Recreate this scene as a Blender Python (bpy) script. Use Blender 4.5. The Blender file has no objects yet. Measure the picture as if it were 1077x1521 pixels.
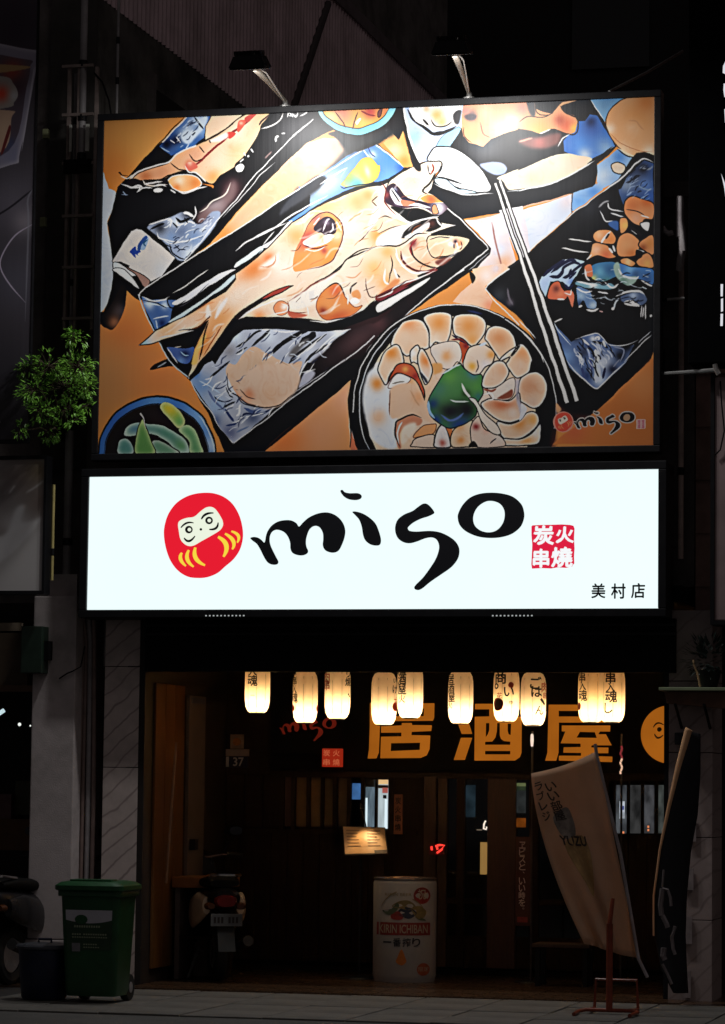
import bpy, bmesh, math, random
import numpy as np
from mathutils import Vector, Matrix
random.seed(7)
rnd = random.Random(11)
S = bpy.context.scene
COL = S.collection
PI = math.pi

# ------------------------------------------------------------------ camera
CAM = np.array([5.90993646, -23.5, 1.6])
YAW, PITCH, ROLL, FPX = 0.24965487, 0.08881189, 0.01193264, 4600.0
PW, PH = 1077.0, 1521.0
_cy, _sy, _cp, _sp = math.cos(YAW), math.sin(YAW), math.cos(PITCH), math.sin(PITCH)
_fw = np.array([-_sy*_cp, _cy*_cp, _sp]); _r0 = np.array([_cy, _sy, 0]); _u0 = np.cross(_r0, _fw)
_rt = math.cos(ROLL)*_r0+math.sin(ROLL)*_u0; _up = -math.sin(ROLL)*_r0+math.cos(ROLL)*_u0
cd = bpy.data.cameras.new('camera'); cam = bpy.data.objects.new('camera', cd); COL.objects.link(cam)
M = Matrix(((_rt[0], _up[0], -_fw[0], CAM[0]), (_rt[1], _up[1], -_fw[1], CAM[1]), (_rt[2], _up[2], -_fw[2], CAM[2]), (0, 0, 0, 1)))
cam.matrix_world = M
cd.sensor_fit = 'HORIZONTAL'; cd.sensor_width = 36; cd.lens = FPX/PW*36; cd.clip_start = .5; cd.clip_end = 500
S.camera = cam

# ------------------------------------------------------------------ night sky, faint street glow, exposure
W = bpy.data.worlds.new('World'); S.world = W; W.use_nodes = True
nt = W.node_tree; nt.nodes.clear()
sky = nt.nodes.new('ShaderNodeTexSky'); sky.sky_type = 'NISHITA'; sky.sun_disc = False
sky.sun_elevation = math.radians(14); sky.sun_rotation = math.radians(160)
hs = nt.nodes.new('ShaderNodeHueSaturation'); hs.inputs['Saturation'].default_value = .18
tint = nt.nodes.new('ShaderNodeMixRGB'); tint.blend_type = 'MULTIPLY'; tint.inputs[0].default_value = 1; tint.inputs[2].default_value = (1, .9, .92, 1)
bg = nt.nodes.new('ShaderNodeBackground'); bg.inputs['Strength'].default_value = 0.006
wo = nt.nodes.new('ShaderNodeOutputWorld')
nt.links.new(sky.outputs[0], hs.inputs['Color']); nt.links.new(hs.outputs[0], tint.inputs[1]); even = nt.nodes.new('ShaderNodeMixRGB'); even.inputs[0].default_value = .85; even.inputs[2].default_value = (5.6, 5.0, 5.15, 1)
nt.links.new(tint.outputs[0], even.inputs[1]); nt.links.new(even.outputs[0], bg.inputs['Color']); nt.links.new(bg.outputs[0], wo.inputs['Surface'])
sd = bpy.data.lights.new('street_glow', 'SUN'); sd.energy = 0.075; sd.angle = math.radians(25); sd.color = (1, .88, .84)
so = bpy.data.objects.new('street_glow', sd); COL.objects.link(so); so.rotation_euler = (math.radians(45), 0, math.radians(50))
S.view_settings.view_transform = 'Standard'; S.view_settings.look = 'None'; S.view_settings.exposure = 0; S.view_settings.gamma = 1
S.view_settings.use_curve_mapping = False
S.cycles.use_denoising = True; S.cycles.max_bounces = 8; S.cycles.sample_clamp_indirect = 3

# ------------------------------------------------------------------ survey helpers: where a sight line meets a plane of the place
def ray(px, py): return _fw+_rt*(px-PW/2)/FPX-_up*(py-PH/2)/FPX
def at(px, py, Y):
    d = ray(px, py); return Vector(CAM+d*((Y-CAM[1])/d[1]))
def ground(px, py, Z=0.):
    d = ray(px, py); return Vector(CAM+d*((Z-CAM[2])/d[2]))
def X(px, py, Y): return at(px, py, Y).x
def Z(px, py, Y): return at(px, py, Y).z

# ------------------------------------------------------------------ materials
def s2l(c):
    return tuple((v/255/12.92 if v/255 <= .04045 else ((v/255+.055)/1.055)**2.4) for v in c)
MATS = {}
def mat(name, col, rough=.6, metal=0., var=.25, scale=8., bump=0., bscale=60., spec=.5, stretch=None, dirt=0.):
    """col: linear base colour; var: how far the grain moves it."""
    if name in MATS: return MATS[name]
    m = bpy.data.materials.new(name); m.use_nodes = True; n = m.node_tree.nodes; l = m.node_tree.links
    b = n['Principled BSDF']; b.inputs['Roughness'].default_value = rough; b.inputs['Metallic'].default_value = metal
    b.inputs['Specular IOR Level'].default_value = spec
    tc = n.new('ShaderNodeTexCoord'); mp = n.new('ShaderNodeMapping'); l.new(tc.outputs['Object'], mp.inputs[0])
    if stretch: mp.inputs['Scale'].default_value = stretch
    if var > 0:
        nz = n.new('ShaderNodeTexNoise'); nz.inputs['Scale'].default_value = scale; nz.inputs['Detail'].default_value = 6; nz.inputs['Roughness'].default_value = .65
        l.new(mp.outputs[0], nz.inputs['Vector'])
        r = n.new('ShaderNodeValToRGB'); r.color_ramp.elements[0].position = .3; r.color_ramp.elements[1].position = .72
        r.color_ramp.elements[0].color = tuple(v*(1-var) for v in col)+(1,); r.color_ramp.elements[1].color = tuple(min(1, v*(1+var)) for v in col)+(1,)
        l.new(nz.outputs['Fac'], r.inputs[0]); out = r.outputs[0]
        if dirt:
            n2 = n.new('ShaderNodeTexNoise'); n2.inputs['Scale'].default_value = 1.3; n2.inputs['Detail'].default_value = 8; n2.inputs['Roughness'].default_value = .7; l.new(tc.outputs['Object'], n2.inputs['Vector'])
            r2 = n.new('ShaderNodeValToRGB'); r2.color_ramp.elements[0].position = .42; r2.color_ramp.elements[1].position = .66; l.new(n2.outputs['Fac'], r2.inputs[0])
            mx = n.new('ShaderNodeMixRGB'); mx.blend_type = 'MULTIPLY'; mx.inputs[2].default_value = (1-dirt, 1-dirt, 1-dirt*1.05 if dirt < .9 else .05, 1)
            l.new(r2.outputs[0], mx.inputs[0]); l.new(out, mx.inputs[1]); out = mx.outputs[0]
        l.new(out, b.inputs['Base Color'])
        mr = n.new('ShaderNodeMapRange'); mr.inputs[3].default_value = max(.03, rough-.12); mr.inputs[4].default_value = min(1, rough+.12); l.new(nz.outputs['Fac'], mr.inputs[0]); l.new(mr.outputs[0], b.inputs['Roughness'])
    else: b.inputs['Base Color'].default_value = tuple(col)+(1,)
    if bump:
        n3 = n.new('ShaderNodeTexNoise'); n3.inputs['Scale'].default_value = bscale; n3.inputs['Detail'].default_value = 5; l.new(mp.outputs[0], n3.inputs['Vector'])
        bp = n.new('ShaderNodeBump'); bp.inputs['Strength'].default_value = bump; bp.inputs['Distance'].default_value = .01; l.new(n3.outputs['Fac'], bp.inputs['Height']); l.new(bp.outputs[0], b.inputs['Normal'])
    MATS[name] = m; return m
def emat(name, col, strength=1., var=0., scale=3., stretch=None):
    if name in MATS: return MATS[name]
    m = bpy.data.materials.new(name); m.use_nodes = True; n = m.node_tree.nodes; l = m.node_tree.links; n.clear()
    e = n.new('ShaderNodeEmission'); e.inputs['Strength'].default_value = strength; e.inputs['Color'].default_value = tuple(col)+(1,)
    if var:
        tc = n.new('ShaderNodeTexCoord'); mp = n.new('ShaderNodeMapping'); nz = n.new('ShaderNodeTexNoise'); nz.inputs['Scale'].default_value = scale; nz.inputs['Detail'].default_value = 3
        if stretch: mp.inputs['Scale'].default_value = stretch
        l.new(tc.outputs['Object'], mp.inputs[0]); l.new(mp.outputs[0], nz.inputs['Vector'])
        r = n.new('ShaderNodeValToRGB'); r.color_ramp.elements[0].position = .3; r.color_ramp.elements[1].position = .7
        r.color_ramp.elements[0].color = tuple(v*(1-var) for v in col)+(1,); r.color_ramp.elements[1].color = tuple(v*(1+var) for v in col)+(1,)
        l.new(nz.outputs['Fac'], r.inputs[0]); l.new(r.outputs[0], e.inputs['Color'])
    o = n.new('ShaderNodeOutputMaterial'); l.new(e.outputs[0], o.inputs['Surface'])
    MATS[name] = m; return m

# ------------------------------------------------------------------ objects
def tag(o, label=None, cat=None, group=None, kind=None):
    if label: o['label'] = label
    if cat: o['category'] = cat
    if group: o['group'] = group
    if kind: o['kind'] = kind
    return o
def thing(name, label, cat, loc=(0, 0, 0), group=None):
    o = bpy.data.objects.new(name, None); COL.objects.link(o); o.location = loc; o.empty_display_size = .1
    return tag(o, label, cat, group)
def wpos(o):
    v = Vector((0, 0, 0))
    while o is not None: v = v+o.location; o = o.parent
    return v
def link(name, me, m=None, parent=None, loc=None):
    if m is not None and not me.materials: me.materials.append(m)
    o = bpy.data.objects.new(name, me); COL.objects.link(o)
    if parent is not None: o.parent = parent
    if loc is not None: o.location = loc
    return o
class MB:
    """collects shapes in world metres and links them as one mesh"""
    def __init__(s): s.v = []; s.f = []; s.sm = False
    def add(s, v, f):
        k = len(s.v); s.v += [tuple(p) for p in v]; s.f += [tuple(i+k for i in q) for q in f]; return s
    def box(s, x0, x1, y0, y1, z0, z1, b=0.):
        if b <= 0:
            v = [(x, y, z) for z in (z0, z1) for x, y in ((x0, y0), (x1, y0), (x1, y1), (x0, y1))]
            return s.add(v, [(3, 2, 1, 0), (4, 5, 6, 7), (0, 1, 5, 4), (1, 2, 6, 5), (2, 3, 7, 6), (3, 0, 4, 7)])
        bm = bmesh.new(); bmesh.ops.create_cube(bm, size=1)
        for q in bm.verts: q.co = Vector(((x0+x1)/2+q.co.x*(x1-x0), (y0+y1)/2+q.co.y*(y1-y0), (z0+z1)/2+q.co.z*(z1-z0)))
        bmesh.ops.bevel(bm, geom=bm.edges[:], offset=b, segments=2, affect='EDGES', profile=.6)
        return s.bm(bm)
    def bm(s, bm):
        bm.verts.ensure_lookup_table(); bm.verts.index_update()
        s.add([q.co[:] for q in bm.verts], [[q.index for q in f.verts] for f in bm.faces]); bm.free(); return s
    def tube(s, pts, r, n=10, cap=True):
        P = [Vector(p) for p in pts]; rr = r if hasattr(r, '__len__') else [r]*len(P); v = []; f = []
        ref = Vector((.31, .2, .93))
        for i, p in enumerate(P):
            d = (P[min(i+1, len(P)-1)]-P[max(i-1, 0)]).normalized()
            a = d.cross(ref); a = a.normalized() if a.length > 1e-4 else d.cross(Vector((1, 0, 0))).normalized(); b = d.cross(a)
            v += [p+a*rr[i]*math.cos(2*PI*k/n)+b*rr[i]*math.sin(2*PI*k/n) for k in range(n)]
        for i in range(len(P)-1):
            for k in range(n): f.append((i*n+k, i*n+(k+1) % n, (i+1)*n+(k+1) % n, (i+1)*n+k))
        if cap: f += [tuple(range(n))[::-1], tuple((len(P)-1)*n+k for k in range(n))]
        return s.add(v, f)
    def lathe(s, prof, c, n=32, axis='Z', cap=False):
        v = []; f = []; c = Vector(c)
        for r, h in prof:
            for k in range(n):
                a = 2*PI*k/n
                q = {'Z': (r*math.cos(a), r*math.sin(a), h), 'X': (h, r*math.cos(a), r*math.sin(a)), 'Y': (r*math.cos(a), h, r*math.sin(a))}[axis]
                v.append(c+Vector(q))
        for i in range(len(prof)-1):
            for k in range(n): f.append((i*n+k, i*n+(k+1) % n, (i+1)*n+(k+1) % n, (i+1)*n+k))
        if cap: f += [tuple(range(n))[::-1], tuple((len(prof)-1)*n+k for k in range(n))]
        return s.add(v, f)
    def loft(s, secs, n=20, cap=True):
        """secs: (centre, half width x, half height z, exponent) stacked along the centres"""
        v = []; f = []
        for c, a, b, e in secs:
            for k in range(n):
                t = 2*PI*k/n; cx, sx = math.cos(t), math.sin(t)
                v.append(Vector(c)+Vector((a*abs(cx)**(2/e)*(1 if cx >= 0 else -1), 0, b*abs(sx)**(2/e)*(1 if sx >= 0 else -1))))
        for i in range(len(secs)-1):
            for k in range(n): f.append((i*n+k, i*n+(k+1) % n, (i+1)*n+(k+1) % n, (i+1)*n+k))
        if cap: f += [tuple(range(n))[::-1], tuple((len(secs)-1)*n+k for k in range(n))]
        return s.add(v, f)
    def plate(s, xz, y, t=.004, hole=None):
        """flat outline in a plane facing the street, front face at y, thickness t"""
        P = [(p[0], p[1]) for p in xz]
        A = sum(P[i][0]*P[(i+1) % len(P)][1]-P[(i+1) % len(P)][0]*P[i][1] for i in range(len(P)))
        if A < 0: P = P[::-1]
        n = len(P)
        if hole is None:
            v = [(x, y, z) for x, z in P]+[(x, y+t, z) for x, z in P]
            return s.add(v, [tuple(range(n))]+[(i, i+n, (i+1) % n+n, (i+1) % n) for i in range(n)])
        bm = bmesh.new(); eds = []
        for Q in [P]+[list(h) for h in hole]:
            vs = [bm.verts.new((x, y, z)) for x, z in Q]; eds += [bm.edges.new((vs[i], vs[(i+1) % len(vs)])) for i in range(len(vs))]
        bmesh.ops.triangle_fill(bm, edges=eds, use_beauty=True)
        ex = bmesh.ops.extrude_face_region(bm, geom=bm.faces[:])
        for q in ex['geom']:
            if isinstance(q, bmesh.types.BMVert): q.co.y += t
        bmesh.ops.recalc_face_normals(bm, faces=bm.faces[:])
        return s.bm(bm)
    def grid(s, P):
        h, w = len(P), len(P[0]); v = [p for r in P for p in r]
        return s.add(v, [(i*w+j, i*w+j+1, (i+1)*w+j+1, (i+1)*w+j) for i in range(h-1) for j in range(w-1)])
    def build(s, name, m=None, parent=None, smooth=False, kind=None, label=None):
        o0 = wpos(parent) if parent is not None else Vector((0, 0, 0))
        me = bpy.data.meshes.new(name); me.from_pydata([(p[0]-o0.x, p[1]-o0.y, p[2]-o0.z) for p in s.v], [], s.f); me.validate(); me.update()
        if smooth:
            for p in me.polygons: p.use_smooth = True
            try: me.set_sharp_from_angle(angle=math.radians(38))
            except Exception: pass
        o = link(name, me, m, parent)
        if kind: o['kind'] = kind
        if label: o['label'] = label
        return o
def smooth_pts(p, n=5):
    p = np.asarray(p, float); N = len(p); out = []
    for i in range(N):
        a, b, c, d = p[i-1], p[i], p[(i+1) % N], p[(i+2) % N]
        for k in range(n):
            t = k/n; out.append(.5*((2*b)+(c-a)*t+(2*a-5*b+4*c-d)*t*t+(3*b-a-3*c+d)*t**3))
    return np.array(out)
def glyphs(txt, bold=0., extrude=.0):
    """outline of lettering as (verts, faces), width and height normalised by its own box"""
    c = bpy.data.curves.new('lettering', 'FONT'); c.body = txt; c.size = 1; c.resolution_u = 3; c.align_x = 'CENTER'; c.fill_mode = 'FRONT'; c.extrude = extrude
    o = bpy.data.objects.new('lettering', c); COL.objects.link(o); bpy.context.view_layer.update()
    me = bpy.data.meshes.new_from_object(o.evaluated_get(bpy.context.evaluated_depsgraph_get()))
    v = np.array([q.co[:] for q in me.vertices]); f = [tuple(p.vertices) for p in me.polygons]
    bpy.data.objects.remove(o); bpy.data.curves.remove(c); bpy.data.meshes.remove(me)
    if bold:     # heavier strokes: the same outline laid a hair beside and over itself
        n = len(v); V = []; F = []
        for k, (dx, dy) in enumerate(((1, .4), (-1, -.4), (-.4, 1), (.4, -1))): V.append(v+(dx*bold, dy*bold, .0003*k-v[:, 2:3].max())); F += [tuple(i+k*n for i in q) for q in f]
        v = np.vstack(V); f = F
    return v, f
def text_xz(mb, txt, x0, x1, z0, z1, y, bold=0., keep=False, rot=0., t=.003):
    """lettering filling the box x0..x1, z0..z1 on a plane facing the street"""
    v, f = glyphs(txt, bold)
    a, b = v[:, :2].min(0), v[:, :2].max(0); sx, sz = (x1-x0)/(b[0]-a[0]), (z1-z0)/(b[1]-a[1])
    if keep: sx = sz = min(abs(sx), abs(sz))
    cx, cz = (x0+x1)/2, (z0+z1)/2; u = (v[:, 0]-(a[0]+b[0])/2)*sx; w = (v[:, 1]-(a[1]+b[1])/2)*sz
    if rot: u, w = u*math.cos(rot)-w*math.sin(rot), u*math.sin(rot)+w*math.cos(rot)
    mb.add(np.stack([cx+u, y-v[:, 2], cz+w], 1), f); return mb
def copy_tree(o, parent=None):
    c = o.copy(); COL.objects.link(c)
    if parent is not None: c.parent = parent
    for ch in list(o.children): copy_tree(ch, c)
    return c
AS = 2                      # art pixels per unit of the print's own grid
AX0, AY0, AW, AH = 140, 138, 842, 542
def t_(c, r, pts):
    ox = 140+210*c; oy = (140, 270, 400, 535)[r]
    return [(ox+x/5.1286, oy+y/5.1286) for x, y in pts]
def lin(c):
    c = np.asarray(c, float)/255
    return np.where(c <= .04045, c/12.92, ((c+.055)/1.055)**2.4)
def smooth_closed(p, n=6):
    p = np.asarray(p, float); N = len(p); out = []
    for i in range(N):
        a, b, c, d = p[i-1], p[i], p[(i+1) % N], p[(i+2) % N]
        for k in range(n):
            t = k/n
            out.append(.5*((2*b)+(c-a)*t+(2*a-5*b+4*c-d)*t*t+(3*b-a-3*c+d)*t**3))
    return np.array(out)
def smooth_open(p, n=8):
    p = np.asarray(p, float)
    if len(p) < 3:
        return np.array([p[0]+(p[-1]-p[0])*k/n for k in range(n+1)])
    q = np.vstack([2*p[0]-p[1], p, 2*p[-1]-p[-2]]); out = []
    for i in range(1, len(q)-2):
        a, b, c, d = q[i-1], q[i], q[i+1], q[i+2]
        for k in range(n):
            t = k/n
            out.append(.5*((2*b)+(c-a)*t+(2*a-5*b+4*c-d)*t*t+(3*b-a-3*c+d)*t**3))
    out.append(p[-1])
    return np.array(out)
class Canvas:
    def __init__(s, x0, y0, w, h, sc, bg):
        s.x0, s.y0, s.sc = x0, y0, sc
        s.W, s.H = int(w*sc), int(h*sc)
        s.a = np.empty((s.H, s.W, 3), np.float32); s.a[:] = np.array(bg, float)/255
    def mask(s, pts, feather=0):
        q = (np.asarray(pts, float)-(s.x0, s.y0))*s.sc
        SS = 2
        x0 = max(0, int(q[:, 0].min())-3-int(3*feather)); x1 = min(s.W, int(q[:, 0].max())+4+int(3*feather))
        y0 = max(0, int(q[:, 1].min())-3-int(3*feather)); y1 = min(s.H, int(q[:, 1].max())+4+int(3*feather))
        if x1 <= x0 or y1 <= y0: return None
        w, h = (x1-x0)*SS, (y1-y0)*SS
        g = np.zeros((h, w+1), np.uint8)
        p = (q-(x0, y0))*SS
        for (ax, ay), (bx, by) in zip(p, np.roll(p, -1, 0)):
            if ay == by: continue
            if ay > by: ax, ay, bx, by = bx, by, ax, ay
            r0 = max(0, int(math.ceil(ay-.5))); r1 = min(h, int(math.ceil(by-.5)))
            if r1 <= r0: continue
            rr = np.arange(r0, r1)
            xx = np.clip(np.ceil(ax+(rr+.5-ay)*(bx-ax)/(by-ay)-.5), 0, w).astype(int)
            g[rr, xx] ^= 1
        m = (np.cumsum(g[:, :w], 1) & 1).astype(np.float32)
        m = m.reshape(y1-y0, SS, x1-x0, SS).mean((1, 3))
        if feather: m = s.blur(m, feather)
        return m, x0, y0, x1, y1
    @staticmethod
    def blur(m, r):
        r = max(1, int(r))
        for _ in range(2):
            for ax in (0, 1):
                pw = [(0, 0)]*m.ndim; pw[ax] = (r+1, r)
                c = np.cumsum(np.pad(m, pw, mode='edge'), ax)
                n = m.shape[ax]
                m = (np.take(c, np.arange(2*r+1, 2*r+1+n), ax)-np.take(c, np.arange(0, n), ax))/(2*r+1)
        return m
    def poly(s, pts, col, sm=True, blobs=(), feather=0, alpha=1., ol=None, olw=0, rim=None, rimw=0):
        P = smooth_closed(pts) if sm else np.asarray(pts, float)
        r = s.mask(P, feather)
        if r is None: return
        m, x0, y0, x1, y1 = r
        c = np.empty(m.shape+(3,), np.float32); c[:] = np.array(col, float)/255
        if blobs:
            Y, X = np.mgrid[y0:y1, x0:x1].astype(np.float32); X = X/s.sc+s.x0; Y = Y/s.sc+s.y0
            for b in blobs:
                bx, by, br, bc = b[:4]
                sx = b[4] if len(b) > 4 else 1; an = math.radians(b[5]) if len(b) > 5 else 0
                dx, dy = X-bx, Y-by
                u = dx*math.cos(an)+dy*math.sin(an); v = -dx*math.sin(an)+dy*math.cos(an)
                k = np.exp(-((u/(br*sx))**2+(v/br)**2))[..., None]
                c = c*(1-k)+np.array(bc, float)/255*k
        if rim is not None:
            rr = max(1, rimw*s.sc)
            e = np.clip((m-s.blur(m, rr))*2.2, 0, 1)[..., None]
            c = c*(1-e)+np.array(rim, float)/255*e
        a = (m*alpha)[..., None]
        s.a[y0:y1, x0:x1] = s.a[y0:y1, x0:x1]*(1-a)+c*a
        if ol is not None: s.line(list(P)+[P[0]], olw, ol, sm=False, taper=False)
    def line(s, pts, w, col, sm=True, taper=True, alpha=1., feather=0):
        P = smooth_open(pts) if sm else np.asarray(pts, float)
        if len(P) < 2: return
        d = np.gradient(P, axis=0); L = np.hypot(d[:, 0], d[:, 1])+1e-9
        n = np.stack([-d[:, 1]/L, d[:, 0]/L], 1)
        t = np.linspace(0, 1, len(P))
        if taper is True: ww = w*np.clip(np.minimum(t, 1-t)*5+.15, 0, 1)
        elif taper == 'out': ww = w*(1-t*.9)
        elif taper == 'in': ww = w*(.1+t*.9)
        else: ww = np.full(len(P), w)
        ww = ww[:, None]/2
        # quads drawn as one strip, so that self-crossings stay filled
        A, B = P+n*ww, P-n*ww
        if taper is False and len(P) > 60 or True:
            acc = None
            q = np.vstack([A, B[::-1]])
            r = s.mask(q, feather)
            if r is None: return
            m, x0, y0, x1, y1 = r
            if taper is False and np.hypot(*(P[0]-P[-1])) < 1e-6:   # closed ring
                pass
            a = (m*alpha)[..., None]
            s.a[y0:y1, x0:x1] = s.a[y0:y1, x0:x1]*(1-a)+np.array(col, float)/255*a
    def circ(s, cx, cy, r, col, ry=None, **k):
        a = np.linspace(0, 2*math.pi, 72, endpoint=False); ry = ry or r
        s.poly(np.stack([cx+r*np.cos(a), cy+ry*np.sin(a)], 1), col, sm=False, **k)
    def arc(s, cx, cy, r, a0, a1, w, col, ry=None, **k):
        a = np.radians(np.linspace(a0, a1, 60)); ry = ry or r
        s.line(np.stack([cx+r*np.cos(a), cy+ry*np.sin(a)], 1), w, col, sm=False, **k)

def inside(p, q):
    x, y = q; c = False; n = len(p); j = n-1
    for i in range(n):
        if (p[i][1] > y) != (p[j][1] > y) and x < (p[j][0]-p[i][0])*(y-p[i][1])/(p[j][1]-p[i][1])+p[i][0]: c = not c
        j = i
    return c
def streaks(C, poly, n, ang, col, w, ln, seed, alpha):
    r = np.random.RandomState(seed); a = np.array(poly); lo, hi = a.min(0), a.max(0); k = 0; tries = 0
    while k < n and tries < n*40:
        tries += 1; x, y = lo+(hi-lo)*r.rand(2); t = math.radians(ang+r.uniform(-16, 16)); l = ln*r.uniform(.4, 1); dx, dy = math.cos(t)*l, math.sin(t)*l; b = r.uniform(-.22, .22)*l
        pts = [(x, y), (x+dx*.5-dy/l*b, y+dy*.5+dx/l*b), (x+dx, y+dy)]
        if all(inside(poly, q) for q in pts): C.line(pts, w*r.uniform(.5, 1.1), col, alpha=alpha*r.uniform(.6, 1), feather=1 if w > 3 else 0); k += 1
K = (12, 12, 17); WH = (240, 240, 240); OR = (226, 138, 58); PE = (245, 200, 165); LB = (196, 216, 240)
def paint_art():
    C = Canvas(AX0, AY0, AW, AH, AS, OR)
    P, L = C.poly, C.line
    def T(c, r, *pts): return t_(c, r, pts)
    # table, warm and uneven
    P([(140, 138), (982, 138), (982, 680), (140, 680)], (228, 140, 60), sm=False,
      blobs=[(200, 230, 60, (232, 160, 70)), (165, 250, 40, (215, 120, 40)), (190, 500, 40, (222, 110, 40)), (165, 560, 60, (200, 130, 70)),
             (240, 560, 50, (225, 125, 55)), (430, 260, 70, (250, 190, 140)), (380, 300, 40, (245, 165, 100)), (470, 640, 60, (225, 150, 100)),
             (420, 655, 30, (235, 120, 50)), (515, 590, 30, (240, 170, 130)), (950, 620, 60, (214, 112, 40)), (930, 575, 40, (226, 130, 60))])
    # pale table cloth at the left edge
    P(T(0, 0, (60, 640), (100, 660), (120, 718))+T(0, 1, (120, 50), (180, 85), (150, 210), (108, 320), (128, 450), (150, 600), (150, 718))+T(0, 2, (138, 150), (110, 260), (70, 320), (50, 300)), (206, 214, 224))
    # first tray, black, upper left
    P(T(0, 0, (722, 160), (520, 360), (390, 480), (290, 600), (190, 700))+T(0, 1, (180, 80), (150, 210), (108, 320), (128, 450), (150, 600), (150, 718))
      + T(0, 2, (138, 150), (110, 260), (70, 350), (55, 410), (100, 440), (200, 370), (250, 230), (250, 160), (350, 240), (480, 100))
      + [(240, 415), (313, 362), (350, 317), (393, 272), (455, 212), (500, 190), (600, 185), (600, 140), (280, 140)], K, sm=False,
      blobs=[(440, 190, 40, (45, 45, 52)), (345, 280, 18, (70, 40, 45)), (180, 470, 14, (60, 45, 45)), (178, 482, 10, (150, 90, 60))])
    P(T(0, 2, (55, 330), (120, 300), (215, 120), (250, 165), (245, 260), (215, 360), (150, 450), (100, 440), (60, 410)), (20, 15, 16),
      blobs=[(180, 462, 13, (70, 56, 56)), (171, 478, 9, (150, 85, 50))])
    # strip of table between the trays
    P([(313, 363), (330, 343), (352, 317), (394, 272), (440, 226), (458, 211), (480, 205), (540, 205), (552, 213), (459, 270), (350, 341)], (238, 176, 134), sm=False,
      blobs=[(470, 225, 34, (250, 205, 170)), (330, 350, 20, (230, 140, 60)), (500, 215, 14, (236, 170, 140))])
    P([(540, 196), (556, 213), (480, 260), (500, 235)], (70, 70, 76), feather=5)
    # blue wrapper behind the first fish
    P(T(0, 0, (722, 165), (520, 370), (500, 400), (590, 470), (700, 440), (840, 330), (850, 240), (890, 160)), (40, 80, 150), sm=False,
      blobs=[(277, 197, 10, (205, 222, 240), 1.6, -50), (293, 178, 11, (190, 212, 238)), (262, 208, 9, (14, 26, 60)), (248, 214, 8, (8, 14, 34)), (284, 215, 10, (60, 110, 180)), (300, 195, 9, (120, 160, 210)), (268, 222, 7, (40, 90, 160))])
    P(T(0, 0, (660, 330), (690, 280), (780, 270), (800, 190), (860, 165), (835, 260), (720, 380)), (205, 222, 242), feather=2)
    L(T(0, 0, (765, 165), (800, 230), (830, 270)), 2.6, (20, 32, 60)); L(T(0, 0, (580, 345), (620, 375)), 1.6, WH); L(T(0, 0, (625, 320), (660, 370)), 1.8, WH)
    L(T(0, 0, (510, 405), (580, 445)), 1.3, (150, 180, 215)); L(T(0, 0, (690, 440), (720, 370), (700, 330)), 2, (190, 210, 240))
    L(T(0, 0, (715, 168), (520, 365)), 1.8, (235, 225, 215), taper=False); L(T(0, 0, (700, 165), (500, 370), (280, 620)), 1.6, K)
    # peach dish behind
    P(T(0, 0, (890, 160), (1077, 150))+T(1, 0, (60, 148), (40, 170), (0, 200))+T(0, 0, (1000, 260), (850, 345), (845, 250)), (246, 212, 178), sm=False, ol=(70, 40, 30), olw=1)
    # first grilled fish: long peach fillets
    P(T(0, 0, (275, 640), (330, 590), (440, 550), (570, 520), (640, 455), (780, 390), (900, 330), (1040, 240))+T(1, 0, (0, 205), (90, 150), (180, 148), (250, 145), (190, 240), (180, 280), (120, 390), (60, 470), (0, 530))
      + T(0, 0, (1060, 560), (960, 620), (900, 680), (830, 650), (770, 600), (690, 580), (600, 605), (520, 645), (400, 660), (300, 660)), (243, 178, 128),
      blobs=[(320, 240, 26, (250, 214, 182), 1.8, -45), (355, 195, 20, (252, 222, 196), 1.5, -50), (240, 258, 16, (224, 150, 104)), (217, 262, 10, (200, 110, 60)), (290, 230, 14, (238, 170, 130)), (316, 264, 12, (240, 160, 90)), (282, 246, 7, (215, 90, 60)),
             (350, 225, 14, (246, 190, 140)), (375, 200, 14, (250, 200, 160))])
    L(T(0, 0, (285, 640), (340, 590), (450, 548), (575, 515), (640, 455), (780, 388)), 2.2, (244, 236, 228), taper=False)
    L(T(0, 0, (292, 648), (345, 600), (455, 558), (578, 524)), 1.3, K)
    # red flesh line along the fillets
    L(T(0, 0, (720, 570), (800, 520), (880, 440), (960, 370), (1050, 290))+T(1, 0, (40, 250), (120, 180), (150, 150)), 3.4, (150, 50, 48))
    P(T(0, 0, (695, 550), (720, 520), (770, 525), (790, 560), (730, 580)), (222, 100, 80), blobs=[(282, 242, 4, (250, 190, 160))])
    P(T(0, 0, (1000, 300), (1040, 285), (1075, 300), (1030, 340)), (218, 72, 60)); P(T(0, 0, (880, 350), (1000, 290), (1010, 330), (930, 360)), (255, 240, 230), feather=2)
    P(T(1, 0, (10, 260), (30, 200), (80, 200), (60, 250), (20, 290)), (226, 92, 70), blobs=[(358, 183, 3, (250, 180, 150))])
    P(T(1, 0, (70, 180), (120, 150), (160, 148), (90, 215)), (200, 70, 60))
    for a in ([(585, 520), (640, 570), (720, 580)], [(800, 395), (840, 445)], [(725, 460), (770, 510), (830, 490)], [(880, 345), (890, 370)]):
        L(T(0, 0, *a), 1.7, (60, 32, 28))
    L(T(0, 0, (690, 545), (720, 590), (780, 600), (830, 650), (850, 670)), 2, (248, 238, 230))
    # roe / lower fillet and frothy edge
    P(T(0, 0, (560, 660), (600, 625), (700, 610), (780, 630), (815, 680), (790, 718))+T(0, 1, (800, 40), (700, 75), (620, 60), (575, 20)), (243, 176, 110),
      blobs=[(266, 268, 8, (252, 226, 190)), (290, 272, 9, (225, 130, 60)), (262, 278, 6, (230, 130, 60))], ol=(240, 234, 228), olw=1.6)
    P(T(0, 0, (805, 680), (880, 700), (905, 718))+T(0, 1, (900, 25), (820, 15)), (214, 122, 50))
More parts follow.
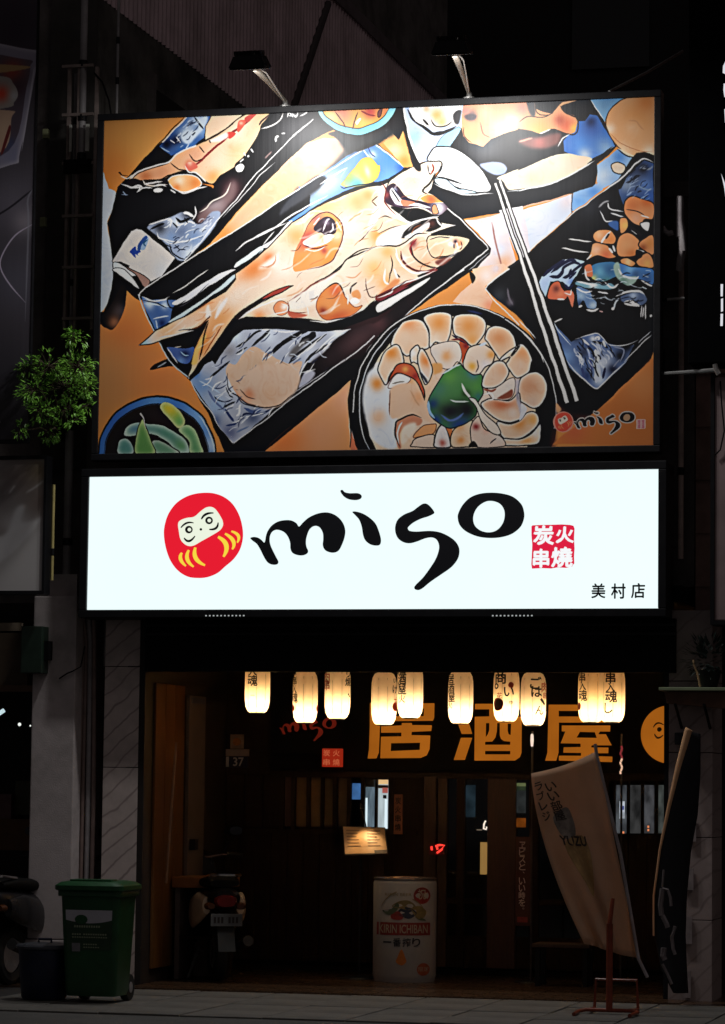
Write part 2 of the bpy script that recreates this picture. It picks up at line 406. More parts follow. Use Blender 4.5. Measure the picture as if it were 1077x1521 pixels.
    for a in ([(255, 680), (300, 660), (390, 655), (500, 650), (560, 620), (640, 605)],):
        L(T(0, 0, *a), 1.8, K)
    P(T(0, 0, (255, 690), (270, 650), (320, 640), (390, 665), (470, 670), (540, 640), (570, 690), (500, 718), (400, 700), (330, 718)), (30, 22, 26))
    L(T(0, 0, (255, 690), (290, 710), (340, 690), (380, 718)), 2.4, WH); L(T(0, 0, (370, 650), (400, 690), (470, 700), (560, 690)), 2.2, (225, 205, 190))
    L(T(0, 1, (210, 10), (290, 40), (350, 40), (330, 80)), 2.2, WH); L(T(0, 1, (380, 20), (440, 10), (520, 0)), 2.6, (240, 225, 215)); L(T(0, 1, (330, 75), (380, 45), (450, 50)), 2, WH)
    P(T(0, 1, (455, 65), (480, 50), (525, 60), (515, 82), (470, 85)), WH); L(T(0, 1, (580, 60), (620, 85)), 2.2, WH); L(T(0, 1, (450, 40), (500, 25), (550, 40)), 2, WH)
    L(T(0, 1, (640, 75), (700, 85), (800, 50), (860, 35)), 2, (240, 230, 225))
    L(T(0, 0, (200, 590), (225, 615), (265, 620)), 2.6, (40, 18, 14), taper='out'); L(T(0, 0, (210, 620), (260, 640), (300, 610)), 1.6, (240, 220, 200))
    L(T(0, 1, (225, 70), (250, 105)), 1.6, (140, 160, 190)); L(T(0, 1, (215, 95), (265, 100)), 1.2, (120, 140, 170))
    P(T(1, 0, (0, 555), (40, 530), (65, 550), (50, 585), (15, 590)), WH); L(T(1, 0, (60, 440), (75, 470)), 2, WH); L(T(1, 0, (90, 480), (100, 465)), 3, WH); L(T(1, 0, (115, 415), (140, 445)), 2.2, WH); L(T(1, 0, (30, 520), (60, 490)), 2, WH)
    L(T(1, 0, (300, 365), (305, 330), (325, 318)), 3, WH); L(T(1, 0, (345, 300), (375, 297)), 2.2, WH); L(T(1, 0, (220, 490), (275, 435)), 2, (140, 110, 108), feather=1)
    for a in ([(385, 180), (400, 140), (430, 180)], [(420, 145), (450, 175), (470, 140)], [(480, 170), (520, 150), (540, 135)], [(395, 165), (460, 165)]): L(T(1, 0, *a), 2, WH)
    L(T(1, 0, (355, 140), (330, 195), (270, 240), (190, 265)), 2, (250, 238, 228)); L(T(1, 0, (250, 148), (200, 200), (175, 240)), 2.4, (60, 40, 40)); L(T(1, 0, (280, 150), (240, 200)), 2.4, K)
    # big drip and mist on the tray
    P(T(0, 1, (1040, 0), (1077, 0), (1077, 100), (1000, 220), (900, 300), (840, 360), (780, 300), (800, 230), (880, 170), (960, 120)), (110, 82, 84), feather=7, blobs=[(320, 305, 14, (150, 130, 135))])
    L(T(0, 1, (1040, 0), (1000, 90), (900, 150), (860, 200), (800, 230)), 2, (220, 200, 190)); L(T(0, 1, (770, 180), (775, 240), (750, 290)), 2, (220, 220, 225))
    P(T(0, 1, (410, 345), (500, 310), (580, 270), (690, 230), (790, 320), (900, 230), (960, 250), (880, 400), (790, 500), (690, 600), (610, 570), (560, 490), (480, 410)), (150, 166, 196),
      blobs=[(268, 340, 14, (90, 110, 150)), (290, 352, 12, (120, 150, 196)), (262, 330, 9, (206, 220, 240)), (285, 378, 12, (226, 238, 250)), (310, 345, 12, (186, 200, 226)), (238, 338, 9, (50, 56, 70)), (305, 325, 10, (160, 165, 190)), (280, 315, 9, (30, 30, 40)), (255, 352, 8, (130, 160, 205))], feather=1)
    for a, w in (([(480, 380), (500, 430), (560, 445), (660, 455), (760, 430), (840, 400)], 2), ([(520, 440), (600, 470), (690, 440)], 1.5), ([(680, 235), (720, 240), (760, 265)], 4), ([(560, 300), (590, 290), (580, 350)], 2.4), ([(630, 290), (640, 330), (690, 310)], 2.6), ([(690, 330), (730, 300), (770, 320)], 2.4), ([(420, 330), (500, 305), (590, 275)], 2.2)):
        L(T(0, 1, *a), w, (228, 236, 246))
    for a, w in (([(430, 365), (500, 330), (540, 320)], 3), ([(620, 270), (660, 300), (700, 290), (740, 270)], 4), ([(600, 310), (640, 350)], 2.4), ([(690, 270), (720, 310)], 2), ([(580, 470), (600, 540), (660, 580), (700, 590)], 2), ([(620, 480), (660, 520)], 1.4), ([(550, 480), (600, 500)], 1.4)):
        L(T(0, 1, *a), w, (16, 18, 28))
    # double white rim of the first tray
    L(T(1, 0, (585, 190), (440, 320), (290, 470), (120, 650))+[(350, 298), (322, 328), (300, 358), (274, 388)], 1.5, (236, 236, 236), taper=False)
    L(T(1, 0, (300, 520), (200, 600), (130, 690))+[(351, 302), (330, 324)], 1.1, (220, 220, 220))
    L(T(1, 0, (430, 320), (580, 195)), 1.8, WH)
    L([(274, 389), (262, 398), (246, 409)], 1.4, (200, 200, 205))
    # saucer (white box) with blue mark
    P(T(0, 1, (145, 600), (170, 560), (290, 370), (330, 352), (370, 360), (620, 575), (615, 590), (520, 718))+T(0, 2, (500, 60), (430, 95), (340, 40), (260, 0))+T(0, 1, (280, 640), (210, 610), (150, 618)), (224, 217, 212), sm=False,
      blobs=[(200, 380, 20, (232, 226, 220)), (240, 400, 14, (214, 216, 220))], ol=(28, 28, 34), olw=1)
    P(T(0, 1, (150, 615), (210, 625), (290, 680), (320, 718), (200, 718), (160, 690)), (228, 236, 238), ol=(20, 20, 24), olw=1)
    P(T(0, 2, (145, 0), (240, 0), (330, 110), (345, 150), (250, 90)), (230, 236, 238), ol=K, olw=1)
    P(T(0, 1, (230, 630), (300, 670), (390, 718))+T(0, 2, (430, 90), (390, 140), (320, 40), (270, 0)), (160, 120, 108), ol=K, olw=1.2)
    P(T(0, 2, (150, 10), (240, 70), (340, 155), (360, 170), (345, 235), (250, 150), (200, 100)), K)
    P(T(0, 1, (390, 410), (420, 430), (400, 490), (385, 515), (350, 510), (340, 480), (360, 450)), (150, 180, 215)); P(T(0, 1, (275, 525), (320, 490), (330, 515), (365, 525), (340, 545), (350, 560), (320, 545), (325, 575), (290, 545)), (36, 70, 160))
    P(T(0, 1, (345, 470), (395, 410), (410, 425), (370, 480), (360, 520), (340, 515)), (44, 80, 150)); L(T(0, 1, (415, 435), (385, 465), (400, 490)), 2, (40, 90, 130))
    # --- fish tray ---
    P([(208, 437), (244, 410), (350, 341), (459, 270), (553, 213), (562, 215), (604, 250), (668, 308), (728, 369), (730, 378), (712, 396), (690, 410), (600, 470), (560, 503), (545, 520), (524, 562), (392, 670), (338, 670), (283, 566), (253, 537), (229, 492)], K, sm=False,
      blobs=[(560, 470, 30, (46, 26, 30), 2, -35), (530, 505, 22, (50, 30, 32), 2, -35), (470, 275, 30, (44, 44, 50)), (640, 330, 30, (32, 34, 40))])
    # shadow line left of the tray; chopstick-holder fin tips
    P(T(0, 2, (575, 690), (600, 660), (470, 718))+T(0, 3, (430, 70), (520, 55), (600, 30), (620, 0)), K); L(T(0, 3, (470, 60), (560, 5)), 2.4, (190, 190, 195)); P(T(0, 3, (430, 70), (490, 30), (560, 0), (640, 0), (620, 35), (550, 45)), K); L(T(0, 3, (480, 55), (555, 8)), 2, (160, 160, 165))
    # blue liner upper right + lemon
    P(T(1, 0, (480, 718), (640, 610), (800, 500), (960, 400), (1040, 375))+T(2, 0, (0, 395), (60, 440), (200, 555), (190, 580), (90, 640), (0, 665))+T(1, 1, (1050, 0), (860, 60), (700, 130), (560, 220), (440, 300), (400, 300), (560, 190), (560, 100), (480, 30)), (90, 140, 215), sm=False,
      blobs=[(500, 245, 14, (70, 116, 205)), (545, 225, 12, (60, 110, 215)), (575, 240, 16, (66, 132, 220)), (595, 250, 8, (40, 90, 190)), (480, 275, 18, (190, 215, 240), 2, -32), (455, 295, 12, (60, 66, 78)), (575, 262, 10, (90, 150, 225)), (540, 217, 5, (210, 225, 245)), (552, 230, 6, (190, 215, 245)), (465, 300, 12, (150, 185, 225))])
    P(T(1, 1, (0, 0),)+[(440, 287), (480, 272), (470, 290), (420, 316), (405, 322)], K) if False else None
    P(T(1, 0, (480, 718), (620, 622), (690, 640), (640, 718))+T(1, 1, (560, 100), (440, 190), (330, 260), (380, 160), (480, 30)), (52, 54, 62), feather=3)
    L(T(1, 1, (150, 430), (280, 360), (420, 260), (560, 180), (700, 100)), 2.2, (235, 240, 246)); L(T(1, 0, (640, 690), (740, 620), (850, 560)), 2.2, (230, 240, 250)); L(T(1, 0, (800, 700), (790, 650), (850, 560)), 2, (150, 190, 230))
    L(T(1, 0, (1000, 400), (1040, 375), (1077, 395))+T(2, 0, (40, 420), (200, 555)), 2, (228, 234, 244), taper=False)
    L(T(1, 0, (960, 420), (1000, 470), (1040, 500)), 2, (200, 215, 240)); L(T(1, 0, (1000, 400), (1020, 450), (1060, 480)), 1.6, (30, 50, 110))
    P(T(1, 0, (800, 690), (840, 640), (900, 560), (960, 490), (1030, 485), (1077, 540))+T(2, 0, (20, 550), (10, 610))+T(1, 0, (1060, 650), (1000, 690), (880, 710)), (236, 200, 70),
      blobs=[(520, 270, 13, (120, 196, 196)), (518, 264, 9, (150, 205, 90)), (530, 275, 9, (90, 190, 190)), (546, 252, 10, (244, 206, 76)), (553, 262, 8, (240, 196, 80)), (544, 255, 4, (250, 236, 170), 2.4, 75)], ol=(150, 130, 60), olw=.8)
    L(T(1, 0, (790, 700), (820, 718))+T(1, 1, (860, 40), (1000, 20), (1060, 0)), 1.6, (30, 40, 60))
    # white rim of tray
    L([(207, 440), (212, 432), (244, 409), (350, 342), (459, 271), (553, 214)], 1.7, (240, 236, 228), taper=False)
    L([(206, 437), (211, 452), (229, 489), (252, 533), (281, 562)], 1.6, (205, 220, 240), taper=False)
    # liner lower left
    P(T(0, 2, (362, 205), (440, 230), (560, 230), (640, 230), (600, 300), (580, 400), (470, 455), (430, 370), (380, 280)), (60, 96, 160), sm=False,
      blobs=[(222, 450, 8, (214, 228, 244)), (238, 462, 8, (50, 90, 160)), (232, 480, 8, (70, 110, 170)), (245, 452, 6, (190, 210, 235)), (242, 478, 6, (20, 40, 90))])
    L(T(0, 2, (365, 205), (450, 240), (540, 230), (580, 205)), 2.2, WH); L(T(0, 2, (380, 260), (470, 265), (580, 280)), 2, (200, 220, 240)); L(T(0, 2, (450, 375), (520, 355), (575, 350)), 2, (200, 215, 240)); L(T(0, 2, (475, 380), (490, 450)), 2, (180, 200, 230)); L(T(0, 2, (370, 235), (460, 250), (560, 290)), 1.5, (18, 24, 50))
    # bright streaks along fish back (bones / foil)
    P(T(0, 2, (600, 250), (700, 190), (860, 90), (960, 30), (1040, 0), (1077, 0), (1050, 20), (880, 130), (740, 220), (640, 265)), (216, 218, 226)); P(T(0, 2, (570, 400), (640, 350), (760, 270), (900, 180), (1020, 80), (1077, 40), (1077, 65), (980, 150), (900, 200), (760, 300), (620, 390)), (196, 214, 238))
    P(T(1, 1, (0, 620), (80, 560), (190, 490), (210, 520), (120, 580), (0, 650)), (205, 222, 240)); P(T(1, 1, (200, 490), (280, 440), (400, 310), (430, 310), (330, 420), (250, 500)), (228, 228, 232))
    L(T(1, 1, (0, 525), (100, 450), (250, 370), (400, 310)), 2, WH); L(T(0, 2, (600, 180), (700, 120), (800, 50), (870, 0)), 1.6, (225, 220, 205)); L(T(1, 1, (210, 480), (250, 430), (290, 380)), 1.6, WH)
    L(T(0, 2, (640, 290), (740, 230), (880, 110)), 1.2, (60, 60, 70)); L(T(1, 1, (0, 660), (110, 590), (200, 520)), 1.4, K); L(T(0, 2, (590, 200), (560, 235), (600, 290), (700, 230)), 2, K)
    # --- the grilled fish ---
    body = T(0, 2, (345, 580), (470, 465), (600, 400), (760, 320), (880, 240), (1000, 170), (1077, 80))+T(1, 1, (0, 700), (120, 610), (250, 500), (340, 400), (430, 310), (560, 230), (700, 150), (860, 90), (1000, 40))+T(2, 0, (20, 690), (80, 670), (150, 620), (250, 560), (370, 520), (450, 500), (490, 510), (492, 545), (440, 600), (415, 718)) \
        + T(2, 1, (388, 85), (470, 110), (555, 150), (530, 210), (480, 250), (450, 270), (480, 310), (590, 335), (500, 370), (400, 400), (420, 415), (560, 415), (690, 430), (690, 470), (640, 530), (560, 590), (440, 660), (300, 718))+T(2, 2, (330, 60), (130, 170), (0, 230))+T(1, 2, (1000, 310), (880, 360), (690, 400), (500, 372), (300, 368), (80, 362), (20, 382), (0, 360))+T(0, 2, (1077, 350), (980, 480), (880, 620), (790, 718))+T(0, 3, (760, 80), (710, 140), (735, 60), (745, 0))+T(0, 2, (760, 600), (820, 480), (870, 390), (760, 450), (620, 500), (500, 545))
    P(body, (247, 218, 194), sm=False, blobs=[(300, 440, 20, (236, 150, 84), 2, -32), (375, 400, 16, (232, 130, 60), 1.6, -40), (400, 385, 9, (226, 110, 50)), (330, 470, 18, (236, 160, 90), 1.6, -45), (300, 510, 16, (226, 130, 50), 2, -60), (350, 440, 14, (250, 226, 204), 1.8, -40), (420, 400, 16, (252, 240, 226)), (440, 350, 16, (240, 166, 100)), (480, 310, 18, (246, 178, 124), 2, -25),
            (530, 300, 18, (244, 170, 110)), (520, 340, 18, (252, 232, 206)), (500, 420, 18, (250, 232, 210), 2, -30), (450, 440, 16, (248, 224, 196), 2, -25), (560, 350, 14, (244, 160, 84)), (575, 375, 12, (242, 178, 110)), (600, 390, 16, (244, 190, 140)), (400, 440, 20, (248, 226, 200), 2, -30), (590, 280, 14, (248, 214, 186)), (612, 268, 14, (246, 208, 176)),
            (555, 400, 16, (242, 190, 120)), (570, 420, 12, (244, 180, 110)), (215, 508, 10, (190, 215, 230)), (250, 490, 14, (240, 190, 140)), (385, 470, 10, (238, 150, 90)), (545, 290, 10, (240, 160, 96)), (600, 330, 14, (250, 236, 226)), (650, 375, 16, (244, 190, 140))])
    L(body+body[:1], 1.5, (30, 22, 24), sm=False, taper=False)
    # dark wedge between tail fins and inner dark strokes
    P(T(0, 2, (500, 545), (620, 510), (760, 460), (830, 440), (780, 560), (700, 590), (590, 600)), K); L(T(0, 2, (500, 520), (600, 495), (760, 460)), 2.4, (220, 215, 210)); L(T(0, 2, (600, 595), (670, 580)), 1.6, (170, 165, 160))
    P(T(0, 2, (560, 590), (700, 600), (760, 590), (740, 680), (700, 718), (640, 690)), (50, 80, 150), blobs=[(275, 525, 6, (20, 30, 70)), (268, 535, 6, (90, 130, 190))]); L(T(0, 2, (560, 590), (600, 650), (640, 710)), 1.6, (215, 228, 244)); L(T(0, 2, (660, 620), (690, 650), (720, 650)), 1.6, (150, 190, 235))
    P(T(0, 2, (745, 690), (770, 600), (830, 500), (850, 510), (800, 620), (790, 690), (775, 718), (740, 718)), (232, 186, 96), feather=1)
    L(T(0, 2, (870, 400), (840, 480), (820, 600), (800, 690)), 2.2, (50, 28, 20)); L(T(0, 2, (980, 420), (900, 540), (830, 660)), 1.6, (150, 70, 20)); P(T(0, 2, (920, 380), (940, 290), (1000, 220), (1010, 240), (960, 330)), (250, 240, 232), feather=2); P(T(0, 2, (850, 300), (870, 270), (890, 350), (850, 370)), (250, 238, 226), feather=2)
    L(T(0, 2, (740, 450), (800, 430), (870, 370), (880, 350)), 1.8, (100, 50, 20)); L(T(0, 2, (640, 460), (760, 450)), 1.4, K)
    # belly line: thick black from tail to middle, red slit
    P(T(1, 2, (0, 350), (60, 300), (200, 210), (320, 150), (440, 125), (360, 175), (240, 230), (120, 300), (20, 380)), (36, 20, 22)); P(T(1, 2, (200, 225), (300, 165), (420, 132), (330, 180)), (168, 62, 52))
    L(T(1, 2, (20, 380), (120, 310), (260, 250), (380, 220)), 2.2, (252, 246, 240)); L(T(1, 2, (400, 240), (480, 190), (600, 110), (700, 60), (790, 0)), 2.6, (130, 60, 50)); L(T(1, 2, (600, 100), (700, 50), (785, 0))+T(1, 1, (830, 610), (930, 530), (1077, 490)), 1.8, (30, 26, 30))
    P(T(1, 2, (410, 250), (500, 180), (640, 100), (760, 30), (700, 110), (640, 180), (600, 260), (540, 290), (420, 310)), (250, 240, 228), feather=3)
    C.circ(417, 458, 11, (236, 150, 100), ol=(120, 70, 60), olw=.8, blobs=[(421, 456, 5, (255, 246, 238))]); L(T(1, 2, (340, 262), (385, 280), (385, 320), (330, 335), (270, 345)), 2, WH); L(T(1, 2, (390, 240), (400, 290), (410, 330), (540, 330)), 1.6, (120, 40, 30)); P(T(1, 2, (390, 330), (440, 330), (540, 350), (430, 370)), (190, 84, 60), feather=1); L(T(1, 2, (540, 290), (550, 350)), 1.6, WH)
    P(T(1, 2, (610, 260), (640, 200), (690, 150), (740, 115), (790, 130), (830, 210), (900, 290), (960, 280), (900, 340), (800, 370), (690, 385), (620, 330)), (234, 142, 72), blobs=[(497, 432, 9, (222, 96, 50)), (500, 470, 9, (200, 84, 40), 2.5, -10), (490, 455, 10, (236, 146, 76)), (478, 462, 6, (150, 50, 30))], ol=(130, 60, 44), olw=1)
    L(T(1, 2, (690, 150), (740, 115), (790, 125), (830, 200)), 1.8, (60, 26, 20)); L(T(1, 2, (870, 190), (880, 140), (920, 100)), 2, (60, 40, 40)); P(T(1, 2, (880, 180), (920, 160), (950, 200), (940, 230), (890, 215)), (236, 158, 96), feather=1); P(T(1, 2, (870, 230), (910, 220), (940, 245), (910, 270), (870, 260)), (255, 252, 248)); L(T(1, 2, (850, 190), (850, 270)), 2.4, WH)
    L(T(1, 2, (990, 70), (990, 140), (1020, 210), (1060, 215), (1077, 190)), 1.4, (90, 50, 46)); L(T(1, 2, (560, 390), (700, 400), (860, 370), (960, 320), (1077, 230)), 2.4, (255, 248, 240)); P(T(1, 2, (920, 380), (1000, 320), (1077, 280), (1077, 340)), (235, 220, 190)); L(T(1, 2, (850, 375), (960, 330), (1060, 240)), 3, (30, 16, 18))
    # black pool under the fish
    P(T(0, 2, (1077, 380), (1000, 480), (900, 640), (850, 718))+T(0, 3, (800, 60))+[(312, 548), (335, 512), (352, 492), (360, 490), (400, 490), (450, 492), (500, 490), (560, 470), (600, 445), (560, 452), (520, 470), (490, 480), (450, 476), (400, 474), (355, 476)], K, sm=False)
    # eye medallion
    P(T(1, 1, (450, 540), (500, 420), (560, 310), (640, 245), (700, 235), (770, 270), (810, 350), (800, 460), (760, 560), (700, 620), (560, 665), (440, 680)), (240, 160, 88), blobs=[(455, 355, 12, (190, 74, 66), 1.6, -50), (470, 325, 10, (200, 110, 100)), (450, 385, 12, (236, 150, 70)), (490, 385, 14, (238, 150, 66)), (500, 350, 8, (250, 210, 170)), (480, 372, 5, (190, 80, 60))])
    L(T(1, 1, (500, 440), (560, 310), (640, 245), (720, 238), (790, 300), (812, 380), (800, 470), (740, 590), (640, 650), (540, 672)), 1.6, (110, 60, 60))
    P(T(1, 1, (590, 360), (640, 290), (700, 265), (750, 300), (755, 390), (690, 405), (640, 390)), (64, 44, 56), blobs=[(484, 330, 4, (130, 110, 130))]); P(T(1, 1, (505, 460), (560, 420), (640, 385), (670, 410), (670, 460), (600, 490), (530, 490)), (250, 222, 198), blobs=[(478, 352, 5, (244, 170, 120))]); L(T(1, 1, (505, 462), (560, 495), (640, 480), (740, 440)), 2, WH); L(T(1, 1, (510, 480), (600, 510), (700, 480)), 1.8, (120, 30, 40))
    P(T(1, 1, (670, 410), (720, 400), (750, 420), (700, 455), (670, 460)), WH); L(T(1, 1, (660, 380), (690, 300), (715, 280)), 2.4, (225, 205, 220)); L(T(1, 1, (730, 310), (735, 360), (710, 390)), 2.2, (220, 200, 210)); L(T(1, 1, (590, 330), (640, 270)), 2, (240, 220, 220)); L(T(1, 1, (520, 510), (600, 530), (680, 490)), 1.6, WH); L(T(1, 1, (760, 300), (800, 380)), 2.4, (250, 226, 206))
    # lines over the shoulder
    L(T(1, 1, (1030, 150), (1077, 110)), 1.6, (60, 40, 36)); L(T(1, 1, (1030, 150), (1077, 200)), 1.6, (60, 40, 36)); L(T(1, 1, (930, 460), (1000, 390), (1077, 300)), 1.5, (70, 46, 40)); L(T(1, 1, (700, 718), (800, 640), (870, 580), (1077, 490)), 2, (46, 40, 44)); P(T(1, 1, (1030, 250), (1077, 180), (1077, 300), (1000, 380)), (252, 244, 236), feather=3)
    P(T(1, 1, (300, 560), (330, 540), (330, 660), (250, 650), (170, 660)), (252, 238, 224), feather=4); L(T(1, 1, (300, 560), (295, 610), (250, 645), (180, 645)), 1.2, (200, 110, 70), alpha=.7)
    # fish head: mouth
    P(T(2, 1, (50, 100), (70, 40), (120, 15), (160, 50), (230, 120), (330, 150), (470, 165), (550, 155), (530, 205), (480, 250), (430, 250), (350, 200), (230, 200), (130, 190), (60, 160)), (60, 34, 54), blobs=[(572, 290, 5, (150, 60, 60)), (585, 283, 3, (170, 190, 220)), (590, 300, 4, (210, 215, 230)), (605, 303, 4, (200, 110, 80)), (650, 310, 10, (226, 228, 236))])
    P(T(2, 1, (90, 90), (120, 50), (200, 150), (330, 170), (400, 200), (250, 185), (140, 170)), (222, 222, 230)); L(T(2, 1, (100, 60), (170, 160)), 2, K); L(T(2, 1, (110, 40), (180, 120), (280, 150)), 1.8, (40, 40, 70)); P(T(2, 1, (180, 140), (290, 160), (200, 185)), (206, 120, 90))
    P(T(2, 1, (330, 130), (400, 100), (480, 120), (555, 152), (450, 160), (380, 160)), (236, 160, 80), blobs=[(640, 296, 8, (200, 90, 50))]); P(T(2, 1, (420, 180), (440, 180), (460, 240), (420, 245), (410, 210)), (226, 150, 106), ol=(40, 30, 40), olw=1)
    P(T(2, 1, (100, 190), (230, 205), (340, 210), (420, 250), (460, 260), (350, 290), (250, 305), (180, 260)), K); L(T(2, 1, (250, 310), (350, 285), (460, 265)), 2.2, WH)
    L(T(2, 1, (60, 180), (150, 270), (240, 310)), 2, WH)
    L(T(2, 0, (60, 718), (110, 640), (240, 560), (380, 515)), 2, (20, 20, 26)); L(T(2, 0, (400, 520), (480, 495), (495, 540), (440, 600), (400, 680), (360, 718))+T(2, 1, (350, 80), (390, 100)), 2.8, (20, 20, 26)); L(T(2, 0, (385, 540), (385, 590), (400, 610)), 1.8, (40, 30, 40)); L(T(2, 0, (420, 530), (425, 570), (400, 610)), 2.4, (150, 60, 50)); L(T(2, 0, (470, 510), (470, 560), (430, 610)), 1.8, WH)
    L(T(2, 1, (20, 0), (60, 60), (50, 130), (60, 170), (140, 260)), 2, (120, 40, 40))
    # gill plate strokes
    P(T(2, 1, (175, 430), (200, 380), (300, 310), (430, 280), (470, 310), (480, 350), (400, 380), (330, 380), (250, 430), (190, 432)), (28, 22, 26), blobs=[(640, 332, 6, (80, 44, 40)), (622, 345, 5, (200, 130, 100))]); P(T(2, 1, (200, 425), (290, 370), (390, 310), (370, 370), (250, 430)), (226, 222, 222), feather=1)
    L(T(2, 1, (440, 280), (470, 320), (510, 340), (590, 335)), 2.4, WH); L(T(2, 1, (450, 285), (490, 330)), 1.4, K); L(T(2, 1, (0, 290), (60, 265), (120, 290), (230, 320)), 2, (46, 40, 44)); L(T(2, 1, (0, 400), (100, 350), (220, 325)), 1.6, (60, 56, 60)); P(T(2, 1, (0, 300), (60, 270), (230, 320), (100, 345), (0, 390)), (246, 214, 180), feather=2)
    P(T(2, 1, (0, 420), (110, 360), (200, 335), (180, 430), (160, 480), (0, 490)), (238, 236, 236), feather=2); L(T(2, 1, (0, 490), (90, 490), (160, 490), (240, 440), (300, 400), (380, 390)), 2, (40, 30, 34))
    # second fillet piece with pink mouth
    P(T(2, 1, (380, 420), (450, 410), (560, 412), (690, 430), (690, 470), (630, 530), (540, 580), (420, 580), (380, 500)), (246, 206, 170), blobs=[(680, 362, 6, (246, 150, 100)), (668, 362, 4, (240, 240, 246)), (675, 358, 3, (60, 40, 60)), (645, 370, 10, (240, 190, 150))], ol=(30, 26, 30), olw=1.4)
    L(T(2, 1, (390, 440), (480, 425), (560, 430)), 1.5, (60, 60, 70)); L(T(2, 1, (580, 470), (580, 510)), 2, (60, 66, 90)); L(T(2, 1, (600, 460), (610, 510)), 2.4, WH); L(T(2, 1, (630, 450), (640, 490), (620, 520)), 1.5, (90, 40, 40)); L(T(2, 1, (440, 580), (540, 570), (630, 530)), 2.2, (40, 30, 34)); P(T(2, 1, (430, 610), (520, 580), (560, 590), (480, 640)), (120, 60, 50), feather=2)
    P(T(2, 1, (190, 520), (250, 460), (330, 420), (370, 450), (380, 520), (430, 620), (440, 660), (360, 690), (270, 660), (200, 610)), (242, 200, 170), blobs=[(598, 385, 6, (240, 226, 220)), (612, 362, 6, (120, 50, 50)), (630, 390, 10, (236, 180, 140))])
    L(T(2, 1, (180, 530), (190, 600), (250, 660), (360, 685), (450, 650)), 3, (110, 40, 44)); L(T(2, 1, (250, 470), (270, 560), (330, 620), (400, 650), (440, 650)), 2.4, (36, 24, 34)); L(T(2, 1, (260, 560), (250, 500), (300, 440)), 2.4, (150, 40, 50)); L(T(2, 1, (140, 510), (160, 600), (260, 690), (400, 680)), 3, (240, 238, 240)); L(T(2, 1, (180, 640), (260, 700)), 2.2, WH)
    L(T(2, 1, (100, 560), (110, 640), (90, 718))+T(2, 2, (95, 30), (80, 110)), 1.8, (60, 40, 40)); L(T(2, 1, (120, 690), (150, 718))+T(2, 2, (170, 70)), 2.2, (40, 30, 40)); L(T(2, 2, (60, 0), (50, 90), (90, 120)), 3, WH); L(T(2, 2, (120, 0), (150, 80)), 3.4, WH); P(T(2, 2, (90, 110), (130, 80), (170, 90), (120, 140), (0, 200)), (226, 140, 84), feather=2)
    P(T(2, 2, (0, 200), (90, 150), (200, 100), (340, 50), (420, 0), (450, 10), (300, 80), (140, 180), (0, 240)), (120, 46, 44)); L(T(2, 2, (0, 220), (100, 180), (130, 140), (280, 80), (440, 10)), 2.4, (246, 240, 236)); L(T(2, 2, (0, 205), (100, 165), (230, 90)), 1.2, K)
    P(T(2, 2, (0, 270), (100, 220), (240, 150), (340, 90), (400, 60), (360, 110), (260, 180), (100, 280), (0, 330)), (244, 240, 234)); L(T(2, 2, (0, 250), (120, 190), (240, 130)), 2, (130, 40, 60))
    # inner rim lower/right of fish tray
    L(T(2, 1, (530, 200), (700, 360), (830, 490), (838, 515), (800, 550), (590, 718)), 1.8, WH, taper=False, sm=False); L([(689, 401), (660, 421), (626, 447), (590, 477), (560, 501)], 1.7, WH, taper=False); L(T(2, 1, (690, 680), (760, 620), (850, 540)), 1, (190, 190, 195))
    # foil in lower half
    P(T(0, 3, (735, 150), (800, 90), (840, 30), (900, 0))+T(0, 2, (920, 718), (1000, 600), (1060, 520))+T(1, 2, (60, 460), (260, 455), (420, 465), (560, 475), (690, 470), (860, 455), (760, 530), (700, 600), (600, 718))+T(1, 3, (540, 20), (480, 120), (440, 250), (300, 350), (120, 520), (0, 610))+T(0, 3, (1050, 625), (980, 540), (880, 370)), (172, 180, 200), sm=False,
      blobs=[(300, 572, 16, (110, 150, 205)), (320, 600, 16, (150, 180, 220)), (350, 500, 10, (206, 222, 240)), (400, 500, 12, (214, 226, 244)), (340, 640, 12, (90, 100, 140)), (318, 625, 10, (60, 80, 130)), (375, 620, 12, (70, 84, 120)), (420, 600, 14, (190, 198, 214)), (455, 520, 14, (206, 214, 230)), (340, 520, 10, (140, 140, 150)), (500, 495, 10, (226, 234, 244)), (345, 570, 14, (226, 230, 238)), (290, 555, 8, (70, 120, 190)), (480, 530, 12, (170, 170, 186))])
    P(T(1, 2, (0, 718), (60, 640), (140, 590), (240, 640), (330, 690), (400, 718))+T(1, 3, (500, 10), (470, 130), (430, 250), (330, 310), (200, 350), (60, 310), (0, 240))+T(0, 3, (1000, 100), (1020, 20)), (222, 186, 158), blobs=[(400, 580, 30, (224, 190, 166)), (360, 590, 14, (214, 130, 90)), (440, 560, 14, (226, 206, 190)), (380, 545, 20, (214, 180, 150))])
    L(T(0, 3, (1010, 90), (1015, 190), (1050, 240))+T(1, 3, (20, 270), (100, 330), (200, 345), (330, 310), (430, 250), (470, 150), (500, 50)), 1.8, (36, 30, 40)); L(T(1, 3, (0, 220), (60, 240), (130, 285)), 1.6, (60, 40, 40)); L(T(1, 3, (100, 100), (180, 130), (250, 160)), .9, (150, 110, 90), alpha=.7); L(T(1, 3, (330, 10), (400, 40)), .9, (140, 110, 90)); L(T(1, 3, (0, 150), (60, 200), (120, 240)), 1, (130, 90, 70))
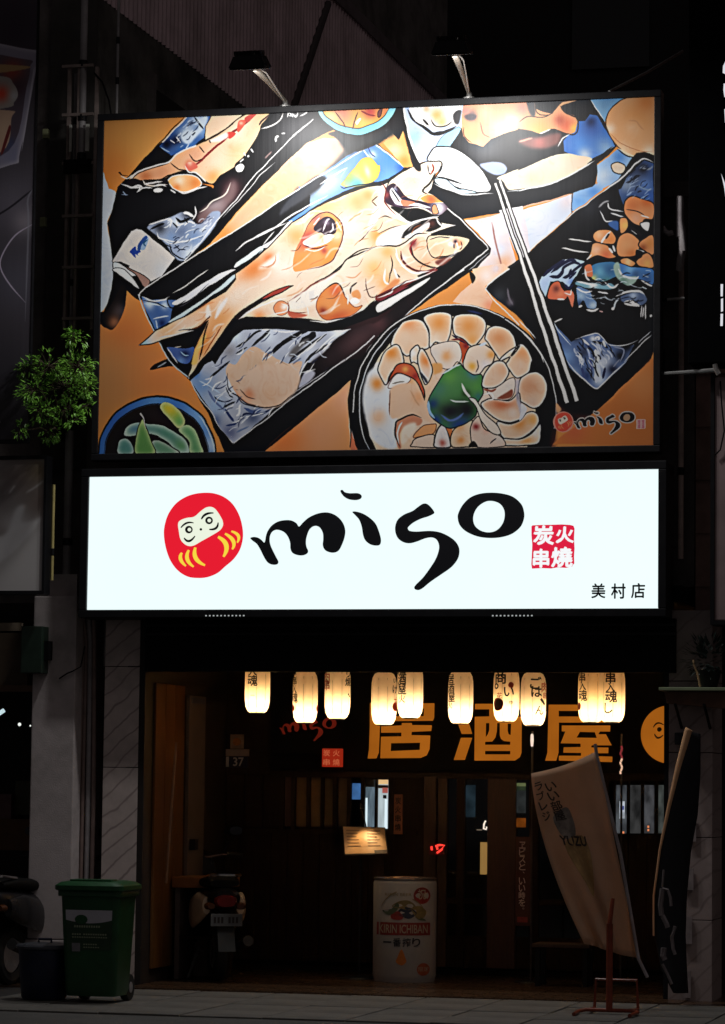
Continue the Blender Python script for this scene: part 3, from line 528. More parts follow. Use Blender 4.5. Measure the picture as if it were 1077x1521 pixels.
    for a, w in (([(120, 590), (200, 520), (260, 460)], 4), ([(260, 650), (330, 580), (480, 490), (560, 460)], 6), ([(400, 718), (460, 650), (560, 580), (690, 490)], 5), ([(520, 718), (580, 650), (700, 570)], 4), ([(0, 590), (60, 560), (160, 480), (200, 470)], 3), ([(480, 560), (560, 520), (600, 480)], 10), ([(0, 640), (90, 590)], 2)):
        L(T(1, 2, *a), w, (22, 22, 28))
    for a, w in (([(280, 470), (360, 480), (460, 470)], 2), ([(650, 650), (680, 610), (720, 590)], 2), ([(420, 690), (560, 590), (690, 480)], 1.8), ([(600, 640), (700, 540), (780, 480), (870, 452)], 2.4), ([(200, 460), (260, 458)], 2), ([(770, 560), (810, 530)], 3), ([(700, 718), (770, 690)], 1.8)):
        L(T(1, 2, *a), w, (226, 232, 242))
    P(T(1, 2, (430, 600), (500, 540), (560, 530), (500, 590), (450, 650), (400, 660)), (90, 88, 92), feather=3)
    for a, w, c in (([(850, 170), (880, 205), (950, 210), (1010, 180)], 1.8, (60, 74, 110)), ([(910, 270), (940, 300), (1000, 315), (1060, 290)], 2, (40, 50, 80)), ([(1000, 200), (1030, 260), (1060, 280)], 2, (30, 36, 50)), ([(980, 360), (1030, 330), (1077, 310)], 2.6, (24, 28, 40)), ([(990, 365), (1030, 420), (1060, 460)], 4, (40, 60, 110)), ([(800, 150), (880, 200), (960, 250)], 2.4, (180, 205, 235)), ([(1000, 490), (1060, 480), (1077, 470)], 3, (40, 60, 110)), ([(880, 130), (960, 60), (1030, 0)], 3, (28, 30, 40)), ([(860, 230), (910, 300), (990, 380)], 3, (90, 110, 160))):
        L(T(0, 3, *a), w, c)
    for a, w, c in (([(0, 480), (60, 410), (200, 400), (290, 340)], 3, (40, 54, 90)), ([(60, 360), (130, 390), (200, 360)], 5, (60, 80, 130)), ([(10, 440), (120, 420), (230, 390)], 1.8, (214, 224, 240)), ([(0, 545), (100, 500)], 3, (100, 120, 160)), ([(30, 330), (20, 400), (0, 420)], 3, (230, 236, 244)), ([(380, 290), (280, 360), (240, 430)], 1.6, (216, 220, 228))):
        L(T(1, 3, *a), w, c)
    P(T(1, 3, (480, 210), (520, 90), (590, 80), (610, 120), (560, 160)), (176, 178, 196), ol=(30, 30, 44), olw=1.4); L(T(1, 3, (540, 60), (600, 60), (650, 45)), 2, (200, 196, 220)); L(T(1, 3, (460, 230), (480, 130), (520, 40), (550, 0)), 2.2, (228, 230, 236)); L(T(1, 3, (600, 130), (630, 90), (700, 60)), 2.4, (44, 40, 70))
    # the long dark wing of the tray right of the foil
    P(T(1, 2, (860, 470), (1000, 420), (1077, 400))+[(600, 445), (600, 470), (560, 500)]+T(1, 2, (1000, 580), (820, 718))+T(1, 3, (700, 60), (560, 170), (600, 100), (540, 60))+T(1, 2, (560, 718), (700, 600), (760, 530)), (24, 18, 22), feather=2, blobs=[(530, 505, 20, (66, 42, 46), 2, -35), (490, 530, 12, (40, 28, 32)), (560, 480, 14, (70, 40, 44))])
    L(T(1, 2, (1050, 510), (930, 620), (800, 718))+T(1, 3, (830, 0), (700, 90), (560, 190), (440, 280), (330, 360), (200, 470), (0, 610))+T(0, 3, (1050, 625), (980, 545), (880, 380), (800, 270), (735, 155)), 1.6, (214, 216, 224), taper=False); L(T(1, 3, (690, 80), (560, 165), (440, 250)), 1, (206, 206, 216)); L(T(1, 2, (1077, 520), (1000, 610), (950, 718))+T(1, 3, (960, 0)), 1.2, WH)
    # tray side toward viewer
    P(T(1, 3, (850, 0), (960, 0), (900, 130), (740, 260), (430, 490), (215, 690), (0, 690), (0, 620), (200, 490), (450, 275), (700, 100)), K, sm=False); P(T(0, 3, (1050, 640), (1077, 620), (1077, 718), (1000, 718), (915, 520), (870, 385)), K, sm=False)
    L(T(1, 3, (430, 490), (330, 570), (215, 680)), 1.1, (60, 30, 20)); L(T(1, 3, (890, 140), (862, 300), (862, 660)), 2, (245, 210, 180)); L(T(1, 3, (885, 140), (855, 300), (870, 480), (870, 660)), 3.4, K, taper=False); P(T(1, 3, (880, 520), (920, 665), (870, 670)), (214, 110, 70)); L(T(1, 3, (875, 520), (890, 600)), 2, (220, 215, 220))
    streaks(C, body, 46, -33, (255, 246, 236), 3.2, 46, 3, .6); streaks(C, body, 26, -33, (206, 112, 56), 2.2, 30, 4, .5); streaks(C, body, 14, -38, (70, 40, 36), 1.1, 26, 5, .8)
    foil = [(285, 565), (330, 520), (360, 492), (500, 492), (515, 500), (440, 580), (345, 650)]
    streaks(C, foil, 40, -40, (244, 248, 252), 2.2, 26, 6, .9); streaks(C, foil, 34, -48, (40, 50, 84), 2.0, 22, 7, .85); streaks(C, foil, 18, 30, (210, 222, 240), 1.6, 16, 8, .8)
    P([(352, 580), (375, 545), (420, 540), (444, 556), (440, 580), (415, 602), (385, 604)], (224, 190, 164), feather=3, blobs=[(400, 585, 16, (226, 182, 148)), (370, 585, 8, (214, 136, 96))])
    L([(352, 586), (362, 598), (385, 604), (412, 601), (438, 584)], 1.6, (34, 28, 38)); L([(356, 578), (366, 588), (378, 592)], 1.2, (70, 44, 40))
    # --- edamame bowl ---
    C.circ(234, 673, 87.5, (14, 16, 24)); C.circ(234, 674, 85.5, (54, 110, 190), blobs=[(300, 615, 26, (120, 170, 225)), (316, 660, 16, (170, 196, 226)), (170, 620, 30, (40, 90, 180)), (235, 590, 20, (80, 140, 205))]); C.circ(233, 676, 76.5, (24, 20, 24), blobs=[(240, 630, 30, (34, 24, 26))])
    C.arc(236, 674, 82, -45, 5, 1.6, (200, 216, 236)); C.arc(233, 676, 77.5, 180, 360, 1.5, K)
    P(T(0, 3, (235, 540), (260, 500), (330, 470), (420, 480), (520, 490), (600, 530), (680, 590), (720, 650), (720, 700), (640, 690), (560, 610), (450, 560), (330, 560), (250, 565)), (84, 140, 130), rim=(190, 220, 200), rimw=5, blobs=[(200, 635, 10, (76, 130, 150)), (250, 640, 14, (70, 140, 116)), (270, 660, 12, (90, 156, 100))])
    P(T(0, 3, (640, 520), (700, 490), (760, 520), (800, 600), (830, 700), (735, 700), (725, 620), (680, 570)), (88, 156, 96), rim=(190, 220, 160), rimw=5)
    P(T(0, 3, (435, 620), (500, 600), (580, 640), (650, 700), (480, 705)), (100, 156, 120), rim=(190, 210, 190), rimw=4, ol=(16, 20, 20), olw=1.6); P(T(0, 3, (185, 640), (200, 595), (245, 580), (285, 610), (300, 700), (190, 705)), (84, 150, 140), rim=(190, 215, 205), rimw=4, ol=(16, 20, 20), olw=1.6)
    P(T(0, 3, (375, 440), (400, 510), (430, 600), (465, 700), (320, 705), (320, 580), (350, 490)), (92, 158, 74), rim=(190, 220, 140), rimw=4, ol=(20, 30, 20), olw=1.2); L(T(0, 3, (355, 395), (380, 430), (390, 480), (400, 530)), 2.6, (210, 205, 200), taper='out')
    P(T(0, 3, (505, 350), (530, 315), (590, 325), (650, 380), (685, 440), (680, 490), (640, 510), (590, 460), (530, 390)), (126, 186, 80), blobs=[(252, 605, 14, (226, 206, 50)), (268, 625, 8, (110, 180, 90))], rim=(214, 226, 150), rimw=4)
    # --- upper middle: dark trays, bowl ---
    P(T(2, 0, (0, 200), (150, 100), (200, 90), (330, 540), (270, 550), (200, 300), (170, 340), (60, 340), (0, 380))+T(1, 0, (900, 440), (760, 330), (720, 290)), (34, 34, 38), feather=1); P(T(2, 0, (40, 370), (110, 290), (160, 350), (190, 280), (270, 555), (200, 560)), (240, 168, 96), blobs=[(585, 225, 12, (248, 206, 160)), (600, 240, 8, (230, 140, 60))], sm=False); L(T(2, 0, (0, 330), (70, 270)), 2.2, (220, 215, 215))
    P(T(1, 0, (770, 270), (1000, 300))+T(2, 0, (60, 260), (130, 300), (60, 340), (0, 380))+T(1, 0, (1040, 370), (960, 400), (850, 460)), (44, 46, 50), feather=4)
    C.circ(528, 136, 66, (20, 24, 30)); C.circ(528, 136, 64, (120, 200, 226), blobs=[(578, 178, 20, (150, 215, 235)), (475, 165, 16, (160, 215, 230))]); C.circ(526, 133, 57, (240, 170, 76), blobs=[(508, 170, 14, (238, 130, 96)), (500, 160, 8, (226, 90, 80)), (540, 180, 12, (246, 190, 90)), (548, 165, 10, (200, 60, 50)), (490, 175, 10, (250, 220, 140)), (570, 165, 10, (236, 130, 80)), (560, 150, 8, (150, 50, 40))])
    C.arc(526, 133, 57.5, 20, 160, 1.4, (60, 40, 40)); L(T(1, 0, (750, 130), (800, 200), (830, 260)), 1.6, (80, 30, 30)); L(T(1, 0, (930, 130), (900, 210), (880, 270)), 1.6, (80, 30, 30)); P(T(1, 0, (910, 210), (940, 180), (950, 190), (920, 230)), WH); L(T(1, 0, (950, 120), (1000, 150), (1060, 160)), 2.5, (150, 40, 36)); P(T(2, 0, (0, 130), (30, 100), (20, 160), (0, 170)), (120, 60, 60), ol=(30, 20, 20), olw=1)
    # blue-white plate with rice
    P(T(2, 0, (195, 95), (650, 78), (640, 250), (600, 330), (440, 420), (385, 515), (330, 522), (280, 420), (235, 310), (220, 200)), (186, 200, 226), sm=False, blobs=[(615, 205, 12, (150, 190, 226)), (625, 225, 10, (170, 178, 200)), (635, 215, 14, (206, 214, 230))]); L(T(2, 0, (200, 95), (215, 200), (240, 330), (290, 450), (330, 525)), 3, WH, taper=False); L(T(2, 0, (190, 95), (215, 300), (300, 540)), 2, K)
    P(T(2, 0, (240, 95), (640, 80), (640, 150), (600, 230), (520, 240), (450, 255), (340, 250), (260, 190)), (244, 240, 238), sm=False, blobs=[(648, 170, 10, (240, 180, 110)), (632, 162, 5, (236, 190, 150)), (655, 180, 8, (246, 190, 130))]); L(T(2, 0, (230, 110), (270, 190), (350, 250), (430, 300), (520, 280), (600, 240)), 4.5, (30, 32, 40)); L(T(2, 0, (245, 120), (290, 200), (360, 240)), 2, WH); L(T(2, 0, (400, 190), (440, 240), (520, 235), (570, 200)), 1.8, (40, 36, 40)); L(T(2, 0, (340, 190), (390, 240)), 3, (60, 56, 56)); P(T(2, 0, (570, 160), (600, 125), (640, 130), (620, 220), (590, 220)), (60, 56, 60), feather=1)
    P(T(2, 0, (455, 370), (500, 310), (570, 270), (620, 250), (640, 290), (600, 330), (570, 390), (540, 410), (450, 405)), (150, 196, 226), ol=(60, 80, 100), olw=.8); L(T(2, 0, (430, 290), (520, 280), (590, 250)), 3.6, (44, 44, 50))
    # meat bowl (black, wide) at upper right
    P(T(2, 0, (650, 80), (850, 65), (1077, 55))+T(3, 0, (0, 45), (450, 35), (545, 30), (640, 200), (750, 395), (700, 450), (600, 530), (600, 580), (580, 690))+T(3, 1, (560, 35), (330, 112), (0, 205))+T(2, 1, (1000, 225), (930, 238), (650, 292), (540, 195), (400, 80), (430, 0))+T(2, 0, (440, 640), (560, 390), (640, 260)), (32, 33, 38), sm=False, blobs=[(720, 220, 26, (70, 72, 78))])
    P(T(3, 0, (460, 205), (510, 200), (545, 150), (600, 160), (745, 390), (640, 450), (540, 500), (400, 460), (350, 430), (345, 360)), (54, 110, 196), sm=False, blobs=[(880, 190, 14, (40, 84, 170)), (860, 215, 14, (60, 130, 220)), (900, 220, 14, (120, 160, 205)), (868, 230, 10, (190, 206, 226)), (878, 180, 8, (24, 44, 96))])
    P(T(2, 0, (650, 85), (850, 70), (1077, 60))+T(3, 0, (60, 50), (120, 60), (130, 110), (250, 150), (330, 60), (450, 40), (330, 85), (320, 95), (350, 140), (420, 160), (450, 210), (430, 290), (390, 305), (300, 275), (250, 265), (160, 295), (0, 260))+T(2, 0, (1070, 270), (960, 300), (860, 340), (800, 395), (700, 370), (650, 320), (640, 250)), (240, 160, 112), sm=False,
      blobs=[(700, 170, 8, (120, 90, 90)), (695, 200, 10, (246, 170, 110)), (720, 165, 12, (240, 180, 140)), (740, 190, 16, (246, 200, 160)), (775, 160, 10, (226, 130, 110)), (800, 190, 16, (246, 170, 90)), (840, 185, 12, (226, 100, 60)), (830, 178, 8, (190, 80, 50)), (852, 190, 6, (244, 180, 80)), (810, 155, 10, (226, 120, 90)), (760, 180, 12, (250, 210, 180)), (690, 165, 7, (214, 130, 120)), (710, 212, 8, (244, 180, 130))])
    for a, w in (([(0, 270), (160, 298), (260, 265), (390, 308), (440, 295), (455, 240), (440, 180), (350, 140), (315, 85)], 2), ([(0, 210), (60, 170), (180, 170), (260, 140)], 1.4), ([(130, 60), (130, 120), (160, 150), (230, 155)], 1.4), ([(60, 50), (75, 80), (120, 70)], 3)): L(T(3, 0, *a), w, (40, 26, 26))
    P(T(3, 0, (60, 50), (120, 55), (120, 160), (80, 150)), (60, 58, 62), feather=2); L(T(3, 0, (160, 295), (240, 265)), 2, WH); L(T(2, 0, (780, 210), (800, 290), (860, 330)), 1.4, (150, 90, 70)); L(T(2, 0, (655, 250), (660, 320), (720, 370)), 1.4, (90, 50, 40)); P(T(2, 0, (660, 170), (700, 150), (750, 160), (740, 195), (690, 200)), (90, 76, 80), feather=2)
    P(T(3, 0, (0, 350), (150, 320), (300, 290), (330, 320), (300, 380), (180, 420), (60, 400)), (120, 70, 66), feather=5, blobs=[(800, 210, 10, (170, 90, 84))]); L(T(3, 0, (300, 400), (340, 340), (390, 305)), 2, WH); L(T(3, 0, (0, 360), (100, 335)), 2.4, (226, 150, 130), feather=1)
    # bowl's far inside wall: pale peach
    P(T(2, 0, (910, 640), (1000, 600), (1077, 570))+T(3, 0, (0, 580), (170, 500), (340, 450), (450, 465), (560, 490), (500, 550), (350, 640), (180, 700), (60, 718))+T(3, 1, (0, 55))+T(2, 1, (1000, 60), (960, 0)), (248, 216, 188), blobs=[(830, 245, 14, (250, 226, 204)), (790, 265, 12, (250, 204, 170))]); L(T(2, 1, (990, 75), (1077, 65))+T(3, 0, (0, 735), (180, 700), (350, 640), (500, 555), (580, 500), (720, 400)), 2, WH); L(T(3, 0, (520, 530), (610, 480), (720, 395)), 2, K)
    P(T(2, 0, (780, 540), (860, 520), (950, 530), (990, 570), (960, 610), (880, 610)), (150, 164, 200), feather=1)
    # white sauce saucer / spoon
    P(T(2, 0, (385, 510), (400, 450), (440, 400), (520, 400), (620, 425), (720, 500), (800, 580), (850, 670))+T(2, 1, (865, 40), (850, 75), (800, 85), (700, 80), (580, 40), (480, 0))+T(2, 0, (440, 640), (490, 560), (480, 510)), (244, 246, 250), blobs=[(640, 250, 8, (220, 232, 246)), (690, 270, 20, (248, 250, 252))], ol=(26, 28, 34), olw=1.8)
    P(T(2, 0, (440, 640), (520, 645), (600, 718))+T(2, 1, (660, 60), (760, 85), (640, 90), (520, 50), (450, 10)), (196, 220, 240), ol=(26, 30, 40), olw=1.2); L(T(2, 0, (450, 625), (540, 650), (640, 690)), 2.6, (36, 40, 50)); L(T(2, 1, (430, 10), (560, 70), (700, 100), (880, 90)), 2, WH)
    # blue triangles, tan dish at right corner
    P(T(3, 0, (545, 32), (810, 25), (720, 90), (655, 210)), (120, 170, 210), sm=False, blobs=[(900, 150, 12, (100, 150, 196))]); L(T(3, 0, (540, 35), (655, 215), (745, 395)), 2.2, K, taper=False); L(T(3, 0, (550, 40), (650, 190)), 1.6, (220, 226, 232)); L(T(3, 0, (820, 25), (720, 90), (665, 200)), 1.8, (50, 50, 60))
    P(T(3, 0, (760, 415), (910, 488), (850, 560), (720, 690), (640, 718))+T(3, 1, (640, 60), (420, 230), (400, 230), (415, 80), (560, 35), (600, 0))+T(3, 0, (590, 690), (600, 540)), (140, 180, 226), sm=False, blobs=[(920, 232, 10, (70, 130, 205)), (895, 262, 14, (190, 210, 232)), (860, 300, 12, (110, 170, 235)), (880, 285, 10, (80, 140, 215))])
    P(T(3, 0, (665, 200), (700, 110), (810, 28), (930, 15), (1040, 15), (1040, 500), (920, 490), (780, 420), (700, 310)), (232, 168, 112), blobs=[(945, 175, 24, (228, 150, 80)), (940, 190, 14, (236, 178, 126)), (965, 225, 10, (240, 216, 186)), (925, 225, 12, (240, 206, 166)), (906, 190, 8, (240, 210, 180)), (960, 150, 16, (222, 130, 60))], ol=(70, 44, 30), olw=1.4)
    L(T(3, 0, (700, 290), (780, 370), (900, 425), (1030, 440)), 1, (170, 100, 60), alpha=.8); L(T(3, 0, (760, 410), (850, 465), (920, 490), (1030, 510)), 3.2, (240, 214, 182)); L(T(3, 0, (750, 415), (830, 470), (910, 492)), 1.8, K); L(T(3, 0, (840, 195), (900, 200), (930, 240), (960, 270)), 1.4, (206, 140, 90), feather=1)
    P(T(3, 0, (710, 530), (760, 515), (810, 540), (815, 575), (780, 610), (730, 600), (712, 570)), (226, 208, 186), ol=(30, 30, 36), olw=1.6)
    # pale panel and peach panel
    P(T(3, 1, (-20, 232), (200, 165), (405, 90), (402, 240), (200, 430), (65, 545), (0, 390)), (206, 218, 238), sm=False, blobs=[(800, 330, 30, (224, 230, 244)), (840, 300, 12, (226, 216, 224))]); P(T(2, 1, (985, 230), (1077, 210))+T(3, 1, (-5, 220), (0, 390), (50, 520))+T(2, 1, (1077, 410), (1040, 250)), (214, 220, 238), sm=False); L(T(2, 1, (1000, 225), (1077, 205))+T(3, 1, (130, 170), (330, 118), (400, 92)), 2.4, (238, 170, 140)); L(T(3, 1, (407, 85), (405, 250)), 1.4, (36, 50, 80), taper=False); L(T(3, 1, (40, 545), (210, 410), (400, 255), (640, 80), (740, 10)), 1.6, (205, 210, 220), taper=False)
    P([(740, 312), (776, 306), (792, 400), (775, 400), (762, 370)], (226, 218, 226), sm=False)
    P(T(2, 1, (660, 300), (800, 275), (935, 240), (1000, 420), (1050, 610), (940, 700), (880, 740), (720, 700), (850, 560), (862, 510), (760, 390)), (232, 214, 214), sm=False, blobs=[(715, 325, 12, (246, 214, 196)), (730, 345, 14, (226, 226, 240)), (748, 390, 12, (236, 180, 144)), (705, 405, 8, (240, 190, 150)), (752, 330, 10, (244, 226, 216)), (740, 370, 10, (220, 224, 242))]); L(T(2, 1, (660, 300), (800, 280), (920, 245)), 2.4, (232, 150, 116)); L(T(2, 1, (870, 310), (900, 480), (950, 680)), 2, (150, 90, 80), feather=1); P(T(2, 1, (940, 690), (1050, 610), (1077, 600), (1077, 640), (1000, 700)), (30, 30, 36))
    P(T(2, 2, (720, 0), (960, -40), (1000, 0), (820, 130), (830, 180), (880, 240), (850, 315), (700, 280), (570, 250), (640, 170), (745, 90)), (244, 196, 162), sm=False, blobs=[(722, 410, 12, (250, 230, 220)), (705, 445, 14, (246, 200, 166)), (726, 455, 10, (240, 150, 110)), (735, 400, 8, (236, 216, 216))]); P(T(2, 2, (700, 20), (745, 60), (740, 95), (720, 110)), K)
    # --- right tray (skewers) ---
    P(T(2, 2, (815, 150), (840, 120), (1000, 0), (1077, -50))+T(3, 1, (70, 545), (400, 260), (640, 80), (760, -20), (900, -220), (960, -230), (1045, -200), (1045, 1250))+[(967, 537), (887, 611), (862, 628), (830, 640), (826, 600), (800, 520), (775, 478)], K, sm=False, blobs=[(740, 440, 14, (44, 46, 52)), (870, 300, 26, (40, 42, 50)), (756, 450, 6, (76, 66, 76))])
    L(T(2, 2, (1000, 0), (840, 120), (820, 150), (870, 215), (960, 310), (1077, 430)), 1.9, (228, 228, 230), taper=False, sm=False); L(T(2, 2, (985, 150), (1000, 220), (1030, 280)), 2.6, (90, 84, 96), feather=1)
    L(T(3, 0, (1030, 520), (960, 492), (900, 530), (830, 600), (720, 690))+T(3, 1, (640, 80)), 2.2, (226, 230, 236))
    P(T(3, 0, (1030, 530), (960, 505), (900, 560), (820, 640), (780, 718))+T(3, 1, (760, 60), (800, 180), (870, 110), (1030, 160)), (44, 70, 124), sm=False, blobs=[(945, 265, 12, (60, 76, 110)), (960, 275, 10, (70, 110, 180)), (965, 290, 8, (40, 80, 160)), (930, 275, 10, (110, 130, 160)), (938, 250, 8, (24, 28, 44)), (955, 250, 8, (24, 26, 40)), (925, 300, 8, (40, 66, 110))]); L(T(3, 0, (930, 560), (1000, 570), (1025, 545)), 2, (130, 140, 160), feather=1); L(T(3, 1, (900, 30), (980, 60), (1020, 50)), 2, (110, 140, 180), feather=1); L(T(3, 0, (820, 670), (850, 690), (840, 718)), 2, (120, 140, 170), feather=1)
    L(T(3, 1, (610, 200), (650, 160), (690, 145)), 2.4, (150, 150, 156), feather=1); L(T(3, 1, (620, 220), (660, 300), (720, 300)), 2, (200, 205, 216)); L(T(3, 1, (680, 160), (700, 210), (800, 230)), 2, (215, 218, 226)); P(T(3, 1, (680, 320), (720, 300), (760, 310), (760, 370), (700, 350)), (44, 84, 150), feather=1); L(T(3, 1, (700, 240), (760, 260), (820, 280)), 2.4, (200, 205, 214))
    # balls
    balls = [([(815, 150), (870, 112), (960, 135), (1030, 170), (1030, 280), (960, 290), (930, 340), (860, 310), (805, 235)], [(940, 305, 12, (206, 108, 52)), (960, 300, 10, (200, 96, 40)), (945, 325, 9, (226, 160, 120))]), ([(770, 290), (820, 280), (840, 330), (820, 380), (780, 390)], [(928, 335, 6, (236, 180, 90))]),
             ([(570, 400), (620, 370), (700, 375), (745, 430), (730, 480), (670, 480), (610, 470), (570, 440)], [(890, 350, 6, (240, 180, 130)), (908, 357, 7, (226, 130, 60))]), ([(560, 480), (600, 465), (680, 490), (720, 550), (745, 580), (680, 590), (600, 570), (520, 600), (550, 540)], [(885, 372, 8, (240, 180, 140)), (900, 380, 8, (210, 100, 60))]),
             ([(745, 500), (770, 420), (830, 388), (900, 420), (930, 470), (900, 560), (830, 580), (760, 570)], [(930, 365, 12, (232, 156, 96)), (938, 378, 8, (206, 112, 50))]), ([(915, 480), (960, 430), (1030, 415), (1030, 560), (960, 530)], [(965, 362, 8, (214, 130, 60)), (955, 368, 6, (150, 70, 30))]), ([(775, 600), (830, 585), (890, 620), (860, 650), (790, 640)], [(932, 390, 5, (240, 196, 140))]), ([(900, 600), (980, 545), (1030, 600), (1030, 660), (940, 655), (900, 630)], [(962, 392, 6, (236, 170, 90))])]
    for b, bl in balls: P(T(3, 1, *b), (224, 142, 84), blobs=bl, ol=(24, 18, 20), olw=1.8)
    for a, w in (([(700, 380), (650, 440), (630, 470)], 3.4), ([(690, 510), (720, 550)], 3), ([(940, 330), (975, 380)], 3), ([(930, 260), (1000, 275)], 2), ([(900, 520), (960, 540)], 2), ([(380, 437), (460, 450), (555, 458)], 2), ([(325, 508), (400, 522), (540, 542)], 2.2), ([(515, 600), (560, 560)], 2), ([(860, 360), (915, 400)], 5), ([(720, 490), (735, 540)], 3)): L(T(3, 1, *a), w, (238, 234, 230))
    for a, w in (([(690, 400), (665, 440)], 3), ([(850, 350), (940, 410)], 5), ([(820, 210), (900, 225), (960, 260)], 1.4), ([(560, 580), (640, 590), (740, 600)], 3)): L(T(3, 1, *a), w, (26, 20, 24))
    P(T(3, 1, (930, 315), (1000, 310), (990, 380), (940, 350)), (236, 236, 236), ol=K, olw=1.5); P(T(3, 1, (900, 520), (945, 540), (940, 580), (900, 590), (890, 550)), K)
    # blue-green pieces
    P(T(3, 1, (560, 640), (640, 615), (740, 620), (760, 718))+T(3, 2, (740, 60), (640, 100), (560, 80), (530, 20)), (50, 110, 160), blobs=[(890, 405, 8, (90, 160, 196)), (880, 415, 6, (206, 206, 120)), (905, 400, 8, (40, 90, 140)), (900, 420, 8, (70, 130, 130))], ol=K, olw=1.2); P(T(3, 1, (760, 630), (860, 650), (960, 660), (1030, 680))+T(3, 2, (1025, 120), (960, 100), (880, 70), (780, 50)), (60, 116, 186), blobs=[(935, 400, 8, (110, 170, 220)), (960, 415, 8, (40, 80, 140)), (945, 408, 6, (50, 90, 140))], ol=K, olw=1.2)
    P(T(3, 1, (725, 640), (760, 620), (800, 718))+T(3, 2, (900, 60), (890, 105), (830, 130), (760, 80), (730, 30)), (150, 180, 170), feather=1, blobs=[(925, 418, 6, (90, 130, 120))]); L(T(3, 2, (760, 0), (800, 50), (890, 75), (920, 60)), 3, (214, 226, 236)); P(T(3, 1, (500, 718), (500, 650), (550, 640), (560, 718))+T(3, 2, (540, 60), (500, 50)), (206, 110, 70)); L(T(3, 2, (500, 0), (510, 60), (540, 90)), 2.4, WH)
    P(T(3, 2, (440, 100), (540, 105), (640, 120), (700, 110), (730, 145), (660, 160), (560, 150), (450, 130)), (110, 160, 180), blobs=[(880, 425, 6, (226, 236, 236))], feather=1); L(T(3, 2, (650, 100), (710, 145), (760, 115)), 2.6, (230, 236, 240)); L(T(3, 2, (440, 95), (520, 110), (600, 130)), 2.8, (226, 232, 238)); L(T(3, 2, (930, 90), (990, 125), (1020, 130)), 2.6, (220, 228, 236))
    P(T(3, 2, (445, 140), (540, 165), (560, 220), (590, 260), (580, 310), (520, 300), (490, 240), (450, 290)), (84, 120, 170), blobs=[(862, 440, 7, (150, 180, 210)), (880, 455, 6, (180, 200, 214)), (860, 452, 6, (40, 60, 100))], ol=K, olw=1); L(T(3, 2, (440, 150), (500, 175), (560, 170)), 2.4, (225, 230, 240)); L(T(3, 2, (510, 310), (560, 325), (605, 310)), 3, WH); L(T(3, 2, (450, 295), (480, 280)), 3, WH); L(T(3, 2, (600, 180), (680, 190)), 2.6, (220, 226, 236)); L(T(3, 2, (610, 330), (640, 335)), 2, (180, 140, 140))
    L(T(3, 2, (740, 215), (820, 180), (920, 175), (970, 220)), 3.4, (216, 222, 232)); P(T(3, 2, (780, 220), (860, 185), (940, 190), (980, 240), (930, 280), (870, 240), (800, 260)), (70, 90, 130), blobs=[(940, 440, 6, (170, 190, 220))], feather=1); P(T(3, 2, (805, 260), (850, 240), (920, 280), (900, 290), (820, 280)), WH); L(T(3, 2, (720, 320), (740, 260), (770, 230)), 3, (180, 190, 210)); C.circ(910, 460, 2.5, WH)
    for a in ([(940, 280), (930, 370)], [(955, 290), (945, 370)], [(970, 270), (965, 390)]): L(T(3, 2, *a), 2, (214, 210, 216))
    C.circ(966.5, 470, 2, WH)
    # seaweed-like striped pile left of the pieces
    P(T(3, 1, (190, 718), (240, 660), (330, 600), (430, 590), (500, 610), (440, 718))+T(3, 2, (430, 60), (380, 150), (330, 100), (240, 100), (200, 220), (150, 110), (170, 60)), (176, 200, 236), sm=False, blobs=[(850, 420, 6, (90, 130, 200)), (845, 400, 8, (196, 214, 240))])
    for a, w in (([(190, 718), (280, 640), (350, 600)], 4), ([(240, 700), (320, 640), (400, 600), (450, 620)], 5), ([(330, 700), (340, 660), (420, 620), (480, 640)], 4), ([(400, 718), (420, 680), (500, 620)], 4)): L(T(3, 1, *a), w, (26, 30, 60))
    for a, w in (([(180, 60), (240, 0)], 4), ([(230, 60), (300, 60), (340, 0)], 5), ([(330, 70), (380, 50), (400, 0)], 5), ([(340, 120), (380, 150), (420, 120)], 4), ([(380, 80), (440, 20)], 3)): L(T(3, 2, *a), w, (24, 30, 66))
    P(T(3, 2, (240, 130), (300, 95), (330, 150), (370, 200), (350, 245), (280, 240), (215, 225)), (208, 96, 64), blobs=[(832, 438, 6, (226, 120, 80)), (825, 430, 5, (120, 50, 40))], ol=(30, 20, 24), olw=1.4); P(T(3, 2, (340, 180), (400, 170), (420, 200), (405, 295), (380, 230)), (214, 110, 80)); L(T(3, 2, (290, 235), (350, 240)), 2.4, WH); L(T(3, 2, (345, 185), (390, 200), (405, 160)), 2, (240, 220, 210))
    # foil lower right
    P(T(3, 2, (265, 415), (300, 460), (400, 560), (460, 530), (540, 510), (600, 495), (680, 570), (820, 600), (880, 580), (820, 718))+T(3, 3, (700, 140), (590, 225), (500, 170), (390, 60), (360, 0))+T(3, 2, (340, 640), (300, 520)), (70, 96, 150), sm=False, blobs=[(840, 530, 12, (110, 150, 205)), (865, 525, 8, (50, 60, 90)), (895, 540, 14, (206, 216, 236)), (890, 565, 10, (210, 224, 244)), (870, 560, 8, (40, 60, 110)), (920, 530, 8, (24, 28, 40)), (850, 555, 8, (140, 170, 210)), (910, 550, 8, (30, 36, 60)), (855, 500, 8, (20, 24, 36)), (930, 515, 10, (16, 16, 22)), (880, 505, 5, (220, 226, 236)), (865, 575, 5, (90, 110, 160))])
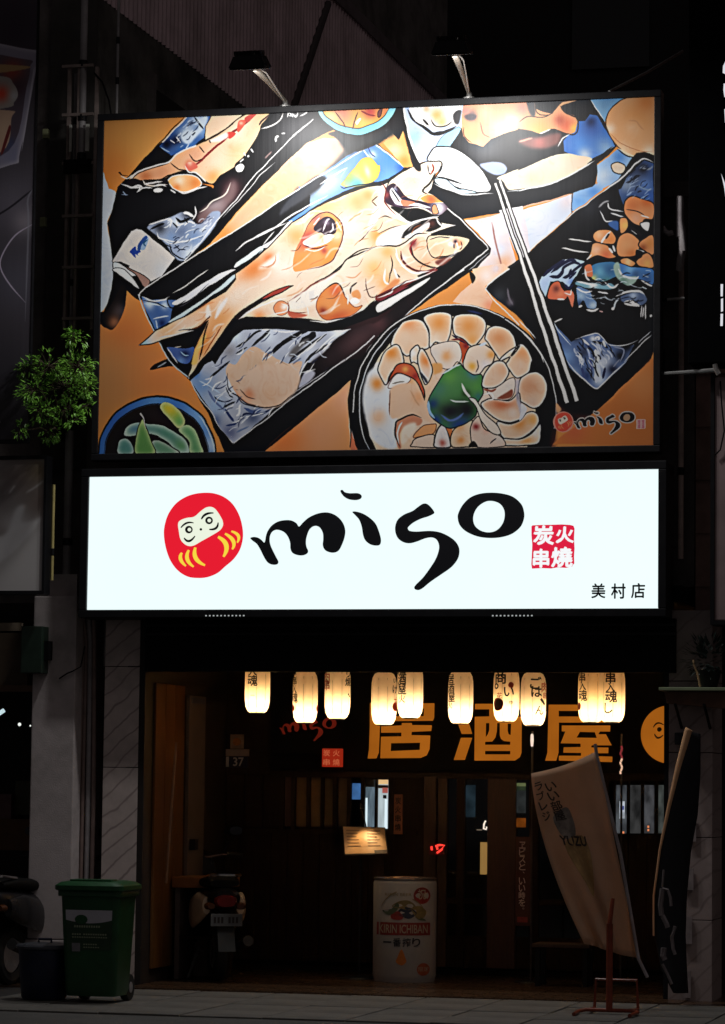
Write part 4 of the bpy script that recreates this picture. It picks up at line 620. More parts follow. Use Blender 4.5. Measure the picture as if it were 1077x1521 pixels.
    for a, w, c in (([(265, 410), (335, 378)], 2, WH), ([(265, 415), (300, 480), (400, 590)], 1.6, (190, 205, 230)), ([(430, 540), (520, 515), (600, 495), (640, 530), (690, 580), (800, 585), (910, 550)], 1.8, (196, 200, 210)), ([(580, 540), (610, 530), (600, 550)], 5, WH), ([(560, 560), (640, 580), (680, 610)], 4, (20, 22, 30)), ([(640, 550), (660, 600)], 4, (210, 220, 236)), ([(500, 560), (560, 640), (580, 718)], 3, (40, 56, 110)), ([(520, 610), (540, 700)], 3, (150, 170, 220)), ([(720, 600), (800, 620), (770, 718)], 2, (130, 140, 170)), ([(480, 540), (540, 590)], 3, (225, 230, 240)), ([(580, 620), (600, 718)], 8, (216, 224, 240))): L(T(3, 2, *a), w, c)
    for a, w, c in (([(360, 0), (440, 100), (520, 180), (590, 222), (640, 190), (740, 90), (840, 0)], 2, (222, 228, 240)), ([(580, 0), (600, 100), (590, 180)], 9, (206, 216, 238)), ([(480, 60), (500, 150)], 4, (50, 66, 120)), ([(540, 0), (560, 90)], 3, (60, 70, 130)), ([(660, 60), (640, 150)], 4, (30, 40, 80)), ([(720, 60), (770, 0)], 2, (120, 130, 160))): L(T(3, 3, *a), w, c)
    L(T(3, 2, (1015, 505), (920, 600), (800, 718)), 1.6, (214, 216, 222)); L(T(3, 2, (1010, 480), (910, 575)), 1.4, (180, 182, 190))
    f2 = [(848, 500), (880, 505), (905, 512), (930, 515), (884, 576), (855, 548)]; streaks(C, f2, 26, 62, (222, 230, 246), 2.4, 24, 11, .9); streaks(C, f2, 20, 60, (14, 18, 34), 2.4, 22, 12, .9)
    f3 = [(925, 262), (960, 240), (968, 245), (968, 300), (930, 300)]; streaks(C, f3, 16, -30, (150, 176, 214), 1.8, 18, 13, .7); streaks(C, f3, 14, -35, (12, 18, 36), 2.2, 18, 14, .8)
    f4 = [(238, 335), (262, 322), (290, 325), (310, 318), (325, 320), (290, 370), (275, 386), (255, 368)]; streaks(C, f4, 20, -38, (232, 240, 250), 1.8, 18, 15, .9); streaks(C, f4, 16, -30, (26, 34, 58), 1.8, 16, 16, .85)
    f5 = [(250, 210), (280, 176), (300, 174), (303, 190), (262, 226)]; streaks(C, f5, 12, -48, (220, 232, 246), 1.6, 14, 17, .8); streaks(C, f5, 10, -40, (10, 18, 44), 1.8, 14, 18, .8)
    f6 = [(860, 400), (968, 400), (965, 460), (900, 458), (865, 440)]; streaks(C, f6, 26, 10, (210, 226, 240), 1.7, 16, 19, .8); streaks(C, f6, 20, -15, (12, 14, 24), 2, 16, 20, .8)
    # chopsticks
    def stick(pts, w):
        P0 = smooth_open(pts); d = np.gradient(P0, axis=0); n = np.stack([-d[:, 1], d[:, 0]], 1)/np.hypot(d[:, 0], d[:, 1])[:, None]; tt = np.linspace(.75, 1.3, len(P0))[:, None]
        for q, c in ((1.9, K), (1., (236, 230, 222))): P(np.vstack([P0+n*w*q*tt/2, (P0-n*w*q*tt/2)[::-1]]), c, sm=False)
    stick([(735, 272), (757, 340), (778, 402), (822, 540), (842, 600)], 4.4); stick([(742, 268), (765, 335), (789, 402), (836, 538), (856, 597)], 4.4)
    # --- bowl of clams ---
    C.circ(673, 607, 156, K, ry=155); C.arc(673, 607, 150, 178, 300, 1.6, WH, ry=154, taper=False); C.arc(673, 607, 152, 300, 372, 1.6, (206, 210, 216), ry=152, taper=False); C.arc(673, 605, 141, 150, 235, 1.6, (200, 214, 236), ry=146); P(T(2, 2, (680, 320), (760, 330), (800, 345), (720, 335)), (50, 60, 120), feather=2); L(T(3, 2, (0, 395), (70, 470), (125, 535)), 1.7, WH); L(T(3, 2, (0, 460), (90, 560), (160, 650), (185, 718)), 1.6, WH)
    a = np.linspace(0, 2*np.pi, 40, endpoint=False)
    P(np.stack([668+127*np.cos(a), 604+134*np.sin(a)], 1), (238, 206, 178), sm=False, blobs=[(560, 610, 20, (236, 160, 90)), (580, 650, 20, (240, 210, 160)), (555, 640, 14, (246, 240, 234)), (620, 590, 20, (240, 190, 150)), (600, 560, 14, (232, 150, 80)), (700, 550, 20, (240, 220, 206)), (720, 600, 20, (236, 214, 200)), (650, 650, 16, (240, 190, 140))])
    P(T(1, 3, (1077, 20), (1040, 60), (990, 120), (960, 260), (965, 380), (1010, 540), (1077, 640))+[(590, 660), (580, 560), (580, 545)], (230, 236, 244), feather=3, blobs=[(558, 570, 10, (226, 140, 60)), (560, 620, 12, (240, 196, 160))])
    # petals (shells) around the rim
    pet = [(T(2, 2, (95, 580), (130, 490), (200, 400), (330, 390), (380, 480), (385, 600), (300, 620), (220, 660), (150, 590)), [(605, 480, 14, (232, 150, 92)), (600, 505, 12, (240, 206, 176))]),
           (T(2, 2, (345, 370), (420, 330), (520, 330), (565, 360), (560, 460), (520, 570), (440, 560), (390, 600), (385, 470)), [(650, 480, 14, (234, 150, 72)), (645, 505, 10, (244, 220, 196))]),
           (T(2, 2, (580, 370), (650, 345), (760, 350), (825, 400), (815, 490), (760, 570), (720, 590), (650, 540), (580, 495)), [(695, 485, 16, (232, 150, 74)), (700, 505, 10, (236, 164, 90))]),
           (T(2, 2, (815, 530), (850, 450), (930, 440), (1010, 480), (1055, 570), (1030, 650), (940, 700), (890, 640), (840, 570)), [(740, 505, 14, (226, 146, 90)), (735, 520, 10, (236, 190, 150))]),
           (T(2, 2, (1077, 580), (1030, 660), (940, 705), (980, 718))+T(3, 2, (0, 575), (60, 610), (95, 690), (90, 718))+T(3, 3, (70, 100), (10, 135))+T(2, 3, (1040, 130), (990, 60), (930, 0)), [(775, 525, 14, (234, 160, 104)), (770, 545, 10, (240, 200, 170))]),
           (T(2, 3, (790, 190), (810, 120), (880, 20), (960, 20), (1000, 90), (960, 170), (880, 215), (810, 220)), [(735, 560, 14, (240, 204, 176)), (745, 550, 10, (236, 180, 140))]),
           (T(3, 3, (0, 170), (40, 120), (130, 95), (195, 140), (215, 220), (190, 320), (120, 378), (40, 340), (0, 300)), [(785, 575, 16, (220, 156, 116)), (790, 600, 10, (226, 190, 166))]),
           (T(2, 3, (780, 340), (850, 300), (1000, 310), (1077, 260))+T(3, 3, (10, 320), (20, 420), (0, 460))+T(2, 3, (1000, 480), (900, 460), (830, 400)), [(745, 602, 10, (206, 104, 60), 2, 0), (760, 615, 10, (240, 214, 196))]),
           (T(2, 3, (900, 480), (1000, 490), (1077, 470))+T(3, 3, (60, 410), (130, 410), (150, 470), (110, 540), (0, 600))+T(2, 3, (960, 600)), [(770, 628, 12, (226, 140, 60)), (790, 625, 8, (236, 170, 90))]),
           (T(3, 3, (0, 605), (100, 560), (160, 490), (165, 600), (130, 650), (0, 655))+T(2, 3, (950, 650), (960, 600)), [(780, 655, 10, (236, 170, 100)), (795, 645, 6, (236, 226, 216))]),
           (T(2, 2, (20, 700), (60, 620), (140, 575), (180, 620), (195, 718))+T(2, 3, (100, 100), (60, 190), (0, 90)), [(580, 525, 10, (228, 136, 52)), (575, 550, 8, (240, 206, 176))]),
           (T(2, 2, (250, 718), (250, 620), (300, 580), (320, 640), (300, 718))+T(2, 3, (330, 60), (270, 20)), [(612, 525, 6, (246, 240, 236))]),
           (T(2, 2, (320, 610), (360, 630), (400, 718))+T(2, 3, (410, 100), (360, 190), (320, 100), (300, 0)), [(632, 535, 10, (230, 130, 56)), (630, 555, 8, (240, 210, 190))])]
    for q, bl in pet: P(q, (240, 204, 172), blobs=bl, rim=(250, 244, 238), rimw=3, ol=(22, 20, 28), olw=1.7)
    # inner flesh pieces
    P(T(2, 2, (400, 600), (500, 560), (600, 560), (635, 640), (620, 718))+T(2, 3, (600, 20), (550, 70), (480, 60), (430, 0)), (238, 222, 208), blobs=[(662, 530, 8, (236, 170, 110)), (640, 525, 8, (226, 214, 206))], ol=(40, 30, 36), olw=1); P(T(2, 2, (620, 560), (660, 560), (705, 610), (690, 718), (640, 718), (635, 640)), (190, 76, 40), blobs=[(690, 515, 4, (130, 30, 36))]); P(T(2, 2, (700, 600), (800, 580), (890, 640), (870, 718))+T(2, 3, (820, 60), (760, 120), (680, 90), (650, 20)), (240, 216, 196), blobs=[(728, 528, 7, (234, 160, 80)), (700, 545, 6, (234, 170, 60)), (720, 545, 10, (236, 226, 226))], ol=(24, 22, 30), olw=1.6)
    L(T(2, 3, (755, 0), (765, 60), (745, 100)), 1.4, (60, 40, 40)); L(T(2, 2, (560, 500), (620, 545), (700, 585)), 2.4, (30, 30, 60)); L(T(2, 2, (770, 590), (830, 570)), 4, (214, 222, 236)); L(T(2, 2, (560, 540), (640, 545), (690, 590)), 3, (120, 40, 40))
    P(T(2, 3, (70, 190), (130, 60), (190, 20), (250, 40), (300, 110), (350, 240), (350, 290), (300, 180), (240, 130), (150, 100), (90, 160)), (196, 78, 44), blobs=[(600, 548, 5, (236, 160, 80)), (615, 560, 5, (150, 40, 36))], ol=(40, 24, 26), olw=1.6); P(T(2, 3, (80, 200), (150, 105), (240, 135), (240, 165), (180, 200), (100, 220)), (240, 238, 238), ol=(90, 50, 50), olw=1); L(T(2, 3, (110, 185), (160, 170), (200, 165)), 2, (130, 120, 110)); L(T(2, 3, (310, 90), (350, 140), (370, 180)), 4, (60, 60, 70)); L(T(2, 3, (320, 80), (380, 150)), 2, WH); P(T(2, 3, (410, 30), (480, 30), (480, 90), (410, 120), (380, 180), (420, 100)), (226, 160, 90), feather=2)
    P(T(2, 3, (95, 230), (240, 180), (340, 280), (380, 420), (440, 480), (420, 500), (300, 430), (200, 420), (100, 440)), (236, 196, 164), feather=2, blobs=[(620, 590, 10, (236, 170, 120))]); L(T(2, 3, (95, 230), (85, 330), (90, 420)), 1.4, (110, 66, 50)); L(T(2, 3, (240, 230), (290, 310), (320, 350)), 1.6, (206, 150, 110), feather=1); L(T(2, 3, (350, 240), (355, 310)), 1.6, K)
    P(T(2, 3, (130, 520), (170, 450), (250, 420), (330, 450), (310, 500), (220, 500), (170, 560), (180, 660), (150, 660)), (206, 130, 96), feather=1); L(T(2, 3, (170, 665), (135, 580), (130, 490), (170, 450), (260, 415), (330, 440)), 2.4, (24, 20, 26)); L(T(2, 3, (160, 640), (150, 540), (180, 470)), 2.6, (226, 232, 240)); P(T(2, 3, (180, 560), (200, 500), (280, 480), (280, 540), (220, 620), (180, 640)), (244, 228, 208), feather=3); P(T(2, 3, (270, 590), (330, 510), (420, 490), (440, 500), (420, 560), (340, 580)), (232, 160, 100), ol=(90, 50, 36), olw=1.2); P(T(2, 3, (260, 640), (290, 600), (420, 570), (430, 665), (260, 665)), (236, 208, 186), ol=(30, 26, 32), olw=1.4)
    P(T(2, 3, (425, 620), (450, 530), (490, 490), (530, 540), (550, 620), (545, 665), (430, 665)), (236, 226, 222), ol=(20, 20, 28), olw=2.2, blobs=[(655, 658, 5, (180, 90, 80))]); P(T(2, 3, (500, 480), (560, 510), (560, 640), (540, 560)), (206, 116, 60)); P(T(2, 3, (570, 540), (690, 470), (720, 480), (700, 560), (740, 650), (570, 665)), (240, 208, 176), blobs=[(682, 655, 6, (230, 150, 80)), (680, 635, 7, (226, 170, 120))], ol=(26, 24, 30), olw=1.6)
    P(T(2, 3, (700, 540), (740, 450), (770, 440), (800, 520), (870, 560), (940, 590), (960, 660), (740, 660)), (236, 208, 190), ol=(26, 24, 30), olw=1.4, blobs=[(705, 635, 5, (140, 40, 40)), (740, 650, 10, (232, 216, 204)), (720, 640, 6, (230, 180, 160))]); L(T(2, 3, (850, 640), (900, 600)), 1.6, (50, 46, 60)); P(T(2, 3, (690, 660), (725, 620), (760, 662)), K)
    # mint / wasabi in the centre
    P(T(2, 3, (380, 350), (400, 270), (470, 150), (510, 90), (580, 60), (625, 30), (660, 70), (720, 110), (790, 120), (790, 200), (800, 260), (760, 330), (740, 430), (680, 480), (560, 520), (470, 490), (400, 430)), (64, 128, 66), blobs=[(665, 560, 12, (80, 148, 60)), (705, 575, 10, (70, 140, 60)), (700, 555, 8, (60, 116, 130)), (650, 580, 12, (60, 120, 90)), (642, 600, 9, (30, 66, 110)), (668, 612, 14, (26, 28, 36), 1.4, 0), (690, 610, 14, (20, 20, 26)), (645, 625, 9, (30, 60, 120)), (680, 630, 10, (30, 60, 120), 1.6, -15), (690, 585, 6, (40, 70, 34)), (708, 590, 6, (50, 110, 100))], ol=(18, 26, 40), olw=1.6)
    L(T(2, 3, (385, 310), (390, 390), (430, 450)), 4, (150, 190, 226)); L(T(2, 3, (545, 305), (610, 325), (690, 325)), 2.4, (190, 205, 200)); L(T(2, 3, (480, 420), (540, 460), (600, 450), (650, 410)), 3, (70, 100, 170), feather=1); L(T(2, 3, (630, 40), (590, 50), (540, 80), (480, 110)), 2.6, (206, 226, 226)); L(T(2, 3, (635, 180), (670, 250), (700, 300)), 3.4, (226, 228, 226))
    P(T(2, 3, (690, 300), (730, 300), (770, 350), (830, 430), (900, 500), (935, 560), (900, 575), (840, 540), (780, 460), (745, 370)), (238, 222, 208), ol=(30, 28, 34), olw=1.4)
    P(T(2, 3, (830, 230), (900, 210), (1000, 150), (1045, 150), (1040, 250), (1000, 300), (900, 310), (860, 290)), (236, 220, 208), ol=(40, 30, 34), olw=1); P(T(2, 3, (910, 300), (960, 260), (1020, 230), (1020, 280), (960, 300)), (140, 70, 50), feather=1); L(T(2, 3, (800, 270), (860, 260), (880, 300), (850, 315)), 2.4, WH); L(T(2, 3, (800, 230), (860, 240), (900, 220)), 3, (150, 80, 60))
    P(T(2, 3, (1050, 160), (1077, 150))+T(3, 3, (0, 160), (0, 300), (30, 360), (20, 450))+T(2, 3, (1060, 330)), (200, 190, 200), feather=3, blobs=[(772, 590, 6, (80, 70, 90))]); P(T(3, 3, (20, 340), (60, 380), (30, 440), (0, 465), (10, 380)), (228, 226, 230))
    # corner signature: round emblem, word and seal
    P(T(3, 3, (290, 310), (310, 360), (400, 420), (560, 440), (520, 470), (300, 420), (270, 650), (235, 650), (280, 450)), (80, 30, 28), feather=6)
    P(T(3, 3, (250, 650), (300, 600), (420, 520), (540, 470), (600, 390), (700, 320), (1010, 0), (1035, 0), (1030, 660)), (214, 116, 46), sm=False, blobs=[(940, 620, 40, (206, 108, 42)), (955, 570, 30, (220, 132, 66)), (850, 640, 20, (214, 96, 50))], feather=1)
    P(T(3, 3, (280, 335), (320, 380), (300, 410), (285, 400)), (226, 160, 110), feather=1)
    return C
# ------------------------------------------------------------------ shared materials
m_black = mat('black_powder_coat', (.008, .008, .010), .5, var=.2, spec=.25)
m_blackmatt = mat('matt_black_sheet', (.005, .005, .006), .85, var=.3, spec=.15)
m_concrete = mat('stained_concrete', (.16, .14, .135), .85, var=.3, scale=3, bump=.3, dirt=.6)
m_render = mat('grey_render', (.56, .50, .50), .85, var=.12, scale=5, bump=.25, bscale=90, dirt=.35)
m_stone = mat('polished_stone', (.36, .31, .30), .35, var=.22, scale=2.2, stretch=(1, 1, .35), dirt=.25)
m_joint = mat('dark_joint', (.03, .027, .026), .9)
m_steel = mat('galvanised_steel', (.45, .44, .43), .38, metal=.85, var=.2, scale=25, dirt=.3)
m_pvc = mat('grey_pvc', (.34, .32, .33), .5, var=.15, dirt=.4)
m_darkpipe = mat('brown_painted_pipe', (.22, .155, .14), .55, var=.25)
m_chrome = mat('chrome', (.75, .72, .7), .12, metal=1, var=.05)
m_wood = mat('dark_stained_timber', (.016, .008, .0042), .6, spec=.2, var=.5, scale=6, stretch=(9, 9, .7), bump=.3, bscale=40)
m_woodb = mat('brown_timber_post', (.058, .029, .015), .5, var=.4, scale=6, stretch=(9, 9, .7), bump=.2)
m_ply = mat('orange_plywood', (.13, .052, .011), .45, var=.3, scale=5, stretch=(7, 7, .6))
m_white = mat('white_paint', (.72, .70, .68), .5, var=.08, dirt=.2)
m_glassdark = mat('dark_window_glass', (.006, .007, .008), .06, var=0, spec=.6)
m_rubber = mat('black_rubber', (.012, .012, .012), .8, var=.3)
m_asphalt = mat('asphalt', (.10, .098, .095), .9, var=.45, scale=90, bump=.6, bscale=160, dirt=.3)
m_slab = mat('pale_paving_slab', (.145, .137, .125), .75, var=.25, scale=12, bump=.3, bscale=120, dirt=.45)
m_tile = mat('arcade_floor_tile', (.07, .036, .018), .28, var=.3, scale=9, dirt=.4)
m_paper = mat('aged_paper', (.52, .44, .33), .7, var=.15, dirt=.2)

# ------------------------------------------------------------------ ground
def struct(mb, name, m, smooth=False): return mb.build(name, m, kind='structure', smooth=smooth)
struct(MB().box(-40, 60, -60, -2.74, -.5, 0), 'street', m_asphalt)
struct(MB().box(-40, 60, -2.74, -2.62, -.5, -.05), 'gutter', m_joint)
pv = struct(MB().box(-40, 60, -2.62, -.12, -.5, -.012), 'pavement', m_joint)
struct(MB().box(-40, 60, -.12, 9, -.5, .004), 'arcade_floor', m_tile)
# pavement slabs: each its own piece
sw, sl = .6, .62
slab_me = []
for k in range(3):
    mb = MB().box(-sw/2+.005, sw/2-.005, -sl/2+.005, sl/2-.005, -.03, 0, .006)
    me = bpy.data.meshes.new('paving_slab'); me.from_pydata(mb.v, [], mb.f); me.materials.append(m_slab); slab_me.append(me)
for i in range(12):
    for j in range(4):
        o = link('paving_slab', slab_me[(i+j) % 3], parent=pv); o.location = (-2.5+sw*(i+.5), -2.6+sl*(j+.5), .002+rnd.uniform(-.002, .003)); o.rotation_euler = (0, rnd.uniform(-.004, .004), 0)
# floor tiles of the arcade
ftl = MB().box(-.197, .197, -.197, .197, -.02, 0, .004); fme = bpy.data.meshes.new('floor_tile'); fme.from_pydata(ftl.v, [], ftl.f); fme.materials.append(m_tile)
af = bpy.data.objects['arcade_floor']
for i in range(11):
    for j in range(7):
        o = link('floor_tile', fme, parent=af); o.location = (-1.95+.4*(i+.5), -.1+.4*(j+.5), .014+rnd.uniform(-.001, .001))

# ------------------------------------------------------------------ buildings
shop = thing('shop_building', 'two storey shop building carrying the big food banner and the white light box', 'building', (0, .6, 0))
MB().box(-2.6, 2.45, .62, 9, 3.2, 6.3).build('upper_wall', m_concrete, shop)
MB().box(-2.6, 2.45, .6, 9, 6.3, 6.42).build('roof', m_concrete, shop)
MB().box(-1.95, 2.4, .3, 2.6, 3.06, 3.19).build('arcade_ceiling', m_blackmatt, shop)
MB().box(-1.93, 2.36, .22, .3, 2.512, 2.93).build('valance', m_blackmatt, shop)
for k in range(2): MB().box(-1.93, 2.36, .19, .222, 2.80+.07*k, 2.82+.07*k).build('valance_rib', m_black, shop)
MB().box(-2.1, -1.95, .3, 9, 0, 3.06).build('side_wall', mat('brown_side_wall', (.014, .009, .007), .7, var=.4), shop)
MB().box(2.42, 2.6, .9, 9, 0, 3.06).build('side_wall', m_wood, shop)

left_b = thing('neighbour_building', 'taller concrete building at the left whose side wall is clad in corrugated sheet', 'building', (-2.6, .6, 0))
MB().box(-9, -2.62, .75, 14, 3.1, 12).build('front_wall', m_concrete, left_b)
MB().box(-2.62, -2.60, .75, 14, 6.4, 8.2).build('side_wall', mat('grimy_side_wall', (.13, .12, .11), .85, var=.35, scale=2.5, dirt=.7, bump=.2), left_b)
MB().box(-2.6, -2.585, 2.1, 3.4, 6.3, 7.75).build('shutter', mat('dark_shutter', (.02, .018, .017), .6), left_b)
MB().box(-2.6, -2.54, 2.02, 2.1, 6.3, 7.85).build('shutter_frame', m_concrete, left_b)
# corrugated cladding: sheets of ribbed metal running back along the side wall
m_corr = mat('mauve_corrugated_sheet', (.74, .56, .60), .5, var=.12, scale=3, stretch=(1, 1, .3), dirt=.35)
pitch = .115
for k in range(9):
    y0 = .8+k*1.5; zb = 8.196+rnd.uniform(-.012, .012); rows = []
    n = 13*8
    pro = []
    for i in range(n+1):
        t = i/8; ph = t % 1
        d = .028*(0 if ph < .3 else (ph-.3)/.2 if ph < .5 else 1 if ph < .8 else (1-ph)/.2)
        pro.append((-2.617+d+.002*(k % 2), y0+t*pitch*1.005))
    mb = MB().grid([[(x, y, zb) for x, y in pro], [(x, y, 10.12) for x, y in pro]])
    o = mb.build('corrugated_sheet', m_corr, left_b)
    md = o.modifiers.new('sheet thickness', 'SOLIDIFY'); md.thickness = .004
MB().box(-2.64, -2.57, .8, 14.3, 10.1, 10.24).build('cap_flashing', mat('flashing', (.2, .16, .17), .5, dirt=.3), left_b)
MB().tube([(-2.57, 8.0, 9.98), (-2.57, 6.4, 8.25)], .04, 8).build('dark_diagonal_bar', mat('dark_bar', (.05, .04, .042), .6), left_b)  # dark bar laid along the diagonal stripe on the cladding
# wall tiles, one by one, on the strip of wall left of the banner
tl = MB().box(-.0455, .0455, -.006, .006, -.0405, .0405, .003); tme = bpy.data.meshes.new('wall_tile'); tme.from_pydata(tl.v, [], tl.f)
tme.materials.append(mat('glazed_wall_tile', (.72, .62, .50), .4, var=.3, scale=5, dirt=.55))
tw = MB().box(-3.02, -2.62, .70, .75, 4.2, 8.62).build('tiled_strip', mat('tile_grout', (.06, .055, .05), .9), left_b)
for i in range(4):
    for j in range(51):
        if rnd.random() < .03: continue
        o = link('wall_tile', tme, parent=tw); o.location = (-2.965+i*.096, .697+rnd.uniform(-.0015, .0015), 4.26+j*.0855); o.rotation_euler = (rnd.uniform(-.01, .01), 0, rnd.uniform(-.02, .02))

right_b = thing('neighbour_building', 'tall dark red building front right of the food banner', 'building', (2.7, .6, 0))
m_red = mat('oxblood_wall', (.42, .26, .22), .7, var=.3, scale=3, dirt=.5)
MB().box(2.46, 12, .62, 10, 3.0, 13).build('front_wall', m_red, right_b)
MB().box(2.6, 12, 3.2, 3.3, 0, 3.0).build('ground_floor_wall', m_red, right_b)
for k in range(14): MB().box(2.46, 4, .605, .621, 3.2+k*.42, 3.215+k*.42).build('cladding_batten', m_red, right_b)
rear = thing('backdrop_building', 'added black building backdrop hiding the sky behind the roof', 'building', (3, 15, 0))  # added black mass hides the brighter sky behind the roof
m_night = mat('backdrop_black', (.012, .011, .012), .9)
MB().box(-9, 14, 15, 22, 0, 24).build('wall', m_night, rear)
for i in range(5):
    for j in range(2): MB().box(-1.2+i*1.6, -.2+i*1.6, 14.97, 15.01, 8.4+j*2.4, 9.9+j*2.4).build('window', m_glassdark, rear)
tag(MB().tube([at(905, 136, .5), at(960, 108, 1.2), at(1014, 76, 2)], .012, 6).build('stay_cable', m_steel), 'thin stay cable rising right above the top right corner of the food banner', 'cable')

# ------------------------------------------------------------------ pillars
def pillar(name, label, x0, x1, y0, y1, z1, slabs, m, zs=None):
    t = thing(name, label, 'pillar', ((x0+x1)/2, (y0+y1)/2, 0))
    MB().box(x0+.02, x1-.02, y0+.02, y1-.02, 0, z1).build('core', m_joint, t)
    zs = zs or [z1*k/slabs for k in range(slabs+1)]
    for a, b in zip(zs, zs[1:]):
        MB().box(x0, x1, y0-.002+rnd.uniform(0, .003), y0+.02, a+.003, b-.003, .003).build('stone_slab', m, t)
        MB().box(x1-.02, x1+rnd.uniform(0, .002), y0+.022, y1, a+.003, b-.003, .003).build('stone_slab', m, t)
        MB().box(x0, x0+.02, y0+.022, y1, a+.003, b-.003, .003).build('stone_slab', m, t)
    return t
def veined(name, base, ang, vein):
    m = mat(name, base, .4, var=.2, scale=2.5, dirt=.3); n = m.node_tree.nodes; l = m.node_tree.links; b = n['Principled BSDF']
    src = b.inputs['Base Color'].links[0].from_socket
    tc = n.new('ShaderNodeTexCoord'); mp = n.new('ShaderNodeMapping'); mp.inputs['Rotation'].default_value = (0, ang, 0); l.new(tc.outputs['Object'], mp.inputs[0])
    w = n.new('ShaderNodeTexWave'); w.wave_type = 'BANDS'; w.bands_direction = 'Z'; w.inputs['Scale'].default_value = 2.6; w.inputs['Distortion'].default_value = 5; w.inputs['Detail'].default_value = 4; w.inputs['Detail Scale'].default_value = .7; l.new(mp.outputs[0], w.inputs['Vector'])
    r = n.new('ShaderNodeValToRGB'); r.color_ramp.elements[0].position = .0; r.color_ramp.elements[0].color = (1, 1, 1, 1); r.color_ramp.elements[1].position = .07; r.color_ramp.elements[1].color = (0, 0, 0, 1); l.new(w.outputs['Fac'], r.inputs[0])
    mx = n.new('ShaderNodeMixRGB'); mx.inputs[2].default_value = vein+(1,); l.new(r.outputs[0], mx.inputs[0]); l.new(src, mx.inputs[1]); l.new(mx.outputs[0], b.inputs['Base Color'])
    return m
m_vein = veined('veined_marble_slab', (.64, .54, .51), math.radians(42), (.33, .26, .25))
zl = lambda py: Z(180, py, .3)
pillar('stone_pillar', 'stone clad pillar with diagonal veins behind the green wheelie bin', X(152, 1200, .3), X(204, 1200, .3), .3, .8, 3.0, 4, m_vein, [0, zl(1330), zl(1140), zl(990), 3.02])
wp = thing('rendered_pillar', 'plain grey rendered pillar at the left between blue bin and green wall box', 'pillar', (X(75, 1200, .2), .5, 0))
xa, xb = X(44, 1200, .2), X(108, 1200, .2)
MB().box(xa, xb, .2, .9, .36, 3.12, .01).build('shaft', m_render, wp)
MB().box(xa-.012, xb+.012, .185, .92, 0, .352, .008).build('plinth', m_render, wp)
MB().box(xa+.1, xb-.02, .25, .85, 3.12, 3.3).build('head', m_render, wp)
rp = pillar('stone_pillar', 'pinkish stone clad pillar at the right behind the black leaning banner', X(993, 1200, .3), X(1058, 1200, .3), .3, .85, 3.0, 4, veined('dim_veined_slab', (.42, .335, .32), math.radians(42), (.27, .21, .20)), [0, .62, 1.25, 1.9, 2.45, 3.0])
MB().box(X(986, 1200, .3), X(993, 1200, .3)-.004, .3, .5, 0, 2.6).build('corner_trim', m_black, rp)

# pipes and ducts between the two left pillars
for k, (px, r, m, lab) in enumerate(((116, .022, m_darkpipe, 'brown pipe'), (123, .016, m_darkpipe, ''), (131, .02, mat('grey_conduit', (.30, .28, .29), .6), ''), (139, .018, m_darkpipe, ''))):
    x = X(px, 1150, .38)
    t = tag(MB().tube([(x, .38, 0), (x+.004, .38, 1.5), (x-.012*k+.02, .38, 2.75), (x-.02, .36, 3.0)], r, 10).build('service_pipe', m, smooth=True),
            ('thick brown pipe running up next to the grey rendered pillar', 'thin brown pipe second from the grey rendered pillar', 'grey conduit third from the grey rendered pillar', 'brown pipe nearest the veined stone pillar')[k], 'pipe', 'pipes between the two left pillars')
tag(MB().tube([at(88, 1008, .18), at(100, 1000, .17), at(108, 997, .17), at(120, 990, .2), at(126, 960, .25)], .006, 6).build('loose_cable', m_blackmatt), 'loose black cable end hanging across the grey rendered pillar', 'cable')

# ------------------------------------------------------------------ pipes and rack at upper left
def vpipe(name, label, px, y0, y1, Y, r, m, cat='pipe', bands=()):
    a, b = at(px, y0, Y), at(px, y1, Y); x = b.x
    t = thing(name, label, cat, (x, Y, b.z))
    MB().tube([(x, Y, a.z), (x, Y, b.z)], r, 12).build('pipe', m, t, smooth=True)
    for py in bands:
        z = Z(px, py, Y); MB().lathe([(r*1.02, z-.03), (r*1.25, z-.025), (r*1.25, z+.025), (r*1.02, z+.03)], (x, Y, 0), 12).build('clamp', m_black, t)
    return t
vpipe('downpipe', 'thick pale downpipe rising past the top of the steel rack', 121, -60, 235, .42, .03, m_pvc, bands=(95, 175, 232))
vpipe('downpipe', 'slim pale pipe on the concrete wall left of the banner top', 173, -20, 178, .72, .012, m_pvc, bands=(60, 120))
vpipe('downpipe', 'slender grey pipe along the left edge of the rack', 101, 110, 700, .5, .014, m_pvc, bands=(180, 420))
vpipe('downpipe', 'grey drain pipe with a collar beside the left edge of the light box', 98, 640, 905, .3, .035, m_pvc, bands=(805,))
vpipe('downpipe', 'narrow yellowish conduit right of the pale unlit sign box', 77, 720, 862, .06, .013, mat('yellowed_conduit', (.55, .46, .18), .5, dirt=.4), bands=(820,))
m_rack = mat('rusty_rack_steel', (.34, .27, .25), .6, var=.3, dirt=.5)
rk = thing('steel_rack', 'dark steel ladder rack fixed on the wall left of the banner', 'rack', (X(120, 300, .4), .4, Z(120, 500, .4)))
for px in (96, 111, 137):
    a, b = at(px, 100, .42), at(px, 490, .42); MB().box(b.x-.012, b.x+.012, .4, .44, b.z, a.z).build('upright', m_rack, rk)
for py in (100, 172, 244, 322, 398, 474):
    a, b = at(94, py, .42), at(140, py, .42); MB().box(a.x, b.x, .385, .41, a.z-.012, a.z+.012).build('rung', m_rack, rk)
MB().box(X(98, 240, .42), X(138, 240, .42), .36, .40, Z(110, 258, .4), Z(110, 238, .4)).build('junction_box', m_blackmatt, rk)
